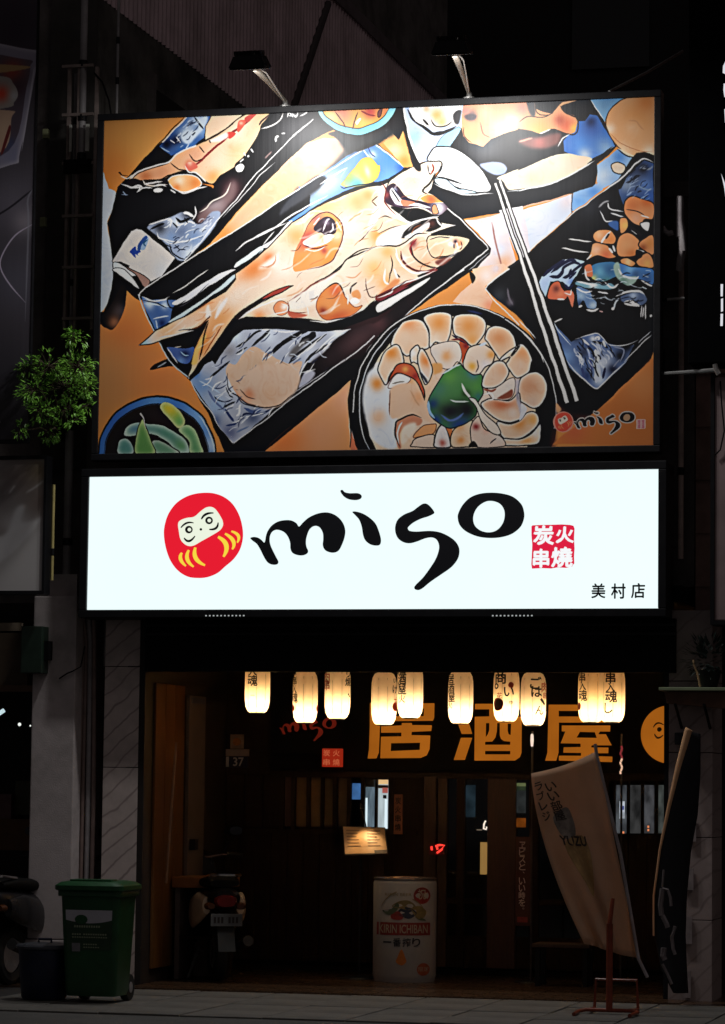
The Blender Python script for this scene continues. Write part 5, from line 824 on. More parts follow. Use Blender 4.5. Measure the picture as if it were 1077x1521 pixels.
for k, (px0, px1) in enumerate(((106, 109), (130, 135))): MB().box(X(px0, 200, .42), X(px1, 200, .42), .37, .385, Z(110, 226, .4), Z(110, 186, .4)).build('reflector_strip', mat('pale_strip', (.55, .55, .5), .3), rk)
tag(MB().tube([at(140, 108, .4), at(152, 122, .4), at(162, 150, .4), at(166, 175, .4), at(172, 186, .4)], .008, 6).build('power_cable', m_blackmatt), 'black power cable looping from the rack down to the banner corner', 'cable')
for px, py in ((70, 200), (66, 331)): tag(MB().box(X(px-4, py, .6), X(px+4, py, .6), .55, .6, Z(px, py+7, .6), Z(px, py-7, .6), .004).build('cable_clip', mat('pale_green_plastic', (.34, .36, .2), .4)), 'small yellow green clip above the tiled strip' if py < 300 else 'small pale clip low on the tiled strip by the poster edge', 'clip')
# ------------------------------------------------------------------ the wordmark, traced once and used three times
def zt(o, k, pts): return [(o[0]+x/k, o[1]+y/k) for x, y in pts]
_K = 1077/220
LM = zt((360, 715), _K, [(58, 412), (85, 404), (115, 410), (140, 427), (158, 445), (166, 430), (172, 395), (185, 360), (215, 320), (260, 292), (310, 282), (355, 284), (392, 303), (412, 328), (440, 300), (480, 265), (535, 238), (590, 226), (640, 230), (690, 255), (730, 300), (748, 355), (742, 410), (722, 465), (700, 503), (668, 518), (632, 515), (600, 498), (585, 465), (588, 420), (585, 375), (565, 338), (538, 324), (510, 330), (485, 355), (468, 400), (462, 440), (466, 475), (478, 505), (470, 525), (440, 538), (400, 536), (365, 520), (350, 490), (347, 445), (330, 400), (300, 367), (255, 352), (222, 362), (203, 390), (198, 430), (205, 465), (220, 500), (245, 550), (262, 585), (250, 604), (215, 605), (185, 590), (160, 555), (130, 495), (105, 455), (75, 432)])
LI = zt((360, 715), _K, [(800, 222), (830, 220), (880, 236), (930, 268), (970, 310), (995, 370), (1008, 425), (1000, 460), (970, 467), (930, 458), (895, 430), (878, 390), (868, 330), (850, 280), (820, 245)])
LD = zt((360, 715), _K, [(713, 68), (728, 62), (745, 78), (780, 86), (840, 86), (866, 102), (862, 124), (830, 136), (780, 132), (745, 115), (722, 90)])
LS = zt((570, 715), _K, [(368, 225), (355, 240), (320, 256), (270, 272), (215, 300), (180, 330), (176, 345), (190, 360), (240, 365), (330, 360), (400, 368), (460, 392), (515, 430), (545, 475), (550, 520), (535, 570), (490, 625), (420, 675), (340, 730), (285, 775), (255, 790), (230, 786), (222, 770), (240, 745), (285, 700), (330, 640), (375, 570), (398, 510), (402, 465), (385, 425), (350, 408), (300, 415), (240, 438), (190, 450), (145, 443), (105, 415), (85, 370), (85, 320), (105, 275), (150, 240), (210, 215), (250, 185), (285, 163), (315, 164), (345, 190)])
LO = zt((570, 715), _K, [(538, 265), (545, 225), (575, 170), (625, 120), (690, 92), (770, 82), (860, 88), (940, 112), (1000, 165), (1020, 220), (1020, 270), (995, 330), (935, 380), (860, 405), (770, 412), (680, 400), (600, 365), (553, 318)])
LOI = zt((570, 715), _K, [(650, 275), (660, 225), (690, 180), (740, 148), (790, 143), (840, 160), (870, 195), (880, 240), (870, 295), (840, 340), (800, 365), (750, 370), (700, 355), (663, 322)])
_E = 1077/170
def ze(p): return zt((230, 720), _E, p)
EB = ze([(475, 75), (560, 82), (650, 115), (730, 180), (790, 280), (822, 390), (828, 500), (800, 610), (740, 700), (660, 770), (590, 830), (500, 868), (410, 878), (310, 865), (220, 810), (150, 720), (105, 600), (85, 470), (95, 370), (130, 270), (200, 175), (290, 115), (380, 85)])
EF = ze([(218, 370), (240, 335), (300, 312), (370, 300), (430, 250), (480, 215), (530, 208), (570, 230), (610, 285), (638, 340), (640, 385), (610, 430), (530, 480), (440, 530), (370, 570), (320, 577), (275, 555), (240, 510), (226, 440)])
def crescent(pts, w):
    p = np.asarray(pts, float); q = []
    for k in range(13):
        t = k/12; q.append((1-t)**2*p[0]+2*t*(1-t)*(2*p[1]-(p[0]+p[2])/2)+t*t*p[2])
    q = np.array(q); d = np.gradient(q, axis=0); n = np.stack([-d[:, 1], d[:, 0]], 1)/np.hypot(d[:, 0], d[:, 1])[:, None]
    ww = w*np.array([.25+.75*math.sin(PI*min(1, .12+.8*k/12)) for k in range(13)])[:, None]/2
    return [tuple(a) for a in np.vstack([q+n*ww, (q-n*ww)[::-1]])]
def disc(cx, cy, r, n=20): return [(cx+r*math.cos(2*PI*k/n), cy+r*math.sin(2*PI*k/n)) for k in range(n)]
EBROW = [ze(crescent([(245, 405), (300, 360), (365, 360)], 18)), ze(crescent([(438, 325), (480, 278), (552, 266)], 22))]
EEYE = [ze(disc(320, 422, 36)), ze(disc(510, 336, 36))]; EPUP = [ze(disc(325, 422, 17)), ze(disc(512, 336, 17))]
ELID = [ze(crescent([(275, 500), (322, 530), (378, 482)], 22)), ze(crescent([(512, 420), (575, 408), (595, 355)], 22))]; ENOSE = ze(disc(433, 420, 12))
EWHI = [ze(crescent(p, w)) for p, w in (([(255, 640), (242, 700), (292, 765)], 34), ([(320, 615), (305, 700), (365, 772)], 36), ([(382, 590), (385, 690), (472, 758)], 40), ([(595, 490), (672, 570), (645, 678)], 44), ([(660, 460), (738, 530), (728, 608)], 36), ([(720, 438), (785, 480), (775, 545)], 30))]
SEAL = zt((770, 760), 5.1286, [(100, 112), (108, 104), (180, 101), (250, 100), (330, 97), (395, 101), (420, 108), (428, 130), (424, 200), (428, 280), (424, 340), (426, 395), (415, 405), (408, 420), (360, 428), (300, 424), (250, 433), (180, 430), (104, 434), (99, 400), (103, 330), (106, 250), (100, 180)])

# ------------------------------------------------------------------ the print on the banner
SCL = .223
def paint_print():
    C = paint_art()
    def sm(p): return [(835.5+(x-301)*SCL, 628.5+(y-795)*SCL) for x, y in p]
    for q in (LM, LI, LD, LS, LO):
        P = smooth_closed(sm(q), 3); c = P.mean(0)
        C.line(list(P)+[P[0]], 3.4, (214, 206, 198), sm=False, taper=False)
    C.circ(835.5, 628.5, 15.5, (226, 150, 130)); C.poly(sm(EB), (216, 62, 42)); C.poly(sm(EF), (238, 226, 206))
    for q in EEYE+EBROW: C.poly(sm(q), (50, 30, 30), sm=False)
    for q in EWHI: C.poly(sm(q), (236, 140, 80), sm=False)
    for q in (LM, LI, LD, LS, LO): C.poly(sm(q), (16, 14, 18))
    C.poly(sm(LOI), (196, 150, 110))
    C.poly(sm(SEAL), (236, 200, 190))
    for i in range(2):
        for j in range(2):
            x, y = 946.5+i*6, 627.5+j*6.5
            for k in range(3): C.line([(x, y+k*2-.5), (x+4.5, y+k*2-.8)], .9, (190, 60, 90), taper=False)
            C.line([(x+2.2, y-1), (x+2.4, y+5)], .9, (190, 60, 90), taper=False)
    # painterly flow: warped strokes of lighter and deeper pigment
    r = np.random.RandomState(5); a = C.a; H, Wd = a.shape[:2]
    def field(cell, seed):
        rr = np.random.RandomState(seed); g = rr.rand(H//cell+3, Wd//cell+3).astype(np.float32)
        yy = np.arange(H)/cell; xx = np.arange(Wd)/cell; y0 = yy.astype(int); x0 = xx.astype(int); fy = (yy-y0)[:, None]; fx = (xx-x0)[None]
        fy = fy*fy*(3-2*fy); fx = fx*fx*(3-2*fx)
        A = g[np.ix_(y0, x0)]; B = g[np.ix_(y0, x0+1)]; D = g[np.ix_(y0+1, x0)]; E = g[np.ix_(y0+1, x0+1)]
        return (A*(1-fx)+B*fx)*(1-fy)+(D*(1-fx)+E*fx)*fy
    dx = (field(34, 1)-.5)*4+(field(11, 2)-.5)*1.2; dy = (field(34, 3)-.5)*4+(field(11, 4)-.5)*1.2
    yy, xx = np.mgrid[0:H, 0:Wd]
    keep = np.clip((np.hypot((xx/C.sc+C.x0-890)/75, (yy/C.sc+C.y0-628)/26)-1)*3, 0, 1)   # the signature stays crisp
    sx = np.clip(xx+dx*keep, 0, Wd-1.01); sy = np.clip(yy+dy*keep, 0, H-1.01)
    ix, iy = sx.astype(int), sy.astype(int); fx, fy = (sx-ix)[..., None], (sy-iy)[..., None]
    a = (a[iy, ix]*(1-fx)+a[iy, ix+1]*fx)*(1-fy)+(a[iy+1, ix]*(1-fx)+a[iy+1, ix+1]*fx)*fy
    w1 = field(40, 7)*90; w2 = field(40, 8)*90
    n0 = field(6, 9); n1 = field(14, 10)
    jy = np.clip(yy*.55+xx*.35+w1, 0, H-1).astype(int); jx = np.clip(xx*.5-yy*.28+w2+150, 0, Wd-1).astype(int)
    s = n1[jy, jx]*.65+n0[jy, jx]*.35
    lum = a.mean(2); mid = np.clip((lum-.2)*3, 0, 1)*keep
    warm = np.clip((a[..., 0]-a[..., 2])*3-.2, 0, 1)*mid
    peach = np.clip((.52-(a[..., 0]-a[..., 2]))*8, 0, 1)
    k = np.clip((s-.6)*3.2, 0, 1)*.13*warm*peach; k2 = np.clip((.4-s)*3.2, 0, 1)*.12*mid*peach
    a = a*(1-k[..., None])+np.array((.98, .93, .88))*k[..., None]
    dk = np.array((.80, .52, .30)); dkc = np.array((.45, .55, .75))
    tone = np.where(warm[..., None] > .2, a*dk*1.08, a*dkc*1.15)
    a = a*(1-k2[..., None])+tone*k2[..., None]
    for rr, am in ((5, .28), (16, .18)): a = np.clip(a+(a-C.blur(a, rr))*am*(.35+.65*keep[..., None]), 0, 1)
    lift = np.clip((a.mean(2)-.12)*4, 0, 1)[..., None]*.10; a = a*(1-lift)+np.array((1, .97, .94))*lift
    C.a = np.clip(a, 0, 1); return C
def banner_image(w=1500, h=906):
    C = paint_print()
    P = np.array([(157, 180), (973, 143), (970, 664), (147, 672)], float); Q = np.array([(0, 0), (1, 0), (1, 1), (0, 1)], float)
    A = []; b = []
    for (u, v), (x, y) in zip(Q, P):
        A += [[u, v, 1, 0, 0, 0, -u*x, -v*x], [0, 0, 0, u, v, 1, -u*y, -v*y]]; b += [x, y]
    Hm = np.append(np.linalg.solve(np.array(A), np.array(b)), 1).reshape(3, 3)
    v, u = np.mgrid[0:h, 0:w]; u = (u+.5)/w; v = (v+.5)/h
    d = Hm[2, 0]*u+Hm[2, 1]*v+1; x = (Hm[0, 0]*u+Hm[0, 1]*v+Hm[0, 2])/d; y = (Hm[1, 0]*u+Hm[1, 1]*v+Hm[1, 2])/d
    return image_from(C, 'food_print', x, y)
def image_from(C, name, x, y):
    sx = np.clip((x-C.x0)*C.sc-.5, 0, C.W-1.01); sy = np.clip((y-C.y0)*C.sc-.5, 0, C.H-1.01); ix, iy = sx.astype(int), sy.astype(int); fx, fy = (sx-ix)[..., None], (sy-iy)[..., None]
    a = (C.a[iy, ix]*(1-fx)+C.a[iy, ix+1]*fx)*(1-fy)+(C.a[iy+1, ix]*(1-fx)+C.a[iy+1, ix+1]*fx)*fy
    h, w = x.shape
    im = bpy.data.images.new(name, w, h, alpha=False)
    px = np.ones((h, w, 4), np.float32); px[..., :3] = a[::-1]; im.pixels.foreach_set(px.ravel()); im.update(); im.pack()
    return im
def print_mat(name, im, gain, rough, wave=0.):
    m = bpy.data.materials.new(name); m.use_nodes = True; n = m.node_tree.nodes; l = m.node_tree.links; b = n['Principled BSDF']
    t = n.new('ShaderNodeTexImage'); t.image = im; t.extension = 'EXTEND'; uv = n.new('ShaderNodeUVMap'); l.new(uv.outputs[0], t.inputs[0])
    g = n.new('ShaderNodeMixRGB'); g.blend_type = 'MULTIPLY'; g.inputs[0].default_value = 1; g.inputs[2].default_value = (gain, gain, gain, 1); l.new(t.outputs[0], g.inputs[1]); l.new(g.outputs[0], b.inputs['Base Color'])
    b.inputs['Roughness'].default_value = rough; b.inputs['Specular IOR Level'].default_value = .42
    if wave:
        tc = n.new('ShaderNodeTexCoord'); mp = n.new('ShaderNodeMapping'); mp.inputs['Scale'].default_value = (9, 1, .35); l.new(tc.outputs['Object'], mp.inputs[0])
        nz = n.new('ShaderNodeTexNoise'); nz.inputs['Scale'].default_value = 2.2; nz.inputs['Detail'].default_value = 3; l.new(mp.outputs[0], nz.inputs['Vector'])
        bp = n.new('ShaderNodeBump'); bp.inputs['Strength'].default_value = wave; bp.inputs['Distance'].default_value = .012; l.new(nz.outputs['Fac'], bp.inputs['Height']); l.new(bp.outputs[0], b.inputs['Normal'])
    return m
def uv_sheet(name, x0, x1, z0, z1, y, m, parent, nx=12, nz=8, sag=0.):
    mb = MB(); o0 = wpos(parent)
    for j in range(nz+1):
        for i in range(nx+1):
            u, v = i/nx, j/nz; mb.v.append((x0+(x1-x0)*u, y-sag*math.sin(PI*u)*math.sin(PI*v), z0+(z1-z0)*v))
    mb.f = [(j*(nx+1)+i, j*(nx+1)+i+1, (j+1)*(nx+1)+i+1, (j+1)*(nx+1)+i) for j in range(nz) for i in range(nx)]
    o = mb.build(name, m, parent, smooth=True); L = o.data.uv_layers.new(name='UVMap')
    for p in o.data.polygons:
        for li in p.loop_indices:
            vi = o.data.loops[li].vertex_index; L.data[li].uv = ((vi % (nx+1))/nx, (vi//(nx+1))/nz)
    return o
bx0, bx1, bz0, bz1 = -2.282, 2.222, 4.25, 6.972
bn = thing('food_banner', 'huge printed food banner of grilled fish and shellfish dishes above the white light box', 'banner', (0, .1, bz0))
uv_sheet('printed_sheet', bx0, bx1, bz0, bz1, -.012, print_mat('glossy_banner_print', banner_image(), .95, .43, .10), bn, sag=.012)
fr = .055
MB().box(bx0-fr, bx1+fr, -.03, .12, bz1, bz1+fr, .006).build('frame_rail', m_black, bn); MB().box(bx0-fr, bx1+fr, -.03, .12, bz0-fr, bz0, .006).build('frame_rail', m_black, bn)
MB().box(bx0-fr, bx0, -.028, .12, bz0+.001, bz1-.001, .006).build('frame_rail', m_black, bn); MB().box(bx1, bx1+fr, -.028, .12, bz0+.001, bz1-.001, .006).build('frame_rail', m_black, bn)
MB().box(bx0, bx1, .02, .1, bz0, bz1).build('backing', m_black, bn)
for x in (-1.9, 0, 1.9):
    for z in (4.6, 6.2): MB().tube([(x, .1, z), (x, .62, z)], .025, 8).build('wall_bracket', m_steel, bn)

# ------------------------------------------------------------------ floodlights on arms over the banner
def floodlight(label, bpx, hpx, tilt):
    base = at(bpx[0], bpx[1], .02); base.z = bz1+fr
    head = at(hpx[0], hpx[1], -1.12)
    t = thing('floodlight', label, 'floodlight', base, 'floodlights on arms above the banner')
    mid = base.lerp(head, .45)+Vector((0, 0, .03)); end = base.lerp(head, .86)
    MB().tube([base, base+Vector((0, -.02, .05)), mid, end], [.011, .015, .020, .025], 10).build('arm', mat('weathered_white_arm', (.42, .37, .31), .45, var=.2, dirt=.5), t, smooth=True)
    MB().tube([base+Vector((0, 0, .03)), mid+Vector((.03, .02, -.01)), base.lerp(head, .7)+Vector((.045, 0, .02)), end+Vector((.03, 0, 0))], .006, 6).build('cable', mat('pale_cable', (.6, .58, .55), .5), t)
    MB().lathe([(.05, -.012), (.05, .01), (.025, .02), (.02, .05)], base, 14).build('foot', m_steel, t)
    # head: finned box tipped towards the print
    bm = bmesh.new(); bmesh.ops.create_cube(bm, size=1)
    for v in bm.verts: v.co = Vector((v.co.x*(.30 if v.co.z < 0 else .22), v.co.y*(.22 if v.co.z < 0 else .15), v.co.z*.11))
    bmesh.ops.bevel(bm, geom=bm.edges[:], offset=.012, segments=2, affect='EDGES')
    R = Matrix.Rotation(tilt, 4, 'X'); hb = MB().bm(bm); hb.v = [tuple(head+R @ Vector(p)) for p in hb.v]; hb.build('lamp_housing', m_black, t)
    for k in range(7):
        f = MB().box(-.1+k*.033-.004, -.1+k*.033+.004, -.07, .07, .05, .085); f.v = [tuple(head+R @ Vector(p)) for p in f.v]; f.build('cooling_fin', m_black, t)
    MB().tube([end, head+R @ Vector((.05, .02, .06))], .018, 8).build('knuckle', m_steel, t)
    g = MB().box(-.14, .14, -.1, .1, -.0585, -.0565); g.v = [tuple(head+R @ Vector(p)) for p in g.v]; g.build('lens', mat('lens_glass', (.7, .7, .72), .1, var=0), t)
    ld = bpy.data.lights.new('floodlight_led', 'AREA'); ld.shape = 'RECTANGLE'; ld.size = .28; ld.size_y = .2; ld.energy = 50; ld.color = (1, .985, .965)
    lo = bpy.data.objects.new('floodlight_led', ld); COL.objects.link(lo); lo.parent = t; p = head+R @ Vector((0, 0, -.066)); lo.location = p-base; lo.rotation_euler = (tilt, 0, 0)
    return t
floodlight('floodlight on a white arm near the left top of the banner', (424, 158), (371, 92), math.radians(13))
floodlight('floodlight on a white arm right of the middle of the banner top', (697, 147), (672, 70), math.radians(13))

# ------------------------------------------------------------------ light box sign
lx0, lx1, lz0, lz1 = -2.352, 2.262, 2.995, 4.065
sg = thing('light_box_sign', 'wide white lit light box with black brush wordmark and red round emblem', 'sign', (0, .18, lz0))
MB().plate([(lx0, lz0), (lx1, lz0), (lx1, lz1), (lx0, lz1)], 0, .02).build('lit_panel', emat('backlit_white_acrylic', s2l((239, 255, 255)), 1.03, var=.02, scale=.8), sg)
fb = .065
MB().box(lx0-fb, lx1+fb, -.025, .36, lz1+.001, lz1+fb, .006).build('frame_rail', m_black, sg); MB().box(lx0-fb, lx1+fb, -.025, .36, lz0-fb, lz0-.001, .006).build('frame_rail', m_black, sg)
MB().box(lx0-fb, lx0-.001, -.024, .36, lz0, lz1, .006).build('frame_rail', m_black, sg); MB().box(lx1+.001, lx1+fb, -.024, .36, lz0, lz1, .006).build('frame_rail', m_black, sg)
MB().box(lx0, lx1, .05, .35, lz0, lz1).build('casing', m_black, sg)
def onface(p, y, n=5): return [(at(a, b, y).x, at(a, b, y).z) for a, b in (smooth_pts(p, n) if n else p)]
m_ink = mat('black_vinyl_letter', (.006, .007, .012), .5, var=0)
e_red = emat('backlit_red_vinyl', s2l((236, 30, 50)), .95); e_cream = emat('backlit_cream_vinyl', s2l((240, 248, 228)), .97); e_yel = emat('backlit_yellow_vinyl', s2l((252, 222, 70)), .95)
for q in (LM, LS): MB().plate(onface(q, -.004), -.004, .003).build('letter', m_ink, sg)
li = MB().plate(onface(LI, -.004), -.004, .003).plate(onface(LD, -.004), -.004, .003).build('letter', m_ink, sg)
MB().plate(onface(LO, -.004), -.004, .003, hole=[onface(LOI, -.004)]).build('letter', m_ink, sg)
em = MB().plate(onface(EB, -.004), -.004, .003).build('emblem', e_red, sg)
MB().plate(onface(EF, -.0065), -.0065, .002).build('face', e_cream, em)
for q in EBROW: MB().plate(onface(q, -.009, 0), -.009, .002).build('eyebrow', m_ink, em)
for q in EEYE: MB().plate(onface(q, -.009, 0), -.009, .002).build('eye', m_ink, em)
for q in EPUP: MB().plate(onface(q, -.0115, 0), -.0115, .002).build('pupil', e_cream, em)
for q in ELID: MB().plate(onface(q, -.009, 0), -.009, .002).build('eye_crease', m_ink, em)
MB().plate(onface(ENOSE, -.009, 0), -.009, .002).build('nose', m_ink, em)
for q in EWHI: MB().plate(onface(q, -.0065, 0), -.0065, .002).build('whisker', e_yel, em)
se = MB().plate(onface(SEAL, -.004, 0), -.004, .003).build('seal', emat('backlit_seal_red', s2l((226, 32, 66)), .95), sg)
e_wh = emat('backlit_white_cutout', s2l((246, 250, 252)), 1.)
for ch, a, b, c, d in (('炭', 113, 104, 272, 254), ('火', 284, 112, 424, 240), ('串', 110, 282, 236, 428), ('燒', 250, 268, 414, 425)):
    p, q = zt((770, 760), 5.1286, [(a, b), (c, d)]); P0, P1 = at(*p, -.008), at(*q, -.008)
    text_xz(MB(), ch, P0.x, P1.x, P1.z, P0.z, -.008, bold=.035).build('seal_character', e_wh, se)
for ch, a, b, c, d in (('美', 556, 546, 664, 660), ('村', 706, 546, 818, 664), ('店', 858, 544, 966, 660)):
    p, q = zt((770, 760), 5.1286, [(a, b), (c, d)]); P0, P1 = at(*p, -.005), at(*q, -.005)
    text_xz(MB(), ch, P0.x, P1.x, P1.z, P0.z, -.005, bold=.022).build('branch_character', m_ink, sg)
for x0, x1, lab in ((306, 362, 0), (732, 790, 1)):
    vs = MB().box(X(x0-2, 915, -.026), X(x1+2, 915, -.026), -.0275, -.0255, Z(x0, 917, -.026), Z(x0, 912, -.026)).build('vent_strip', m_blackmatt, sg)
    mb = MB()
    for k in range(11):
        x = X(x0+(x1-x0)*k/10, 914.5, -.03); z = Z(x0, 914.5, -.03); mb.box(x-.006, x+.006, -.030, -.0276, z-.005, z+.005)
    mb.build('vent_light', emat('leaking_light', (.8, .85, .85), .5), vs)
# ------------------------------------------------------------------ paper lanterns
def lantern_paper():
    m = bpy.data.materials.new('lantern_paper'); m.use_nodes = True; n = m.node_tree.nodes; l = m.node_tree.links; n.clear()
    o = n.new('ShaderNodeOutputMaterial'); tr = n.new('ShaderNodeBsdfTranslucent'); df = n.new('ShaderNodeBsdfDiffuse'); mx = n.new('ShaderNodeMixShader'); mx.inputs[0].default_value = .3
    tc = n.new('ShaderNodeTexCoord'); nz = n.new('ShaderNodeTexNoise'); nz.inputs['Scale'].default_value = 30; nz.inputs['Detail'].default_value = 5; l.new(tc.outputs['Object'], nz.inputs['Vector'])
    oi = n.new('ShaderNodeObjectInfo'); r0 = n.new('ShaderNodeMixRGB'); r0.inputs[1].default_value = (.94, .74, .50, 1); r0.inputs[2].default_value = (.94, .68, .36, 1); l.new(oi.outputs['Random'], r0.inputs[0])
    r = n.new('ShaderNodeMixRGB'); r.blend_type = 'MULTIPLY'; r.inputs[2].default_value = (.88, .84, .8, 1); l.new(nz.outputs['Fac'], r.inputs[0]); l.new(r0.outputs[0], r.inputs[1])
    l.new(r.outputs[0], tr.inputs['Color']); l.new(r.outputs[0], df.inputs['Color']); l.new(tr.outputs[0], mx.inputs[1]); l.new(df.outputs[0], mx.inputs[2]); l.new(mx.outputs[0], o.inputs['Surface'])
    return m
m_paperl = lantern_paper(); m_brush = mat('lantern_ink', (.012, .008, .006), .7, var=0); m_redink = mat('lantern_red_ink', (.55, .05, .02), .7, var=0)
LR, LH = .104, .43
def lantern_mesh():
    mb = MB(); n = 48; prof = [(.058, .0), (.078, .014), (.095, .05), (.102, .10), (LR, .18), (LR, .28), (.102, .345), (.095, .385), (.078, .417), (.055, LH)]
    for r, h in prof:
        for k in range(n):
            a = 2*PI*k/n; s = 1-.035*(1-abs(math.sin(4*a)))**2
            mb.v.append((r*s*math.cos(a), r*s*math.sin(a), h))
    for i in range(len(prof)-1):
        for k in range(n): mb.f.append((i*n+k, i*n+(k+1) % n, (i+1)*n+(k+1) % n, (i+1)*n+k))
    return mb
def wrap_text(txt, ang, zc, size, aspect=1., bold=.022, r=LR+.0025):
    v, f = glyphs(txt, bold); a, b = v[:, :2].min(0), v[:, :2].max(0)
    k = size/max(b-a); u = (v[:, 0]-(a[0]+b[0])/2)*k*aspect; w = (v[:, 1]-(a[1]+b[1])/2)*k
    th = ang+u/r
    return [((r+e)*math.sin(t), -(r+e)*math.cos(t), zc+q) for t, q, e in zip(th, w, v[:, 2])], f
proto = None; BASE = []
def lantern(px, bpy_, Y, rot, tilt, label, chars, reds):
    """chars: (glyph, angle, height, size)"""
    global proto
    p = at(px, bpy_, Y)
    if proto is None:
        t = thing('paper_lantern', label, 'lantern', (0, 0, 0), 'paper lanterns hung in a row under the sign')
        lantern_mesh().build('paper_shade', m_paperl, t, smooth=True)
        mb = MB()
        for k in range(8):
            a = 2*PI*(k+.5)/8+PI/8
            mb.tube([(rr*.985*math.cos(a), rr*.985*math.sin(a), h) for rr, h in ((.056, .004), (.094, .05), (.1005, .12), (.1005, .3), (.094, .38), (.054, LH-.004))], .0022, 5)
        mb.build('rib', mat('bamboo_rib', (.25, .16, .08), .7), t)
        MB().lathe([(.050, -.004), (.060, -.004), (.060, .008), (.050, .008), (.050, -.004)], (0, 0, 0), 28).build('rim', m_black, t)
        MB().lathe([(.001, LH+.004), (.058, LH+.004), (.058, LH-.012), (.045, LH-.012)], (0, 0, 0), 28).build('cap', m_black, t)
        MB().tube([(0, 0, LH), (0, 0, LH+.5)], .004, 6).build('cord', m_blackmatt, t)
        MB().lathe([(.001, .105), (.018, .11), (.024, .13), (.018, .15), (.009, .165), (.008, .2), (.001, .2)], (0, 0, 0), 14).build('bulb', emat('warm_bulb', (1, .72, .38), 14), t)
        proto = t; BASE.extend(t.children)
    else:
        t = proto.copy(); COL.objects.link(t); t['label'] = label
        for ch in BASE: c = ch.copy(); COL.objects.link(c); c.parent = t
    t.location = p; t.rotation_euler = (0, tilt, rot)
    ld = bpy.data.lights.new('lantern_bulb', 'POINT'); ld.energy = LPOW; ld.color = (1, .80, .54); ld.shadow_soft_size = .03
    lo = bpy.data.objects.new('lantern_bulb', ld); COL.objects.link(lo); lo.parent = t; lo.location = (0, 0, .075)
    for nm, lst, m in (('brush_character', chars, m_brush), ('red_mark', reds, m_redink)):
        for g, a, z, s in lst:
            v, f = wrap_text(g, a+VA-rot, z, s*1.22); me = bpy.data.meshes.new(nm); me.from_pydata(v, [], f); link(nm, me, m, t)
    return t
LPOW = 3.3
VA = .25
front, back = .75, 1.15
lantern(382, 1059, front, .2, 0, 'leftmost paper lantern, top cut off by the black valance, black writing on its left side', [('串', -.45, .40, .07), ('入', -.4, .335, .065), ('魂', -.4, .26, .075), ('一', -.35, .14, .03)], [])
lantern(453, 1074, back, .9, 0, 'second lantern from the left, full round top in view and red spots near its base', [('一', -1.05, .40, .05), ('串', -1.05, .345, .06), ('入', -1.05, .275, .06), ('魂', -1.0, .205, .07)], [('●', -1.2, .12, .045), ('●', 1.28, .12, .045)])
lantern(501, 1068, front, 1.4, 0, 'third lantern from the left, red writing at its left edge and black at its right', [('り', .95, .37, .06), ('焼', .95, .30, .06), ('、', 1.05, .19, .03)], [('肉', -1.05, .33, .08), ('串', -1.0, .27, .07)])
lantern(570, 1077, back, 2.1, 0, 'lantern hanging lower, overlapping the left of the lantern beside it above the first orange letter', [('い', .95, .36, .03), ('け', 1.0, .29, .055)], [('●', 1.05, .15, .06), ('大', 1.15, .2, .05)])
lantern(609, 1067, front, .5, 0, 'lantern with three bold black characters at its left side, above the first orange letter', [('居', -.75, .395, .075), ('酒', -.75, .31, .075), ('屋', -.75, .23, .075)], [('火', -.7, .155, .055)])
lantern(684, 1075, back, 1.0, 0, 'full lantern hanging alone at the left of the second orange letter', [('居', -.95, .36, .065), ('酒', -.9, .285, .065), ('屋', -.85, .21, .065)], [('火', -1.0, .15, .05)])
lantern(752, 1072, front, 3.0, 0, 'lantern with one large brush character and a red flower above the second orange letter', [('商', -.55, .355, .095), ('い', .15, .235, .07), ('中', .3, .15, .03), ('。', -.9, .28, .04)], [('●', -.75, .135, .085), ('・', .3, .29, .04), ('花', -.6, .205, .04)])
lantern(792, 1078, back, 1.7, .035, 'yellower lantern leaning slightly, pressed against the right side of the flower lantern', [('ご', .12, .34, .085), ('は', .2, .27, .075), ('ん', .45, .12, .065), ('、', .75, .19, .05)], [('肉', .95, .31, .07), ('串', 1.0, .24, .05)])
lantern(878, 1073, front+.02, .7, 0, 'left lantern of the touching pair at the right end of the row', [('一', -.85, .41, .055), ('串', -.85, .355, .065), ('入', -.8, .285, .06), ('魂', -.8, .21, .075)], [('●', -1.2, .125, .05)])
lantern(909, 1073, front-.14, 2.6, 0, 'right lantern of the touching pair at the right end of the row', [('一', -.25, .405, .06), ('串', -.2, .345, .075), ('入', -.2, .27, .06), ('魂', -.15, .2, .08), ('し', -.35, .11, .07)], [])

# ------------------------------------------------------------------ shop front, set back in the arcade
FY = 2.6
sf = thing('timber_frontage', 'dark timber restaurant frontage with slatted windows and sliding door under the lanterns', 'restaurant', (0, FY, 0))
fxl, fxr = X(340, 1250, FY), X(1000, 1250, FY)
MB().box(fxl-.2, fxr+.2, FY+.05, FY+.12, 0, Z(540, 1437, FY)+.0).build('sill_base', m_wood, sf)
zw0, zw1 = Z(540, 1235, FY), Z(540, 1152, FY)
fa = thing('fascia_sign', 'dark fascia board with large orange glowing characters above the shop door', 'sign', (0, FY-.06, 2.2))
fzt, fzb = Z(700, 990, FY), Z(700, 1146, FY)
MB().box(X(405, 1080, FY), fxr+.1, FY-.06, FY, fzb, fzt).build('board', m_blackmatt, fa)
MB().box(fxl-.25, X(405, 1080, FY)-.003, FY-.02, FY+.04, zw1, fzt).build('upper_panel', m_wood, sf)
MB().box(X(405, 1080, FY), fxr+.1, FY-.02, FY+.04, zw1-.02, fzb-.002).build('lintel', m_wood, sf)
e_or = emat('lit_orange_letter', (.36, .104, .008), .95, var=.14, scale=2.5)  # orange letters emit their own colour
def fp(o, pts): return [(at(a, b, FY-.075).x, at(a, b, FY-.075).z) for a, b in zt(o, 7.693, pts)]
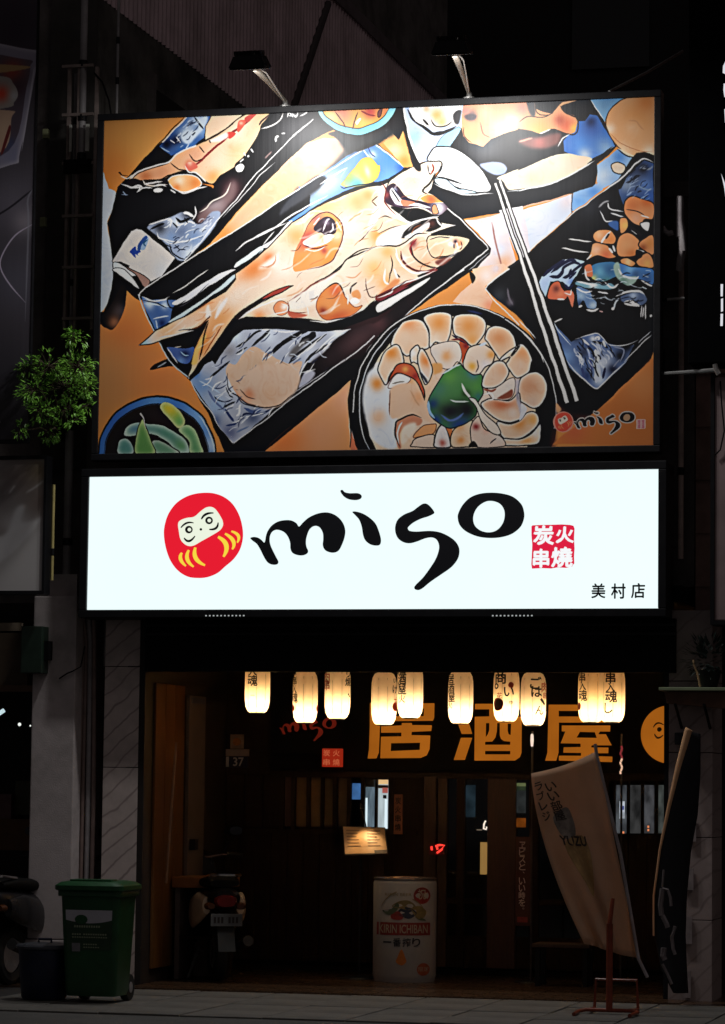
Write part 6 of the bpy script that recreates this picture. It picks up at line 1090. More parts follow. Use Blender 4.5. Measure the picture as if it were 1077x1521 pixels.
o1, o2, o3 = (540, 1040), (670, 1040), (800, 1040)
y_ = FY-.085
kyo = MB(); kyo.plate(fp(o1, [(75, 32), (808, 36), (805, 200), (790, 235), (180, 240), (184, 300), (172, 600), (145, 665), (50, 667), (66, 560), (75, 300)]), y_, .02, hole=[fp(o1, [(185, 95), (185, 185), (690, 183), (695, 95)])])
kyo.plate(fp(o1, [(440, 262), (550, 262), (552, 285), (778, 287), (772, 352), (548, 362), (545, 400), (760, 404), (752, 560), (720, 630), (650, 660), (195, 664), (203, 418), (436, 414), (436, 370), (204, 372), (205, 300), (440, 288)]), y_, .02, hole=[fp(o1, [(312, 492), (308, 582), (645, 568), (650, 486)])]); kyo.build('letter', e_or, fa)
sh = MB(); sh.plate(fp(o2, [(60, 60), (180, 50), (215, 150), (95, 160)]), y_, .02); sh.plate(fp(o2, [(85, 280), (205, 272), (240, 385), (125, 386)]), y_, .02); sh.plate(fp(o2, [(116, 430), (240, 430), (156, 682), (34, 684)]), y_, .02)
sh.plate(fp(o2, [(278, 42), (812, 42), (812, 104), (675, 104), (675, 186), (806, 190), (803, 600), (785, 650), (730, 690), (270, 690), (274, 190), (440, 186), (440, 104), (278, 104)]), y_, .02, hole=[fp(o2, [(530, 106), (530, 186), (590, 186), (590, 106)]), fp(o2, [(397, 262), (440, 262), (440, 340), (424, 390), (394, 430)]), fp(o2, [(525, 262), (560, 262), (560, 400), (575, 445), (610, 468), (680, 474), (680, 510), (387, 510), (387, 476), (470, 472), (505, 425), (520, 360)]), fp(o2, [(645, 268), (690, 268), (684, 400), (655, 388), (645, 350)]), fp(o2, [(387, 580), (680, 580), (680, 620), (387, 620)])]); sh.build('letter', e_or, fa)
ya = MB(); ya.plate(fp(o3, [(118, 52), (800, 52), (800, 256), (230, 256), (226, 600), (200, 692), (78, 692), (104, 600)]), y_, .02, hole=[fp(o3, [(228, 122), (228, 187), (690, 187), (690, 122)])])
ya.plate(fp(o3, [(268, 290), (818, 290), (816, 358), (700, 358), (680, 390), (768, 390), (834, 516), (604, 516), (600, 540), (797, 542), (795, 606), (602, 606), (602, 640), (842, 645), (840, 708), (235, 690), (236, 635), (488, 636), (488, 602), (286, 600), (290, 540), (484, 536), (482, 496), (255, 492), (310, 358), (268, 356)]), y_, .02, hole=[fp(o3, [(470, 362), (432, 428), (668, 432), (645, 366)])]); ya.build('letter', e_or, fa)
c0 = at(995, 1091, FY-.075); em2 = MB().plate([(c0.x+.245*math.cos(2*PI*k/48), c0.z+.245*math.sin(2*PI*k/48)) for k in range(48)], y_, .02).build('emblem', e_or, fa)
def fq(p): return [(at(a, b, FY-.095).x, at(a, b, FY-.095).z) for a, b in p]
m_dk = mat('dark_paint_line', (.02, .012, .01), .6, var=0)
MB().plate(fq(crescent([(970.5, 1080.5), (977, 1074), (986, 1077)], 2.4)), FY-.095, .004).build('eyebrow', m_dk, em2); MB().plate(fq(crescent([(972.5, 1090), (977, 1096), (985, 1092)], 2.8)), FY-.095, .004).build('eye_crease', m_dk, em2); MB().plate(fq(disc(979.5, 1083.5, 3.4)), FY-.095, .004).build('eye', m_dk, em2)
MB().plate(fq(disc(1003, 1083, 3.4)), FY-.095, .004).build('eye', m_dk, em2)
# red brush wordmark at the left of the fascia, same drawing as the light box
wl = thing('wordmark_sign', 'small red brush wordmark with red seal given lantern glow, hung left of the orange characters', 'sign', at(460, 1110, FY-.2))
m_redl = emat('lit_red_letter', (.11, .009, .004), .9, var=.3)
def wm(p, n=3):
    q = smooth_pts(p, n) if n else p
    return [(at(a, b, FY-.16).x, at(a, b, FY-.16).z) for a, b in [(415+(x-373)*.208, 1080+(y-795)*.24+(x-373)*.004) for x, y in q]]
for q in (LM, LI, LS): MB().plate(wm(q), FY-.16, .012).build('letter', m_redl, wl)
MB().plate(wm(LO), FY-.16, .012, hole=[wm(LOI)]).build('letter', m_redl, wl)
MB().box(at(415, 1090, FY-.14).x, at(508, 1090, FY-.14).x, FY-.146, FY-.10, at(460, 1120, FY-.14).z, at(460, 1056, FY-.14).z).build('board', m_blackmatt, wl)
q0, q1 = at(478, 1139, FY-.2), at(507, 1112, FY-.2)
sb = MB().box(q0.x, q1.x, FY-.2, FY-.13, q0.z, q1.z, .006).build('seal_box', emat('lantern_glow_seal', (.30, .018, .006), .9), wl)  # seal glows by its own emission, standing in for nearby lantern light
for ch, i, j in (('炭', 0, 1), ('火', 1, 1), ('串', 0, 0), ('燒', 1, 0)):
    w_, h_ = (q1.x-q0.x)/2, (q1.z-q0.z)/2
    text_xz(MB(), ch, q0.x+w_*i+.012, q0.x+w_*(i+1)-.012, q0.z+h_*j+.012, q0.z+h_*(j+1)-.01, FY-.204, bold=.02).build('seal_character', emat('lantern_glow_character', (.50, .10, .04), .9), sb)

# planks of the front, one by one, below the windows
def run_planks(x0, x1, z0, z1, Y, w, m, parent, name='plank'):
    n = max(1, int((x1-x0)/w)); w = (x1-x0)/n
    for k in range(n):
        MB().box(x0+k*w+.002, x0+(k+1)*w-.002, Y+rnd.uniform(0, .006), Y+.03, z0, z1, .003).build(name, m, parent)
zs0 = Z(480, 1232, FY)
run_planks(fxl-.2, X(620, 1300, FY), .1, zs0, FY, .14, m_wood, sf)
run_planks(fxl-.2, X(418, 1180, FY), zs0+.003, zw1, FY, .14, m_wood, sf)
run_planks(X(905, 1300, FY), fxr+.1, .1, Z(945, 1240, FY), FY, .14, m_wood, sf)
# room behind the glass
rm = thing('shop_interior', 'lit interior of the shop seen in slivers through the slatted windows', 'room', (0, 4, 0))
MB().box(fxl-.2, fxr+.2, 5.0, 5.05, 0, 3.0).build('rear_wall', mat('room_wall', (.05, .035, .025), .8), rm)
MB().box(fxl-.2, fxr+.2, FY+.15, 5.0, 2.4, 2.45).build('room_ceiling', m_blackmatt, rm)
def pane(name, a, b, m, Y=FY+.03, parent=None, t=.006):
    p, q = at(a[0], a[1], Y), at(b[0], b[1], Y)
    return MB().box(min(p.x, q.x), max(p.x, q.x), Y, Y+t, min(p.z, q.z), max(p.z, q.z)).build(name, m, parent or sf)
# left window: paper strips between slats
for x0, x1, c in ((421, 433, (.055, .025, .02)), (438, 456, (.15, .09, .035)), (460, 477, (.14, .085, .035)), (480, 495, (.06, .04, .016)), (500, 516, (.05, .034, .02))):
    pane('paper_strip', (x0, 1128 if x0 != 421 else 1120), (x1, 1228), mat('paper_strip_%d' % int(c[0]*1000), tuple(v*1.6 for v in c), .7, var=.25, scale=4))
for x0, x1 in ((416, 421), (433, 438), (456, 460), (477, 480), (495, 500), (516, 521)): pane('slat', (x0, 1118), (x1, 1234), m_wood, FY-.01, t=.035)
pane('poster', (521, 1163), (536, 1188), mat('blue_poster', (.05, .12, .26), .4, var=.35, scale=14)); MATS.get('x')
pane('poster_glow', (521.5, 1163.5), (535.5, 1187.5), emat('blue_poster_glow', (.035, .10, .24), 1, var=.4, scale=9), FY+.026, t=.003)  # glowing blue sheet just in front of the poster
for x0, x1, m in ((541, 557, emat('bluish_lit_room', (.10, .14, .17), 1, var=.5, scale=5, stretch=(6, 1, 1))), (560, 577, emat('white_lit_room', (.42, .50, .52), 1, var=.22, scale=4, stretch=(5, 1, 1)))): pane('lit_pane', (x0, 1158), (x1, 1231), m)
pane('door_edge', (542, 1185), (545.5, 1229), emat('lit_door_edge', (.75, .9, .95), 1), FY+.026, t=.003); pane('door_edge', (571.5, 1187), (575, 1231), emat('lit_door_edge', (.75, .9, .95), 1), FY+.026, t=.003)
pane('ceiling_glow', (560.5, 1158), (576.5, 1165), emat('warm_ceiling', (.85, .55, .25), .9), FY+.026, t=.003); pane('beam', (560.5, 1166), (576.5, 1171), mat('olive_beam', (.06, .05, .03), .6), FY+.025, t=.003)
pane('red_notice', (568, 1170), (576, 1178), emat('pinkish_notice', (.45, .10, .08), .8), FY+.023, t=.002); pane('dark_fitting', (569, 1181), (574, 1186), m_blackmatt, FY+.023, t=.002)
pane('ceiling_fitting', (541.5, 1158), (556.5, 1169), mat('dim_fitting', (.03, .03, .03), .5), FY+.025, t=.003)
for x0, x1 in ((536, 541), (557, 560), (577, 584)): pane('slat', (x0, 1150), (x1, 1234), m_wood, FY-.01, t=.035)
MB().box(fxl-.2, X(620, 1240, FY), FY-.03, FY+.02, zs0-.04, zs0+.0).build('window_sill', m_wood, sf)
# sliding doors
dd = thing('sliding_door', 'dark timber sliding door with tall glass lights right of the menu stand', 'door', (X(700, 1300, FY), FY, 0))
dz0, dz1 = .08, Z(700, 1154, FY)
for x0, x1, m, y in ((584, 630, m_wood, .0), (630, 648, m_woodb, -.03), (650, 664, m_woodb, -.015), (678, 690, m_wood, -.02), (724, 766, mat('reddish_door_stile', (.05, .020, .012), .45, var=.4, stretch=(9, 9, .7)), -.02), (786, 800, m_wood, -.01), (893, 912, m_wood, -.01)):
    p, q = X(x0, 1300, FY), X(x1, 1300, FY); MB().box(p, q, FY+y, FY+.05, dz0, dz1, .004).build('stile', m, dd)
for x0, x1 in ((664, 678), (690, 724), (766, 786), (800, 893)):
    p, q = X(x0, 1300, FY), X(x1, 1300, FY); MB().box(p-.002, q+.002, FY+.02, FY+.026, .35, dz1-.002).build('glass_light', m_glassdark, dd); MB().box(p+.001, q-.001, FY+.005, FY+.05, dz0, .35).build('kick_panel', m_wood, dd); MB().box(p+.001, q-.001, FY+.004, FY+.019, .62, .67).build('mid_rail', m_wood, dd)
pane('reflection_glow', (692, 1166), (706, 1214), emat('dim_blue_reflection', (.010, .018, .024), 1, var=.7, scale=7), FY+.016, dd, .003)  # bluish reflection in the glass, built as a glowing sheet
pane('paper_notice', (713.5, 1251), (724, 1299), emat('warm_lit_notice', (.34, .19, .055), .75, var=.15), FY+.014, dd, .003)
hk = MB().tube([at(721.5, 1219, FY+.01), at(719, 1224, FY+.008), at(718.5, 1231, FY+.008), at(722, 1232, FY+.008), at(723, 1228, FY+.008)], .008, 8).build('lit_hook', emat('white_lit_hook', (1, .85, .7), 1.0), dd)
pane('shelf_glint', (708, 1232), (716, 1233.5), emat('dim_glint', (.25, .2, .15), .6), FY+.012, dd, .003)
for (a, b), c in ((((767, 1163), (781, 1168)), (.10, .12, .05)), (((767, 1168), (781, 1174)), (.02, .03, .015)), (((767, 1174), (781, 1208)), (.018, .02, .02)), (((767, 1215), (781, 1229)), (.14, .035, .004))): pane('window_view', a, b, emat('view_%d_%d' % (a[1], b[1]), c, 1, var=.45, scale=9), FY+.016, dd, .003)
# neon, small signs
nn = thing('neon_sign', 'small glowing red neon sign behind the sliding door post', 'neon sign', at(652, 1262, FY-.05))
for pts in ([(647, 1257), (653, 1255), (660, 1256), (656, 1262), (649, 1267)], [(649, 1258), (650, 1262)], [(641, 1257), (641.5, 1263)]): MB().tube([at(a, b, FY-.05) for a, b in pts], .009, 8).build('neon_tube', emat('red_neon', (1, .045, .03), 1.6), nn)
MB().box(X(639, 1262, FY), X(662, 1262, FY), FY-.043, FY-.034, Z(650, 1270, FY), Z(650, 1253, FY)).build('backplate', mat('dark_red_plate', (.10, .012, .01), .4), nn)
vs_ = thing('vertical_sign', 'narrow orange brown vertical sign board right of the bright window slits', 'sign', at(591, 1240, FY-.05))
p, q = at(584.5, 1239, FY-.05), at(598, 1180, FY-.05); MB().box(p.x, q.x, FY-.05, FY-.03, p.z, q.z, .003).build('board', mat('faded_orange_board', (.55, .22, .11), .6, var=.2), vs_)
for k, ch in enumerate('炭火串燒'): text_xz(MB(), ch, p.x+.012, q.x-.012, q.z-.02-(k+1)*(q.z-p.z-.04)/4+.01, q.z-.02-k*(q.z-p.z-.04)/4-.005, FY-.053, bold=.02).build('character', m_dk, vs_)
m_pwhite = mat('white_poster_ink', (.95, .88, .80), .5, var=.05)
yb = thing('beer_poster', 'tall dark red vertical poster with white Japanese lettering beside the tilted flag', 'poster', at(776, 1380, FY-.04))
p, q = at(765, 1375, FY-.04), at(788, 1243, FY-.04); MB().box(p.x, q.x, FY-.04, FY-.034, p.z, q.z).build('sheet', mat('maroon_print', (.085, .025, .018), .5, var=.2), yb)
T_ = 'ヱビスと、いい時を。'; nT = len(T_); zt_, zb_ = Z(776, 1250, FY-.04), Z(776, 1357, FY-.04)
for k, ch in enumerate(T_):
    zc = zt_+(zb_-zt_)*(k+.5)/nT; xc = (p.x+q.x)/2-.005; s_ = .028
    if ch in '、。': text_xz(MB(), ch, xc+.005, xc+.02, zc+.005, zc+.02, FY-.043).build('character', m_pwhite, yb)
    else: text_xz(MB(), ch, xc-s_, xc+s_, zc-.03, zc+.03, FY-.043, bold=.012).build('character', m_pwhite, yb)
MB().box(p.x+.02, q.x-.02, FY-.043, FY-.0405, p.z+.03, p.z+.075).build('footer_band', mat('red_band', (.35, .05, .05), .5), yb)
# right window
for k, (x0, x1) in enumerate(((914, 931), (935, 952), (956, 972), (977, 990))): pane('lit_pane', (x0, 1166), (x1, 1238), emat('grey_lit_room_%d' % k, ((.055, .06, .066), (.024, .024, .024), (.045, .046, .05), (.04, .045, .042))[k], 1, var=.75, scale=7, stretch=(2, 1, 1)))
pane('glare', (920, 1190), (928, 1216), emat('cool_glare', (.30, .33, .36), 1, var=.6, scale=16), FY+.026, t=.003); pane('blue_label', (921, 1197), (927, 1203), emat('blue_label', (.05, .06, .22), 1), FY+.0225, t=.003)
for k, (x, y) in enumerate(((926, 1236.5), (963, 1228), (963, 1233))): pane('candle_glow', (x-1.3, y-1.6), (x+1.3, y+1.6), emat('orange_spark', (.8, .25, .1), 1), FY+.0225, t=.003)
for x0, x1 in ((905, 914), (931, 935), (952, 956), (972, 977)): pane('slat', (x0, 1160), (x1, 1241), m_wood, FY-.01, t=.035)
# name plate group on the left wall
hp = thing('house_number_plate', 'navy house number plate reading 37 under a beige notice at the left of the front', 'number plate', at(352, 1140, FY-.03))
for nm, a, b, m in (('notice', (342, 1112), (362, 1091), mat('beige_notice', (.40, .27, .19), .6, var=.3, scale=12)), ('strip', (335, 1123), (370, 1113), mat('pale_strip_board', (.42, .32, .28), .6)), ('plate', (335, 1140), (368, 1123.6), mat('navy_enamel', (.012, .014, .05), .3))):
    p, q = at(a[0], a[1], FY-.03), at(b[0], b[1], FY-.03); MB().box(p.x, q.x, FY-.03, FY-.02, p.z, q.z).build(nm, m, hp)
p, q = at(346, 1138, FY-.033), at(362, 1125, FY-.033); text_xz(MB(), '37', p.x, q.x, p.z, q.z, FY-.033, bold=.02).build('number', m_white, hp); p, q = at(335.5, 1139, FY-.033), at(340, 1124, FY-.033); MB().box(p.x, q.x, FY-.033, FY-.0305, p.z, q.z).build('white_band', m_white, hp)
MB().plate([(at(a, b, FY-.032).x, at(a, b, FY-.032).z) for a, b in disc(352, 1102, 6)], FY-.034, .003).build('round_stamp', mat('orange_stamp', (.42, .16, .04), .6, var=.4, scale=20), hp)

# ------------------------------------------------------------------ arcade left side: panels, leaning board, counter
SX = -1.945
def sidepanel(name, label, cat, py_pair, y0, y1, m, t=.02, off=0.):
    zb, zt2 = Z(py_pair[0], py_pair[1], (y0+y1)/2), Z(py_pair[0], py_pair[2], (y0+y1)/2)
    return zb, zt2
def ypx(px): return (px-205)/63.+.3
zA, zB = Z(236, 1440, .8), Z(236, 1016, .8)
ap = thing('plywood_panel', 'orange varnished plywood panels lining the left wall of the arcade', 'panel', (SX, .8, zA))
for k in range(3): MB().box(SX, SX+.02, .52+k*.26, .52+(k+1)*.26-.006, zA+.02, zB, .003).build('board', m_ply, ap)
wd = thing('pale_door', 'pale grey door with dark lock box at the back left of the arcade', 'door', (SX, 1.8, 0))
MB().box(SX, SX+.03, ypx(274), ypx(303), .1, Z(288, 1034, 1.6), .004).build('leaf', mat('dull_white_door', (.12, .095, .092), .6, var=.15, dirt=.3), wd)
MB().box(SX+.03, SX+.08, ypx(277), ypx(283), Z(280, 1262, 1.55), Z(280, 1246, 1.55), .004).build('lock_box', m_black, wd); MB().box(SX+.03, SX+.036, ypx(277), ypx(300), Z(288, 1045, 1.6), Z(288, 1037, 1.6)).build('label_plate', mat('blue_grey_plate', (.05, .05, .09), .5), wd)
tag(MB().tube([at(247, 1312, .75), at(254, 1210, .72), at(262, 1103, .68)], .010, 8).build('leaning_pole', mat('pale_wooden_pole', (.36, .24, .16), .5)), 'slim pale pole leaning against the plywood panels at the left', 'pole')
ct = thing('side_counter', 'small orange topped counter standing behind the scooter at the left wall', 'counter', (SX+.25, 1.2, 0))
p0 = at(248, 1318, 1.0); zc = p0.z
MB().box(SX+.04, SX+.46, .95, 1.5, zc, zc+.09, .008).build('counter_top', mat('orange_laminate', (.30, .10, .02), .4, var=.2), ct)
MB().box(SX+.06, SX+.10, .99, 1.46, .02, zc-.002).build('side_panel', mat('dull_side_panel', (.12, .09, .08), .7), ct); MB().box(SX+.38, SX+.42, .99, 1.46, .02, zc-.002).build('side_panel', m_wood, ct); MB().box(SX+.101, SX+.379, 1.40, 1.44, .02, zc-.002).build('rear_panel', mat('grimy_poster_panel', (.16, .12, .10), .7, var=.5, scale=6), ct); MB().box(SX+.101, SX+.379, .99, 1.39, .35, .37).build('shelf', m_wood, ct)
# ------------------------------------------------------------------ menu stand
ms = thing('menu_stand', 'lit menu board tilted on a black stand in front of the shop window', 'menu stand', ground(540, 1450, .014))
MY = 1.75
A_, B_, C_, D_ = at(512, 1270, MY-.10), at(576, 1268, MY-.10), at(572, 1229, MY+.06), at(509, 1227, MY+.06)
def quad_slab(P, t, back):
    b = Vector(back)*t; v = [Vector(p) for p in P]; v2 = [p+b for p in v]
    return MB().add([tuple(p) for p in v+v2], [(0, 1, 2, 3), (7, 6, 5, 4), (0, 4, 5, 1), (1, 5, 6, 2), (2, 6, 7, 3), (3, 7, 4, 0)])
quad_slab([A_, B_, C_, D_], .02, (0, .8, -.4)).build('board', mat('dark_menu_backing', (.03, .02, .015), .5), ms)
def inq(u, v, off=.004):
    p = A_.lerp(B_, u).lerp(D_.lerp(C_, u), v); return p+Vector((0, -off*.8, off*.5))
pg = quad_slab([inq(.015, .03), inq(.985, .03), inq(.985, .97), inq(.015, .97)], .003, (0, .8, -.4)).build('page', mat('cream_menu_page', (.66, .38, .17), .35, var=.12, scale=14), ms)
mb = MB()
for r in range(6):
    for c in range(2):
        u0 = .08+c*.48; v0 = .86-r*.11; w = rnd.uniform(.22, .36)
        mb.add([tuple(inq(a, b, .0062)) for a, b in ((u0, v0-.03), (u0+w, v0-.03), (u0+w, v0), (u0, v0))], [(0, 1, 2, 3)])
mb.build('printed_line', mat('brown_print', (.22, .12, .06), .6, var=0), ms)
quad_slab([inq(.70, .0, .008), inq(.99, .0, .008), inq(.99, .13, .008), inq(.70, .13, .008)], .006, (0, .8, -.4)).build('clip', mat('brown_clip', (.06, .025, .012), .5), ms)
pb = ground(541, 1452, .014); zc_ = (A_.z+C_.z)/2
MB().tube([(pb.x, MY+.02, .05), (pb.x, MY+.02, zc_-.02)], .014, 8).build('post', m_black, ms); MB().lathe([(.001, .045), (.16, .03), (.17, .014), (.001, .014)], (pb.x, MY+.02, 0), 24).build('base', m_black, ms)
ml = bpy.data.lights.new('menu_lamp', 'SPOT'); ml.energy = 4.5; ml.color = (1, .68, .32); ml.spot_size = math.radians(70); ml.spot_blend = .6; ml.shadow_soft_size = .02
mlo = bpy.data.objects.new('menu_lamp', ml); COL.objects.link(mlo); mlo.parent = ms; mlo.location = inq(.55, 1.15, .22)-ms.location; mlo.rotation_euler = (Vector(inq(.5, .25)-inq(.55, 1.15, .22))).to_track_quat('-Z', 'Y').to_euler()
MB().tube([inq(.55, 1.0, -.01), inq(.55, 1.15, .05), inq(.55, 1.2, .2)], .006, 6).build('lamp_arm', m_black, ms); MB().lathe([(.012, .04), (.022, .0), (.018, .0), (.001, .03)], inq(.55, 1.19, .215), 12).build('lamp_shade', m_black, ms)

# ------------------------------------------------------------------ giant beer can display
CY = 1.55
gb = ground(589, 1460, .014); cx_, cy_ = gb.x, gb.y+.27; CR = .262; ch_ = at(597, 1304, cy_-CR).z
can = thing('beer_can_display', 'large white beer can display with red band standing on the arcade floor', 'can display', (cx_, cy_, .014))
m_can = mat('can_white', (.42, .39, .375), .4, var=.06, scale=3, dirt=.12)
MB().lathe([(.001, .02), (CR-.03, .02), (CR-.012, .014), (CR-.004, .05), (CR, .07), (CR, ch_-.05), (CR-.006, ch_-.03), (CR-.014, ch_-.02)], (cx_, cy_, 0), 56).build('body', m_can, can, smooth=True)
MB().lathe([(CR-.016, ch_-.022), (CR-.002, ch_-.018), (CR-.002, ch_-.004), (CR-.012, ch_), (CR-.02, ch_-.004), (CR-.03, ch_-.03), (.001, ch_-.03)], (cx_, cy_, 0), 56).build('rim', mat('can_rim', (.55, .45, .38), .22, metal=.8, var=.1), can, smooth=True)
CF = math.atan2(CAM[0]-cx_, -(CAM[1]-cy_))
def on_can(poly, off=.002, n=0, lift=None):
    P = smooth_pts(poly, 5) if n else np.asarray(poly, float)
    out = []
    for (px, py), e in zip(P, lift if lift is not None else [0]*len(P)):
        s = (px-596.5)/47.5; a = math.asin(max(-.985, min(.985, s))); z = ch_+(.014-ch_)*(py-1304)/(1461-1304)
        out.append((cx_+(CR+off+e)*math.sin(a+CF), cy_-(CR+off+e)*math.cos(a+CF), z))
    return out
def can_poly(name, poly, m, n=1, off=.002, parent=can):
    P = on_can(poly, off, n); c = tuple(sum(p[i] for p in P)/len(P) for i in range(3)); cc = np.array(c)-(cx_, cy_, 0); k = (CR+off)/math.hypot(cc[0], cc[1]); c = (cx_+cc[0]*k, cy_+cc[1]*k, c[2])
    mb = MB(); mb.add([c]+P, [(0, i+1, (i+1) % len(P)+1) for i in range(len(P))]); return mb.build(name, m, parent)
def can_band(name, x0, x1, y0, y1, m, off=.002, k=10):
    mb = MB(); mb.grid([on_can([(x0+(x1-x0)*i/k, y) for i in range(k+1)], off) for y in (y1, y0)]); return mb.build(name, m, can)
m_cred = mat('can_red', (.30, .03, .025), .4, var=.12); m_cgold = mat('can_gold', (.26, .19, .07), .4, var=.2); m_cblue = mat('can_navy', (.03, .04, .07), .4); m_cgreen = mat('can_green', (.09, .12, .07), .4); m_corange = mat('can_orange', (.55, .16, .02), .4, var=.2)
def can_text(txt, x0, x1, y0, y1, m, off, bold=.0, nm='character'):
    v, f = glyphs(txt, bold); a, b = v[:, :2].min(0), v[:, :2].max(0)
    pts = [(x0+(q[0]-a[0])/(b[0]-a[0])*(x1-x0), y1-(q[1]-a[1])/(b[1]-a[1])*(y1-y0)) for q in v]
    mb = MB(); mb.add(on_can(pts, off, 0, v[:, 2]), f); return mb.build(nm, m, can)
can_band('red_band', 555, 634, 1371, 1390, m_cred)
can_text('KIRIN ICHIBAN', 559, 630, 1374, 1387, m_paper, .004, .01)
can_text('KIRIN BEER', 567, 606, 1327, 1331, m_cgold, .003)
for _k, _c in enumerate('一番搾り'): can_text(_c, 565+14.2*_k, 577+14.2*_k, 1399.5 if _c == '一' else 1394, 1401.5 if _c == '一' else 1407, mat('can_black_ink', (.015, .015, .022), .5, var=0), .003, .012)
can_poly('drop_mark', [(592, 1411), (598, 1424), (599, 1430), (592, 1435), (584, 1430), (586, 1423)], m_corange)
can_poly('round_badge', disc(621.5, 1330.5, 12.5, 28), m_cred, 0); can_text('祝', 615, 627, 1321, 1336, m_paper, .004, .01)
can_poly('round_badge', disc(624.5, 1441, 9.5, 24), mat('can_vermilion', (.36, .075, .03), .4, var=.2), 0); can_text('限定', 617, 632, 1437, 1444, m_paper, .004)
for poly, m in (([(577, 1347), (588, 1339), (602, 1338), (612, 1346), (604, 1352), (590, 1350)], m_cgold), ([(585, 1356), (594, 1348), (606, 1350), (614, 1357), (604, 1365), (592, 1362)], m_cblue), ([(576, 1360), (586, 1354), (594, 1362), (590, 1367), (578, 1366)], m_cred), ([(606, 1350), (618, 1346), (628, 1354), (624, 1364), (614, 1364)], m_cgold), ([(578, 1350), (584, 1342), (588, 1346), (582, 1356), (572, 1360), (563, 1354), (570, 1352)], m_cgreen), ([(612, 1362), (622, 1364), (628, 1368), (618, 1367)], m_cgreen)): can_poly('crest_shape', poly, m)
for c, r0, a0, a1 in (((597, 1360), 42, 200, 250), ((597, 1364), 34, 290, 335)):
    a = np.radians(np.linspace(a0, a1, 14)); up = [(c[0]+r0*.9*math.cos(t), c[1]+r0*math.sin(t)*.9) for t in a]; mb = MB(); mb.grid([on_can([(x, y+1.6) for x, y in up], .003), on_can(up, .003)]); mb.build('ornament_arc', m_cgold, can)

# ------------------------------------------------------------------ bins
def round_rect(hx, hy, r, n=5):
    out = []
    for sx, sy, a0 in ((1, 1, 0), (-1, 1, 90), (-1, -1, 180), (1, -1, 270)):
        for k in range(n+1):
            a = math.radians(a0+90*k/n); out.append((sx*(hx-r)+r*math.cos(a), sy*(hy-r)+r*math.sin(a)))
    return out
def rr_loft(mb, secs, c, r=.05):
    n = None; v = []; f = []
    for hx, hy, z in secs:
        q = round_rect(hx, hy, min(r, hx*.9, hy*.9)); n = len(q); v += [(c[0]+x, c[1]+y, z) for x, y in q]
    for i in range(len(secs)-1):
        for k in range(n): f.append((i*n+k, i*n+(k+1) % n, (i+1)*n+(k+1) % n, (i+1)*n+k))
    f += [tuple(range(n))[::-1], tuple((len(secs)-1)*n+k for k in range(n))]
    mb.add(v, f); return mb
m_green = mat('green_bin_plastic', (.010, .075, .022), .38, var=.25, scale=6, dirt=.35)
gw = ground(145, 1497, 0); gy = -1.55; gx = X(132, 1420, gy-.2)
zt_b = at(139, 1318, gy-.25).z
bn_ = thing('wheelie_bin', 'green two wheeled bin with a white topped label in front of the stone pillar', 'bin', (gx, gy, 0))
MBq = rr_loft(MB(), [(.19, .17, .05), (.20, .18, .10), (.228, .215, zt_b-.10), (.232, .218, zt_b-.06)], (gx, gy, 0)); MBq.build('tub', m_green, bn_, smooth=True)
rr_loft(MB(), [(.245, .232, zt_b-.07), (.25, .238, zt_b-.065), (.25, .238, zt_b-.03), (.245, .232, zt_b-.022)], (gx, gy, 0)).build('collar', m_green, bn_, smooth=True)
rr_loft(MB(), [(.26, .245, zt_b-.028), (.27, .256, zt_b-.02), (.27, .256, zt_b+.01), (.235, .22, zt_b+.035), (.17, .17, zt_b+.045)], (gx, gy-.012, 0), .07).build('lid', m_green, bn_, smooth=True)
MB().box(gx-.16, gx+.16, gy-.2, gy-.05, zt_b+.04, zt_b+.055, .006).build('lid_rib', m_green, bn_)
MB().tube([(gx-.2, gy+.24, zt_b-.03), (gx-.2, gy+.30, zt_b), (gx+.2, gy+.30, zt_b), (gx+.2, gy+.24, zt_b-.03)], .018, 8).build('handle', m_green, bn_)
for s in (-1, 1):
    wv = MB().lathe([(.04, -.03), (.095, -.028), (.1, -.015), (.1, .015), (.095, .028), (.04, .03)], (gx+s*.165, gy+.2, .1), 22, 'X', cap=True).build('wheel', m_rubber, bn_, smooth=True); MB().lathe([(.001, -.034), (.04, -.032), (.04, .032), (.001, .034)], (gx+s*.165, gy+.2, .1), 16, 'X').build('hub', m_pvc, wv)
def on_bin(u, v, off=.004):
    h = .06+v*(zt_b-.16); k = h/(zt_b-.1); return (gx+(.195+.034*k)*u, gy-(.173+.043*k)-off, h)
lb = MB().grid([[on_bin(-.8+1.6*i/6, v, .004) for i in range(7)] for v in (.48, .88)]).build('label', mat('dark_green_label', (.02, .055, .025), .5, var=.3), bn_)
MB().grid([[on_bin(-.8+1.6*i/8, .765-.035*(1-abs(i/4-1)**2)+.03 if k == 0 else .9, .006) for i in range(9)] for k in (0, 1)]).build('white_band', mat('label_white', (.50, .50, .56), .5, var=.1), lb)
mb = MB()
for r, (v0, u0, u1, hh) in enumerate(((.715, -.52, .35, .022), (.635, -.6, -.3, .016), (.635, -.2, .6, .016), (.605, -.6, .6, .014), (.53, -.2, .3, .014), (.50, -.2, .35, .012))):
    u = u0
    while u < u1: mb.add([on_bin(a, b, .0065) for a, b in ((u, v0), (u+.055, v0), (u+.055, v0+hh), (u, v0+hh))], [(0, 1, 2, 3)]); u += .085
mb.build('printed_line', mat('pale_print', (.28, .33, .22), .6, var=0), lb); MB().grid([[on_bin(-.62+.3*i, v, .0065) for i in range(2)] for v in (.46, .55)]).build('printed_square', mat('grey_print', (.22, .22, .24), .6), lb)
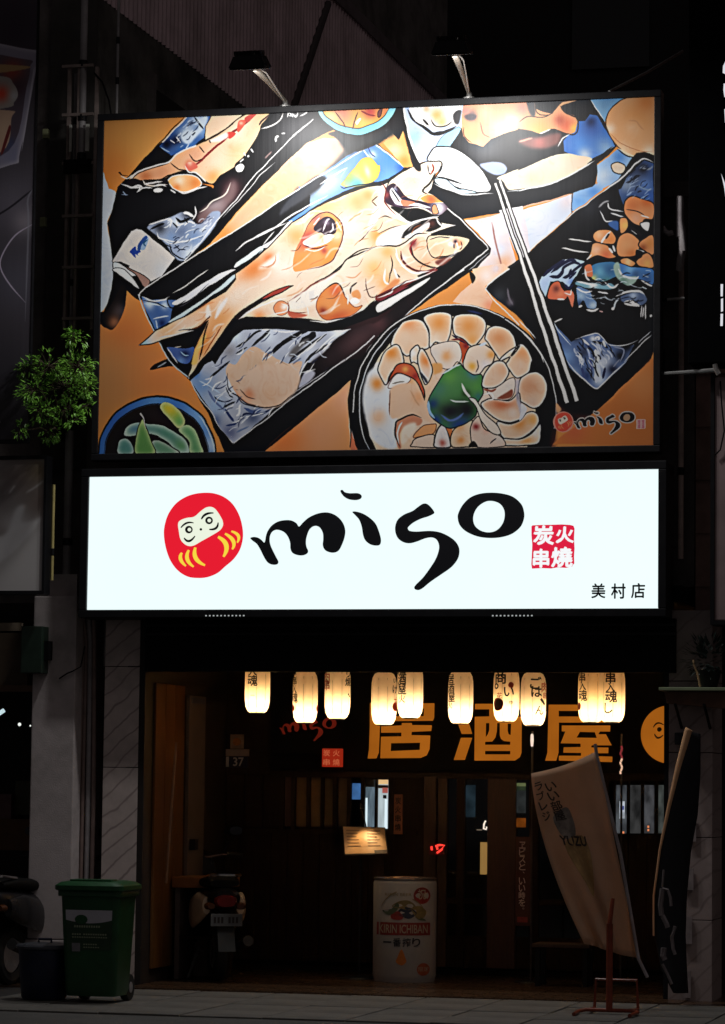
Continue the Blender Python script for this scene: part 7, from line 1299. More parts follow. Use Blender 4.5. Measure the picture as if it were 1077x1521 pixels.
MB().plate([(gx-.06+.05*math.cos(2*PI*k/14), on_bin(0, .8)[2]-.0+.035*math.sin(2*PI*k/14)) for k in range(14)], on_bin(0, .8, .008)[1], .002).build('leaf_mark', m_green, lb)
# blue bin
bx_, by_ = X(52, 1450, -1.75), -1.55; bzt = at(52, 1406, -1.75).z
bb = thing('round_bin', 'dark blue plastic tub with grey lid left of the green wheelie bin', 'bin', (bx_, by_, 0))
m_blue = mat('navy_bin_plastic', (.008, .012, .04), .4, var=.3, dirt=.3)
MB().lathe([(.001, .01), (.155, .01), (.17, .03), (.195, bzt-.03), (.205, bzt-.025), (.205, bzt-.008)], (bx_, by_, 0), 36).build('tub', m_blue, bb, smooth=True)
MB().lathe([(.212, bzt-.02), (.216, bzt-.004), (.205, bzt+.008), (.12, bzt+.02), (.001, bzt+.022)], (bx_, by_, 0), 36).build('lid', mat('grey_blue_lid', (.06, .065, .08), .3, var=.2), bb, smooth=True); MB().tube([(bx_-.05, by_, bzt+.02), (bx_-.05, by_, bzt+.045), (bx_+.05, by_, bzt+.045), (bx_+.05, by_, bzt+.02)], .01, 8).build('handle', m_blue, bb)

# ------------------------------------------------------------------ scooters
def make_scooter(label, panel):
    t = thing('scooter', label, 'scooter', (0, 0, 0), 'scooters parked by the pillars')
    mp = mat('scooter_black', (.008, .008, .010), .3, var=.1, spec=.35)
    for y, nm in ((0, 'rear_wheel'), (1.22, 'front_wheel')):
        w = MB().lathe([(.14, -.045), (.2, -.052), (.228, -.035), (.235, 0), (.228, .035), (.2, .052), (.14, .045)], (0, y, .235), 36, 'X').build(nm, m_rubber, t, smooth=True); MB().lathe([(.03, -.03), (.135, -.04), (.142, -.03), (.142, .03), (.135, .04), (.03, .03)], (0, y, .235), 24, 'X', cap=True).build('rim', m_steel, w)
    MB().loft([((0, -.36, .70), .07, .05, 2.2), ((0, -.30, .68), .13, .085, 2.4), ((0, -.1, .64), .165, .13, 2.4), ((0, .2, .60), .17, .15, 2.4), ((0, .45, .52), .15, .16, 2.4), ((0, .6, .42), .13, .1, 2.4)]).build('rear_body', mp, t, smooth=True)
    for s in (-1, 1): MB().loft([((s*.14, -.26, .62), .035, .07, 2), ((s*.172, -.08, .60), .045, .125, 2.2), ((s*.172, .18, .55), .04, .13, 2.2), ((s*.14, .4, .48), .02, .07, 2)]).build('side_panel', panel, t, smooth=True)
    MB().loft([((0, -.30, .80), .12, .03, 2.4), ((0, -.1, .81), .155, .05, 2.6), ((0, .2, .79), .15, .055, 2.6), ((0, .5, .75), .11, .045, 2.6), ((0, .6, .72), .06, .02, 2.4)]).build('seat', mat('seat_vinyl', (.007, .007, .007), .7, spec=.15), t, smooth=True)
    MB().box(-.16, .16, .52, .95, .28, .33, .02).build('floorboard', mp, t)
    MB().loft([((0, .92, .30), .17, .05, 3), ((0, .96, .5), .19, .05, 3), ((0, 1.0, .72), .19, .05, 3), ((0, .97, .92), .14, .05, 3)]).build('leg_shield', mp, t, smooth=True)
    MB().loft([((0, .95, .92), .11, .07, 2.2), ((0, 1.04, .96), .13, .09, 2.2), ((0, 1.14, .93), .09, .07, 2.2)]).build('headlamp_cowl', mp, t, smooth=True)
    MB().tube([(-.34, .88, 1.0), (-.2, .93, 1.01), (0, .98, .97), (.2, .93, 1.01), (.34, .88, 1.0)], .014, 8).build('handlebar', m_chrome, t)
    for s in (-1, 1):
        MB().tube([(s*.36, .875, 1.0), (s*.24, .92, 1.01)], .021, 10).build('grip', m_rubber, t)
        mi = MB().tube([(s*.2, .94, 1.01), (s*.25, .95, 1.10), (s*.3, .93, 1.18)], .007, 6).build('mirror_stem', m_black, t); MB().loft([((s*.31, .915, 1.21), .055, .035, 2.4), ((s*.31, .94, 1.21), .05, .03, 2.4)], 16).build('mirror', mat('dark_mirror', (.06, .06, .065), .12, metal=.8), mi, smooth=True)
        MB().loft([((s*.12, -.375, .62), .03, .022, 2.2), ((s*.13, -.33, .62), .045, .03, 2.2)], 12).build('turn_signal', mat('amber_lens', (.10, .03, .008), .25, spec=.5), t, smooth=True)
        MB().tube([(s*.1, 1.0, .75), (s*.08, 1.2, .24)], .02, 8).build('front_fork', m_steel, t)
    MB().loft([((0, -.385, .66), .075, .045, 2.6), ((0, -.34, .66), .095, .055, 2.6)], 16).build('tail_lamp', mat('red_lens', (.22, .012, .01), .15, spec=.8), t, smooth=True)
    MB().grid([[(x, -.33-.12*(k/5), .56-.3*(k/5)) for x in (-.07, .07)] for k in range(6)]).build('mudguard', m_rubber, t)
    pl_ = MB().box(-.13, .13, -.408, -.40, .46, .56, .004).build('number_plate', mat('plate_white', (.12, .12, .12), .4, dirt=.25), t)
    mb = MB()
    for k in range(7):
        if k != 3: mb.box(-.105+k*.03, -.087+k*.03, -.4105, -.4085, .487, .535)
    mb.build('worn_characters', m_dk, pl_)
    MB().tube([(.17, -.05, .28), (.2, -.3, .34)], [.04, .045], 14).build('exhaust', mat('sooty_exhaust', (.03, .03, .03), .5, metal=.5), t, smooth=True)
    MB().tube([(-.12, -.1, .85), (-.12, -.34, .87), (-.06, -.40, .87), (.06, -.40, .87), (.12, -.34, .87), (.12, -.1, .85)], .012, 8).build('grab_rail', m_chrome, t, smooth=True)
    MB().tube([(-.1, .3, .26), (-.2, .25, .01)], .012, 6).build('stand', m_steel, t)
    return t
sc1 = make_scooter('black scooter with a cream side panel parked tail first inside the arcade', mat('cream_side_panel', (.80, .58, .38), .22, var=.08, spec=.6))
g1 = ground(322, 1457, .014); sc1.location = (g1.x, g1.y, .014); sc1.rotation_euler = (0, 0, math.radians(27))
sc2 = copy_tree(sc1); sc2['label'] = 'black scooter cut by the left edge of the picture beside the blue bin'
g2 = ground(4, 1466, 0); sc2.location = (g2.x-.06, g2.y+.25, .0); sc2.rotation_euler = (0, 0, math.radians(-8))
for ch in sc2.children:
    if ch.name.startswith('number_plate'): pass
mm = mat('dark_side_panel', (.02, .02, .022), .25)
for ch in sc2.children:
    if ch.name.startswith('side_panel'): ch.data = ch.data.copy(); ch.data.materials.clear(); ch.data.materials.append(mm)

# ------------------------------------------------------------------ tilted flag on an orange stand
FL = -.75
fl = thing('advertising_flag', 'pale advertising flag slumped on its tilted pole at the right of the door', 'flag', at(905, 1430, FL))
TL_, TR_, BR_, BL_ = at(789, 1149, FL-.25), at(884, 1117, FL), at(946, 1424, FL+.05), at(868, 1402, FL-.22)
ML_ = at(812, 1262, FL-.27); MR_ = at(918, 1270, FL+.02)
def fpt(u, v, off=0.):
    def q(a, b, c): return a*(1-v)*(1-v)+(b*2-(a+c)*.5)*2*v*(1-v)+c*v*v if False else (a*(1-v)+c*v)+(b-(a+c)*.5)*4*v*(1-v)
    l = q(TL_, ML_, BL_); r = q(TR_, MR_, BR_); p = l.lerp(r, u)
    fold = .035*math.sin(u*7+v*3.5)*(.3+v)+.02*math.sin(u*17-v*5)*v
    return p+Vector((.0, -fold-off, -.02*math.sin(PI*u)*(1-v)))
m_flag = mat('dingy_flag_cloth', (.64, .46, .33), .8, var=.12, scale=3, dirt=.25, bump=.2)
o = MB().grid([[fpt(i/18, 1-j/26) for i in range(19)] for j in range(27)]).build('cloth', m_flag, fl, smooth=True); md = o.modifiers.new('cloth thickness', 'SOLIDIFY'); md.thickness = .003; md.offset = 1
def flag_patch(name, poly, m, off=.006, n=1):
    P = smooth_pts(poly, 4) if n else poly; mb = MB(); c = np.mean(P, 0); rings = [[tuple(fpt(c[0]+(p[0]-c[0])*k, c[1]+(p[1]-c[1])*k, off)) for p in P] for k in (1, .66, .33)]
    N = len(P); mb.add([q for r in rings for q in r]+[tuple(fpt(c[0], c[1], off))], [(r*N+i, r*N+(i+1) % N, (r+1)*N+(i+1) % N, (r+1)*N+i) for r in range(2) for i in range(N)]+[(2*N+i, 2*N+(i+1) % N, 3*N) for i in range(N)]); return mb.build(name, m, fl)
def flag_text(txt, u0, u1, v0, v1, m, rot=0, bold=.01, off=.008):
    v, f = glyphs(txt, bold); a, b = v[:, :2].min(0), v[:, :2].max(0); q = (v[:, :2]-(a+b)/2)/(b-a)
    if rot: c, s = math.cos(rot), math.sin(rot); q = np.stack([q[:, 0]*c-q[:, 1]*s, q[:, 0]*s+q[:, 1]*c], 1)
    MB().add([tuple(fpt((u0+u1)/2+x*(u1-u0), (v0+v1)/2-y*(v1-v0), off+e)) for (x, y), e in zip(q, v[:, 2])], f).build('print_character', m, fl)
_n = m_flag.node_tree.nodes; _l = m_flag.node_tree.links; _b = _n['Principled BSDF']; _t = _n.new('ShaderNodeBsdfTranslucent'); _t.inputs['Color'].default_value = (.85, .58, .38, 1); _mx = _n.new('ShaderNodeMixShader'); _mx.inputs[0].default_value = .5
_o = [q for q in _n if q.type == 'OUTPUT_MATERIAL'][0]; _l.new(_b.outputs[0], _mx.inputs[1]); _l.new(_t.outputs[0], _mx.inputs[2]); _l.new(_mx.outputs[0], _o.inputs['Surface'])
m_fink = mat('faded_print', (.035, .022, .016), .7, var=.2)
flag_patch('yellow_patch', [(.28, .46), (.55, .40), (.62, .52), (.5, .72), (.42, .66)], mat('faded_yellow_print', (.42, .25, .10), .8, var=.3))
flag_patch('grey_patch', [(.22, .30), (.42, .24), (.48, .30), (.46, .40), (.3, .42)], mat('faded_grey_print', (.24, .20, .17), .8, var=.45, scale=12))
0 and flag_patch('cloud_patch', [(.6, .22), (.75, .18), (.82, .34), (.7, .42), (.6, .36)], mat('faded_violet_print', (.40, .31, .28), .8, var=.2))
for k, ch in enumerate('いい部屋'): flag_text(ch, .20+.012*k, .35+.012*k, .08+.06*k, .137+.06*k, m_fink, rot=.2, bold=.02)
for k, ch in enumerate('ラブレジ'): flag_text(ch, .04+.012*k, .16+.012*k, .07+.065*k, .125+.065*k, m_fink, rot=.2, bold=.02)
flag_text('YUZU', .24, .60, .405, .46, m_fink, rot=.0, bold=.03)
MB().tube([TR_+Vector((.0, 0, .06)), TR_+Vector((.012, .0, -.02)), MR_+Vector((.02, .005, 0)), BR_+Vector((.012, 0, 0)), at(962, 1452, FL+.05)], .013, 8).build('pole', mat('grey_flag_pole', (.32, .29, .31), .4), fl, smooth=True)
st = thing('flag_stand', 'orange red painted steel flag stand on the pavement at the right', 'stand', ground(905, 1508, 0))
m_orr = mat('orange_red_enamel', (.26, .045, .016), .35, var=.25, dirt=.3)
bs = ground(905, 1507, 0); topz = at(905, 1372, bs.y).z
MB().tube([(bs.x, bs.y, .03), (bs.x, bs.y, topz)], .024, 12).build('socket_tube', m_orr, st, smooth=True); MB().tube([(bs.x, bs.y, topz), (bs.x+.02, bs.y+.02, topz+.18)], [.017, .014], 10).build('inner_tube', m_orr, st)
MB().tube([(bs.x-.2, bs.y-.32, .018), (bs.x-.21, bs.y-.02, .022), (bs.x-.17, bs.y, .03), (bs.x+.17, bs.y, .03), (bs.x+.21, bs.y-.02, .022), (bs.x+.2, bs.y-.32, .018)], .014, 10).build('foot_frame', m_orr, st, smooth=True)
MB().tube([(bs.x-.16, bs.y+.3, .018), (bs.x-.15, bs.y+.02, .03)], .014, 8).build('foot_bar', m_orr, st); MB().tube([(bs.x-.16, bs.y+.3, .03), (bs.x-.15, bs.y+.3, .23), (bs.x+.15, bs.y+.3, .23), (bs.x+.16, bs.y+.3, .03)], .012, 8).build('rear_loop', m_orr, st)
MB().tube([(bs.x+.16, bs.y+.3, .018), (bs.x+.15, bs.y+.02, .03)], .014, 8).build('foot_bar', m_orr, st)
# slim flag poles inside the arcade, top glints modelled as small glowing shapes
for px, y0, lab, red in ((791, 1086, 'thin metal pole with a glint painted at its tip rising left of the tilted flag', False), (923.5, 1090, 'thin metal pole with red and white glints painted below its top right of the tilted flag', True)):
    b = at(px, 1440, 1.9); tp = at(px, y0, 1.9); t = thing('thin_pole', lab, 'pole', (b.x, 1.9, .014))
    MB().tube([(tp.x, 1.9, .014), (tp.x, 1.9, tp.z)], .010, 8).build('pole', mat('dull_pole', (.10, .085, .08), .35, metal=.7, dirt=.5), t, smooth=True)
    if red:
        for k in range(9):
            z0 = tp.z-.10-k*.026; MB().tube([(tp.x+.008*math.sin(k*2.1), 1.885, z0), (tp.x+.008*math.sin(k*2.1+1.4), 1.885, z0-.024)], .008, 6).build('top_glint', (emat('red_glint', (.30, .035, .04), .8) if k < 4 else emat('cream_glint', (.9, .55, .36), .9)), t)
    else: MB().lathe([(.001, tp.z-.02), (.012, tp.z-.03), (.014, tp.z-.08), (.01, tp.z-.125), (.001, tp.z-.13)], (tp.x, 1.885, 0), 12).build('tip_glint', emat('pale_tip_glint', (1, .78, .62), 1.), t)
    MB().lathe([(.001, .03), (.13, .025), (.14, .0141), (.001, .0141)], (tp.x, 1.9, 0), 18).build('base', m_black, t)
# low bench by the door
be = thing('bench', 'low dark slatted bench standing in the shade behind the flag', 'bench', (X(835, 1450, 1.5), 1.5, .014))
bxa, bxb = X(795, 1450, 1.5), X(880, 1450, 1.5)
for k in range(4): MB().box(bxa, bxb, 1.36+k*.085, 1.43+k*.085, .33, .36, .004).build('seat_slat', m_woodb, be)
for x in (bxa+.04, bxb-.04):
    for y in (1.4, 1.64): MB().box(x-.02, x+.02, y-.02, y+.02, .014, .329).build('leg', m_black, be)

# ------------------------------------------------------------------ right edge: leaning banner, shelf, plant, pipes, signs
lbn = thing('leaning_banner', 'black curved banner leaning against the right pillar with pale lettering low down', 'banner', at(1000, 1440, -.2))
LY = -.15
edge = [(1023, 1086), (1008, 1140), (994, 1200), (981, 1262), (972, 1330), (972, 1390), (982, 1440), (1000, 1475)]
rgt = [(1040, 1090), (1040, 1150), (1036, 1210), (1026, 1265), (1020, 1330), (1018, 1390), (1020, 1440), (1022, 1475)]
rows = []
for (a, b), (c, d) in zip(reversed(edge), reversed(rgt)):
    p, q = at(a, b, LY-.12), at(c, d, LY+.12); rows.append([tuple(p.lerp(q, i/6)+Vector((0, -.05*math.sin(PI*i/6), 0))) for i in range(7)])
o = MB().grid(rows).build('cloth', mat('black_banner_cloth', (.009, .010, .014), .7, var=.3), lbn, smooth=True); md = o.modifiers.new('cloth thickness', 'SOLIDIFY'); md.thickness = .004; md.offset = 1
MB().tube([at(1024, 1083, LY-.13)]+[at(a-.8, b, LY-.13) for a, b in edge[:6]], [.03, .03, .021, .014, .009, .008, .008], 10).build('tan_edge', mat('tan_pole', (.80, .46, .25), .4, var=.15), lbn, smooth=True)
m_pale = mat('pale_banner_print', (.16, .135, .14), .7, var=.15)
def lpl(name, pts, closed=True, w=.02):
    MB().tube([at(a, b, LY-.2) for a, b in pts], w, 6).build(name, m_pale, lbn)
for pts, w in (([(986, 1292), (984, 1318)], .008), ([(984, 1320), (981, 1345), (983, 1360)], .02), ([(984, 1320), (992, 1322), (996, 1334), (997, 1346)], .012), ([(984, 1360), (990, 1372), (992, 1378)], .02), ([(1003, 1376), (998, 1392), (1000, 1410), (1003, 1418)], .014), ([(986, 1408), (985, 1420), (988, 1426)], .022), ([(984, 1432), (992, 1448), (998, 1462)], .012)): lpl('pale_letter', pts, w=w)
# things stacked by the pillar: notices
for k, (a, b, c, d, m) in enumerate(((1023, 1215, 1034, 1250, m_render), (1016, 1290, 1030, 1322, m_render), (1014, 1362, 1028, 1402, m_render), (1015, 1442, 1026, 1482, m_render))):
    p, q = at(a, d, .27), at(c, b, .27); tag(MB().box(p.x, q.x, .27, .29, p.z, q.z).build('notice', mat('curled_notice', (.30, .25, .25), .7, var=.3, scale=9)), ('pale notice highest on the right pillar behind the leaning banner', 'pale notice second from the top on the right pillar', 'pale notice third from the top on the right pillar', 'lowest pale notice near the foot of the right pillar')[k], 'notice', 'notices stuck on the right pillar')
shf = thing('wall_shelf', 'wooden wall shelf with a pale green edge on the right pillar holding a plant', 'shelf', at(1025, 1045, .2))
a, b = at(980, 1021, -.05), at(1085, 1021, -.05); MB().box(a.x, b.x, -.1, .3, a.z-.025, a.z, .004).build('shelf_board', mat('pale_green_edge', (.30, .36, .22), .45, var=.15), shf)
MB().plate([(a.x+.03, a.z-.03), (b.x, a.z-.03), (b.x, a.z-.16), (a.x+.05, a.z-.12)], -.02, .28).build('apron', mat('brown_apron', (.14, .07, .04), .6, var=.3), shf)
for x in (a.x+.12, b.x-.2): MB().tube([(x, -.05, a.z-.13), (x, .29, a.z-.3)], .012, 6).build('bracket', m_black, shf)
MB().box(X(1002, 1095, .2), X(1020, 1095, .2), .2, .3, Z(1010, 1106, .2), Z(1010, 1088, .2), .004).build('meter_box', m_black, shf)
def leaf_mesh(mb, c, d, up, L, w):
    d = d.normalized(); s = d.cross(up); s = s.normalized() if s.length > 1e-3 else Vector((1, 0, 0)); nrm = s.cross(d)
    p = [c, c+d*L*.35+s*w, c+d*L+nrm*(-L*.12), c+d*L*.35-s*w, c+d*L*.4-nrm*w*.25]
    mb.add([tuple(q) for q in p], [(0, 4, 1), (0, 3, 4), (1, 4, 2), (4, 3, 2)])
def rvec(): 
    while True:
        v = Vector((rnd.uniform(-1, 1), rnd.uniform(-1, 1), rnd.uniform(-1, 1)))
        if .05 < v.length < 1: return v
pot = thing('potted_plant', 'dark leaved plant in a black pot on the wall shelf at the right', 'plant', at(1052, 1020, .05))
pc = at(1052, 1021, .08); m_dleaf = mat('dark_leaf', (.010, .022, .018), .45, var=.5, scale=20)
MB().lathe([(.001, pc.z+.001), (.07, pc.z+.001), (.10, pc.z+.12), (.105, pc.z+.13), (.09, pc.z+.13), (.001, pc.z+.11)], (pc.x, .08, 0), 24).build('pot', m_black, pot, smooth=True)
mb = MB(); mc = Vector((pc.x, .08, pc.z+.23))
for k in range(170):
    v = rvec(); p = mc+Vector((v.x*.17, v.y*.15, v.z*.15)); leaf_mesh(mb, p, v+Vector((0, 0, .3)), Vector((0, 0, 1)), rnd.uniform(.05, .09), .018)
mb.build('foliage', m_dleaf, pot, kind='stuff')
MB().tube([at(1040, 1020, -.06), at(1036, 1000, -.06), at(1031, 988, -.06), at(1030, 980, -.06)], .008, 6).build('pale_stem', mat('tan_stem', (.50, .34, .18), .5), pot)
m_vent = mat('pale_vent_pipe', (.85, .74, .76), .4, dirt=.3)
vpipe('downpipe', 'thick grey vent pipe standing beside the upper right corner of the banner', 1010, 292, 352, .1, .03, m_vent)
MB().tube([at(1010, 330, .1), at(1013, 345, .1), at(1014, 372, .1), at(1011, 385, .14), at(1010, 400, .2)], .032, 12).build('pipe_bend', m_vent, bpy.data.objects['downpipe.005'] if 'downpipe.005' in bpy.data.objects else None, smooth=True)
vpipe('downpipe', 'long brownish grey drain pipe running down right of the banner and light box', 1011, 380, 830, .45, .022, mat('brown_grey_pipe', (.8, .62, .55), .5, dirt=.3), bands=(700,))
tag(MB().tube([at(984, 338, .15), at(988, 344, .13), at(994, 347, .12), at(1000, 345, .12)], .022, 10).build('vent_elbow', m_vent, smooth=True), 'short curved vent elbow beside the right frame of the banner', 'pipe')
ar1 = thing('steel_bracket', 'short pale steel bracket right of the middle of the banner', 'bracket', at(984, 445, .1)); MB().tube([at(976, 446, .1), at(1017, 443, .1)], .013, 8).build('bar', m_steel, ar1); MB().tube([at(976, 446, .1), at(991, 445, .1)], .016, 8).build('sleeve', m_blackmatt, ar1)
ar2 = thing('steel_bracket', 'long steel arm tying the banner to the neighbouring sign at the right', 'bracket', at(984, 555, .05)); MB().tube([at(976, 556, .05), at(1020, 553, -.1), at(1068, 549, -.25)], .016, 8).build('bar', mat('dull_bracket', (.2, .2, .2), .5, metal=.6, dirt=.4), ar2); MB().tube([at(1062, 541, -.25), at(1064, 549, -.25), at(1068, 556, -.25)], .02, 8).build('clamp', m_steel, ar2)
MB().tube([at(986, 556, .05), at(986, 520, .2)], .01, 6).build('strut', m_blackmatt, ar2)
ns = thing('vertical_shop_sign', 'tall black vertical sign with white letters cut by the right edge of the picture', 'sign', at(1060, 540, -.2))
a, b = at(1022, 540, -.2), at(1150, 20, -.2); MB().box(a.x, b.x, -.2, .15, a.z, b.z+1, .01).build('panel', mat('black_sign_face', (.0025, .0025, .003), .9, spec=.03), ns)
e_wl = emat('lit_white_letter', (.8, .8, .85), .9)
def nsp(pts): return [(at(x, y, -.206).x, at(x, y, -.206).z) for x, y in pts]
for pts in ([(1084, 86), (1078, 90), (1074, 98), (1073.5, 108), (1078, 110), (1079, 100), (1086, 96)], [(1075, 124), (1090, 124), (1090, 142), (1076, 144), (1074.5, 134)], [(1076, 162), (1090, 161), (1090, 188), (1077, 182)], [(1071.5, 258), (1076, 280), (1080, 310), (1090, 330), (1090, 300), (1080, 280)], [(1070.5, 422), (1074, 422), (1073.5, 440), (1070.5, 440)], [(1071, 444), (1074, 443), (1074, 462), (1071, 463)], [(1070.5, 466), (1074, 466), (1073.5, 484), (1070, 484)]): MB().plate(nsp(pts), -.206, .005).build('letter', e_wl, ns)
pk = thing('sign_box', 'pale unlit sign box at the right edge below the black vertical sign', 'sign', at(1080, 900, -.1))
a, b = at(1061, 922, -.1), at(1160, 558, -.1); MB().box(a.x, b.x, -.1, .2, a.z, b.z, .01).build('panel', mat('pinkish_panel', (.34, .25, .25), .6, var=.15, scale=2, dirt=.3), pk); MB().box(a.x-.03, a.x-.001, -.11, .2, a.z-.03, b.z+.03).build('frame_rail', m_black, pk); MB().box(a.x, b.x, -.11, .2, a.z-.03, a.z-.001).build('frame_rail', m_black, pk)
tag(MB().tube([at(1070, 566, -.12), at(1072, 600, -.12), at(1076, 640, -.12), at(1070, 668, -.12), at(1062, 676, -.12)], .006, 6).build('sign_cable', m_blackmatt), 'black cable hanging over the pale sign box at the right edge', 'cable')

# ------------------------------------------------------------------ left edge: poster, sign box, green box, interior, shrub
def paint_poster():
    C = Canvas(-120, -20, 180, 680, 2, (34, 30, 36)); P, L = C.poly, C.line
    P([(-120, -20), (60, -20), (60, 660), (-120, 660)], (58, 54, 60), sm=False, blobs=[(20, 40, 60, (40, 30, 44)), (20, 300, 50, (84, 80, 90)), (30, 420, 50, (70, 68, 78)), (20, 560, 60, (44, 42, 48)), (45, 330, 20, (110, 104, 112)), (10, 620, 40, (26, 25, 28))])
    P([(-100, 66), (50, 74), (60, 84), (58, 110), (36, 225), (20, 246), (-100, 252)], (120, 116, 132), blobs=[(45, 110, 16, (104, 98, 112)), (25, 230, 20, (108, 108, 130))], rim=(150, 146, 158), rimw=4)
    P([(-100, 80), (40, 88), (49, 100), (44, 130), (16, 225), (-100, 236)], (70, 60, 70), blobs=[(20, 105, 18, (130, 50, 40)), (30, 130, 14, (60, 40, 50)), (18, 215, 12, (60, 64, 90))])
    P([(-40, 92), (40, 98), (46, 102), (10, 106), (-40, 108)], (150, 120, 80)); P([(-100, 110), (2, 112), (22, 124), (30, 140), (24, 152), (10, 160), (-100, 165)], (140, 136, 130), blobs=[(2, 138, 12, (190, 60, 40)), (24, 142, 8, (160, 158, 160))])
    P([(-100, 162), (16, 164), (20, 176), (4, 226), (-100, 230)], (170, 140, 120), blobs=[(4, 190, 20, (178, 150, 126))]); P([(16, 188), (19, 194), (8, 226), (4, 226)], (90, 30, 30))
    L([(38, 226), (48, 160), (56, 100)], 2, (160, 156, 168)); L([(60, 335), (30, 352), (10, 380), (8, 400), (24, 425), (50, 452)], 2.2, (170, 160, 180)); L([(60, 282), (20, 310), (-20, 330)], 3, (30, 28, 34)); L([(58, 282), (50, 300), (52, 340), (50, 480)], 3, (120, 120, 130), alpha=.6)
    for pts in ([(-2, 575), (6, 575)], [(-2, 582), (6, 582)], [(-2, 590), (8, 588), (8, 600)], [(0, 600), (4, 605)]): L(pts, 2, (170, 168, 172), taper=False)
    L([(0, 628), (4, 628)], 1.4, (120, 120, 124), taper=False); C.circ(10, 628, 2.6, (120, 120, 124)); C.circ(10, 628, 1.4, (44, 42, 48))
    return C
Cp = paint_poster(); v, u = np.mgrid[0:680, 0:356]
imp = image_from(Cp, 'poster_print', -119+u*.5, -19+v*.99)
ps = thing('poster_banner', 'dim grey food poster of a rice tray hung at the upper left edge', 'banner', at(0, 660, -.2))
a, b = at(-119, 655, -.2), at(56, -19, -.2)
uv_sheet('printed_sheet', a.x, b.x, a.z, b.z, -.2, print_mat('dull_poster_print', imp, 1.7, .45, .1), ps, 4, 12); MB().box(a.x, b.x, -.18, -.15, a.z, b.z).build('backing', m_black, ps); MB().box(b.x+.001, b.x+.008, -.204, -.16, a.z, b.z).build('frame_rail', m_black, ps); MB().box(a.x, b.x, -.204, -.16, a.z-.03, a.z-.001).build('frame_rail', m_black, ps)
def paint_box():
    C = Canvas(-120, 670, 200, 220, 2, (150, 146, 144)); P, L = C.poly, C.line
    P([(-120, 670), (80, 670), (80, 890), (-120, 890)], (168, 166, 166), sm=False, blobs=[(30, 700, 40, (120, 108, 104)), (60, 740, 30, (130, 118, 112)), (10, 790, 20, (130, 122, 120)), (25, 770, 18, (190, 188, 190)), (40, 850, 50, (176, 174, 174)), (5, 735, 30, (128, 122, 122)), (60, 690, 20, (130, 116, 96))], feather=0)
    P([(10, 790), (26, 750), (40, 745), (34, 770), (48, 770), (66, 765), (40, 800), (10, 830), (-30, 850), (-30, 800)], (196, 196, 198), feather=5)
    for pts in ([(40, 725), (56, 715), (68, 705)], [(15, 725), (24, 712)], [(30, 790), (60, 770)]): L(pts, 2.4, (200, 198, 198), feather=2)
    return C
Cb = paint_box(); v, u = np.mgrid[0:210, 0:190]; imb = image_from(Cb, 'box_print', -119+u*.99, 672+v*.99)
nb = thing('sign_box', 'unlit pale grey marbled sign box at the left edge below the shrub', 'sign', at(20, 880, -.1))
a, b = at(-119, 878, -.1), at(67, 682, -.1); uv_sheet('printed_sheet', a.x, b.x, a.z, b.z, -.105, print_mat('marbled_print', imb, 1.4, .5), nb, 2, 2); MB().box(a.x, b.x, -.1, .02, a.z, b.z).build('casing', m_black, nb)
for x0, x1, z0, z1 in ((a.x, b.x+.02, b.z+.001, b.z+.03), (a.x, b.x+.02, a.z-.03, a.z-.001), (b.x+.001, b.x+.02, a.z, b.z)): MB().box(x0, x1, -.12, .02, z0, z1).build('frame_rail', m_black, nb)
gbx = thing('wall_box', 'dark green metal box fixed on the top of the grey rendered pillar at left', 'box', at(45, 1000, .05)); a, b = at(30, 1000, .05), at(63, 930, .05); MB().box(a.x, b.x, .05, .22, a.z, b.z, .008).build('casing', mat('dark_green_metal', (.012, .028, .018), .5, var=.3), gbx); a, b = at(62, 980, .1), at(72, 952, .1); MB().box(a.x, b.x, .1, .2, a.z, b.z).build('switch', m_blackmatt, gbx)
lsx = thing('left_shop', 'dim neighbouring shop interior seen at the left edge beside the rendered pillar', 'shop', (X(0, 1200, 3), 3, 0))
MB().box(X(-260, 1200, 4), X(140, 1200, 4), 4, 4.1, 0, 3.1).build('rear_wall', mat('dim_wall', (.03, .026, .024), .8), lsx)
for a, b, c, d, Y, m in ((-60, 937, 31, 925, .25, mat('beige_soffit', (.30, .24, .17), .7)), (-60, 1020, 42, 940, .5, mat('brown_soffit', (.075, .05, .03), .7, var=.3)), (-60, 1027, 48, 1018, .45, mat('brown_rail', (.12, .06, .03), .6))):
    p, q = at(a, b, Y), at(c, d, Y); MB().box(p.x, q.x, Y, Y+.05, min(p.z, q.z), max(p.z, q.z)).build('soffit', m, lsx)
p, q = at(-30, 1216, 3), at(17, 1180, 3); MB().box(p.x, q.x, 3, 3.3, p.z, q.z).build('pink_carton', mat('pink_carton', (.22, .12, .13), .7), lsx); p, q = at(22, 1210, 3.1), at(46, 1160, 3.1); MB().box(p.x, q.x, 3.1, 3.4, p.z, q.z).build('olive_carton', mat('olive_carton', (.10, .10, .06), .7), lsx); p, q = at(-30, 1262, 2.9), at(44, 1217, 2.9); MB().box(p.x, q.x, 2.9, 3.4, p.z, q.z).build('counter', mat('brown_counter', (.16, .07, .02), .6), lsx)
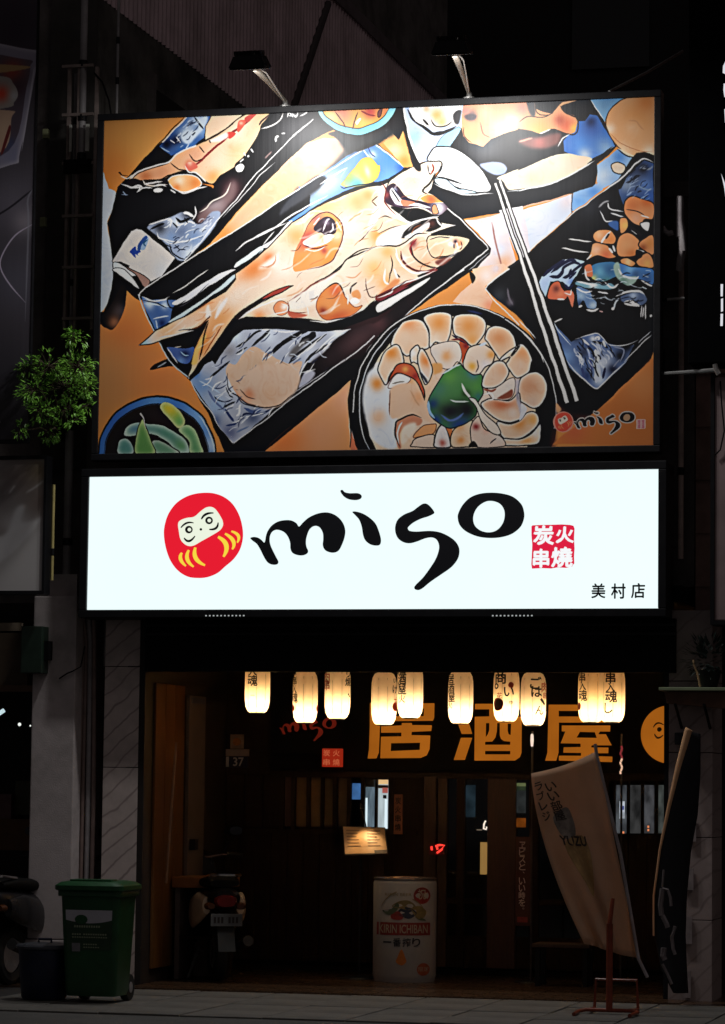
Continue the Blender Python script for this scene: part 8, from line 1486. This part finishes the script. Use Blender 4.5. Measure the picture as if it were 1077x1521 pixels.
tag(MB().tube([at(-6, 1063, 3.2), at(6, 1055, 3.2)], .02, 10).build('tube_lamp', emat('cool_tube', (.6, .8, .85), .9)), 'short glowing tube lamp in the shop at the far left edge', 'lamp')
for k, (x, y, s) in enumerate(((29, 1076, .016), (45, 1078, .008))): tag(MB().lathe([(.001, -s), (s*.7, -s*.7), (s, 0), (s*.7, s*.7), (.001, s)], at(x, y, 3.2), 10).build('spot_lamp', emat('white_spot', (.9, .95, .9), 1.1)), 'tiny bright spot lamp in the left shop' if k == 0 else 'fainter tiny spot lamp against the rendered pillar', 'lamp')
# shrub rooted in the wall
sb_ = at(78, 560, .1)
shr = thing('shrub', 'bright green leafy shrub growing from the wall left of the banner', 'shrub', (sb_.x, .35, Z(80, 640, .3)))
m_leaf = mat('green_leaf', (.15, .36, .04), .4, var=.55, scale=30)
mb = MB(); mt = MB(); root = at(96, 655, .55)
clus = [(72, 545, 34, 150), (115, 545, 28, 130), (50, 580, 26, 90), (95, 575, 34, 150), (125, 575, 20, 80), (112, 500, 18, 70), (62, 612, 26, 80), (95, 610, 24, 80), (72, 640, 20, 60), (40, 545, 18, 50), (110, 625, 16, 40), (30, 640, 14, 25), (128, 603, 12, 34)]
for px, py, r, n in clus:
    Y = -.34+rnd.uniform(-.12, .14); c = at(px, py, Y); R_ = r/185
    mt.tube([root, root.lerp(c, .5)+Vector((0, -.05, .06)), c], [.014, .008, .004], 6)
    tips = [c+Vector((v.x*R_, v.y*R_*.8, v.z*R_*.75)) for v in (rvec() for _ in range(max(10, n//3)))]
    for tp in tips:
        mt.tube([c, tp], [.003, .0015], 4)
        for _ in range(7):
            d = (tp-c).normalized()+rvec()*.8+Vector((0, -.2, -.15)); leaf_mesh(mb, tp+rvec()*.03, d, Vector((rnd.uniform(-.5, .5), -.4, 1)), rnd.uniform(.028, .052), rnd.uniform(.006, .010))
mb.build('foliage', m_leaf, shr, kind='stuff'); mt.build('branch', mat('twig_bark', (.05, .035, .02), .8), shr)
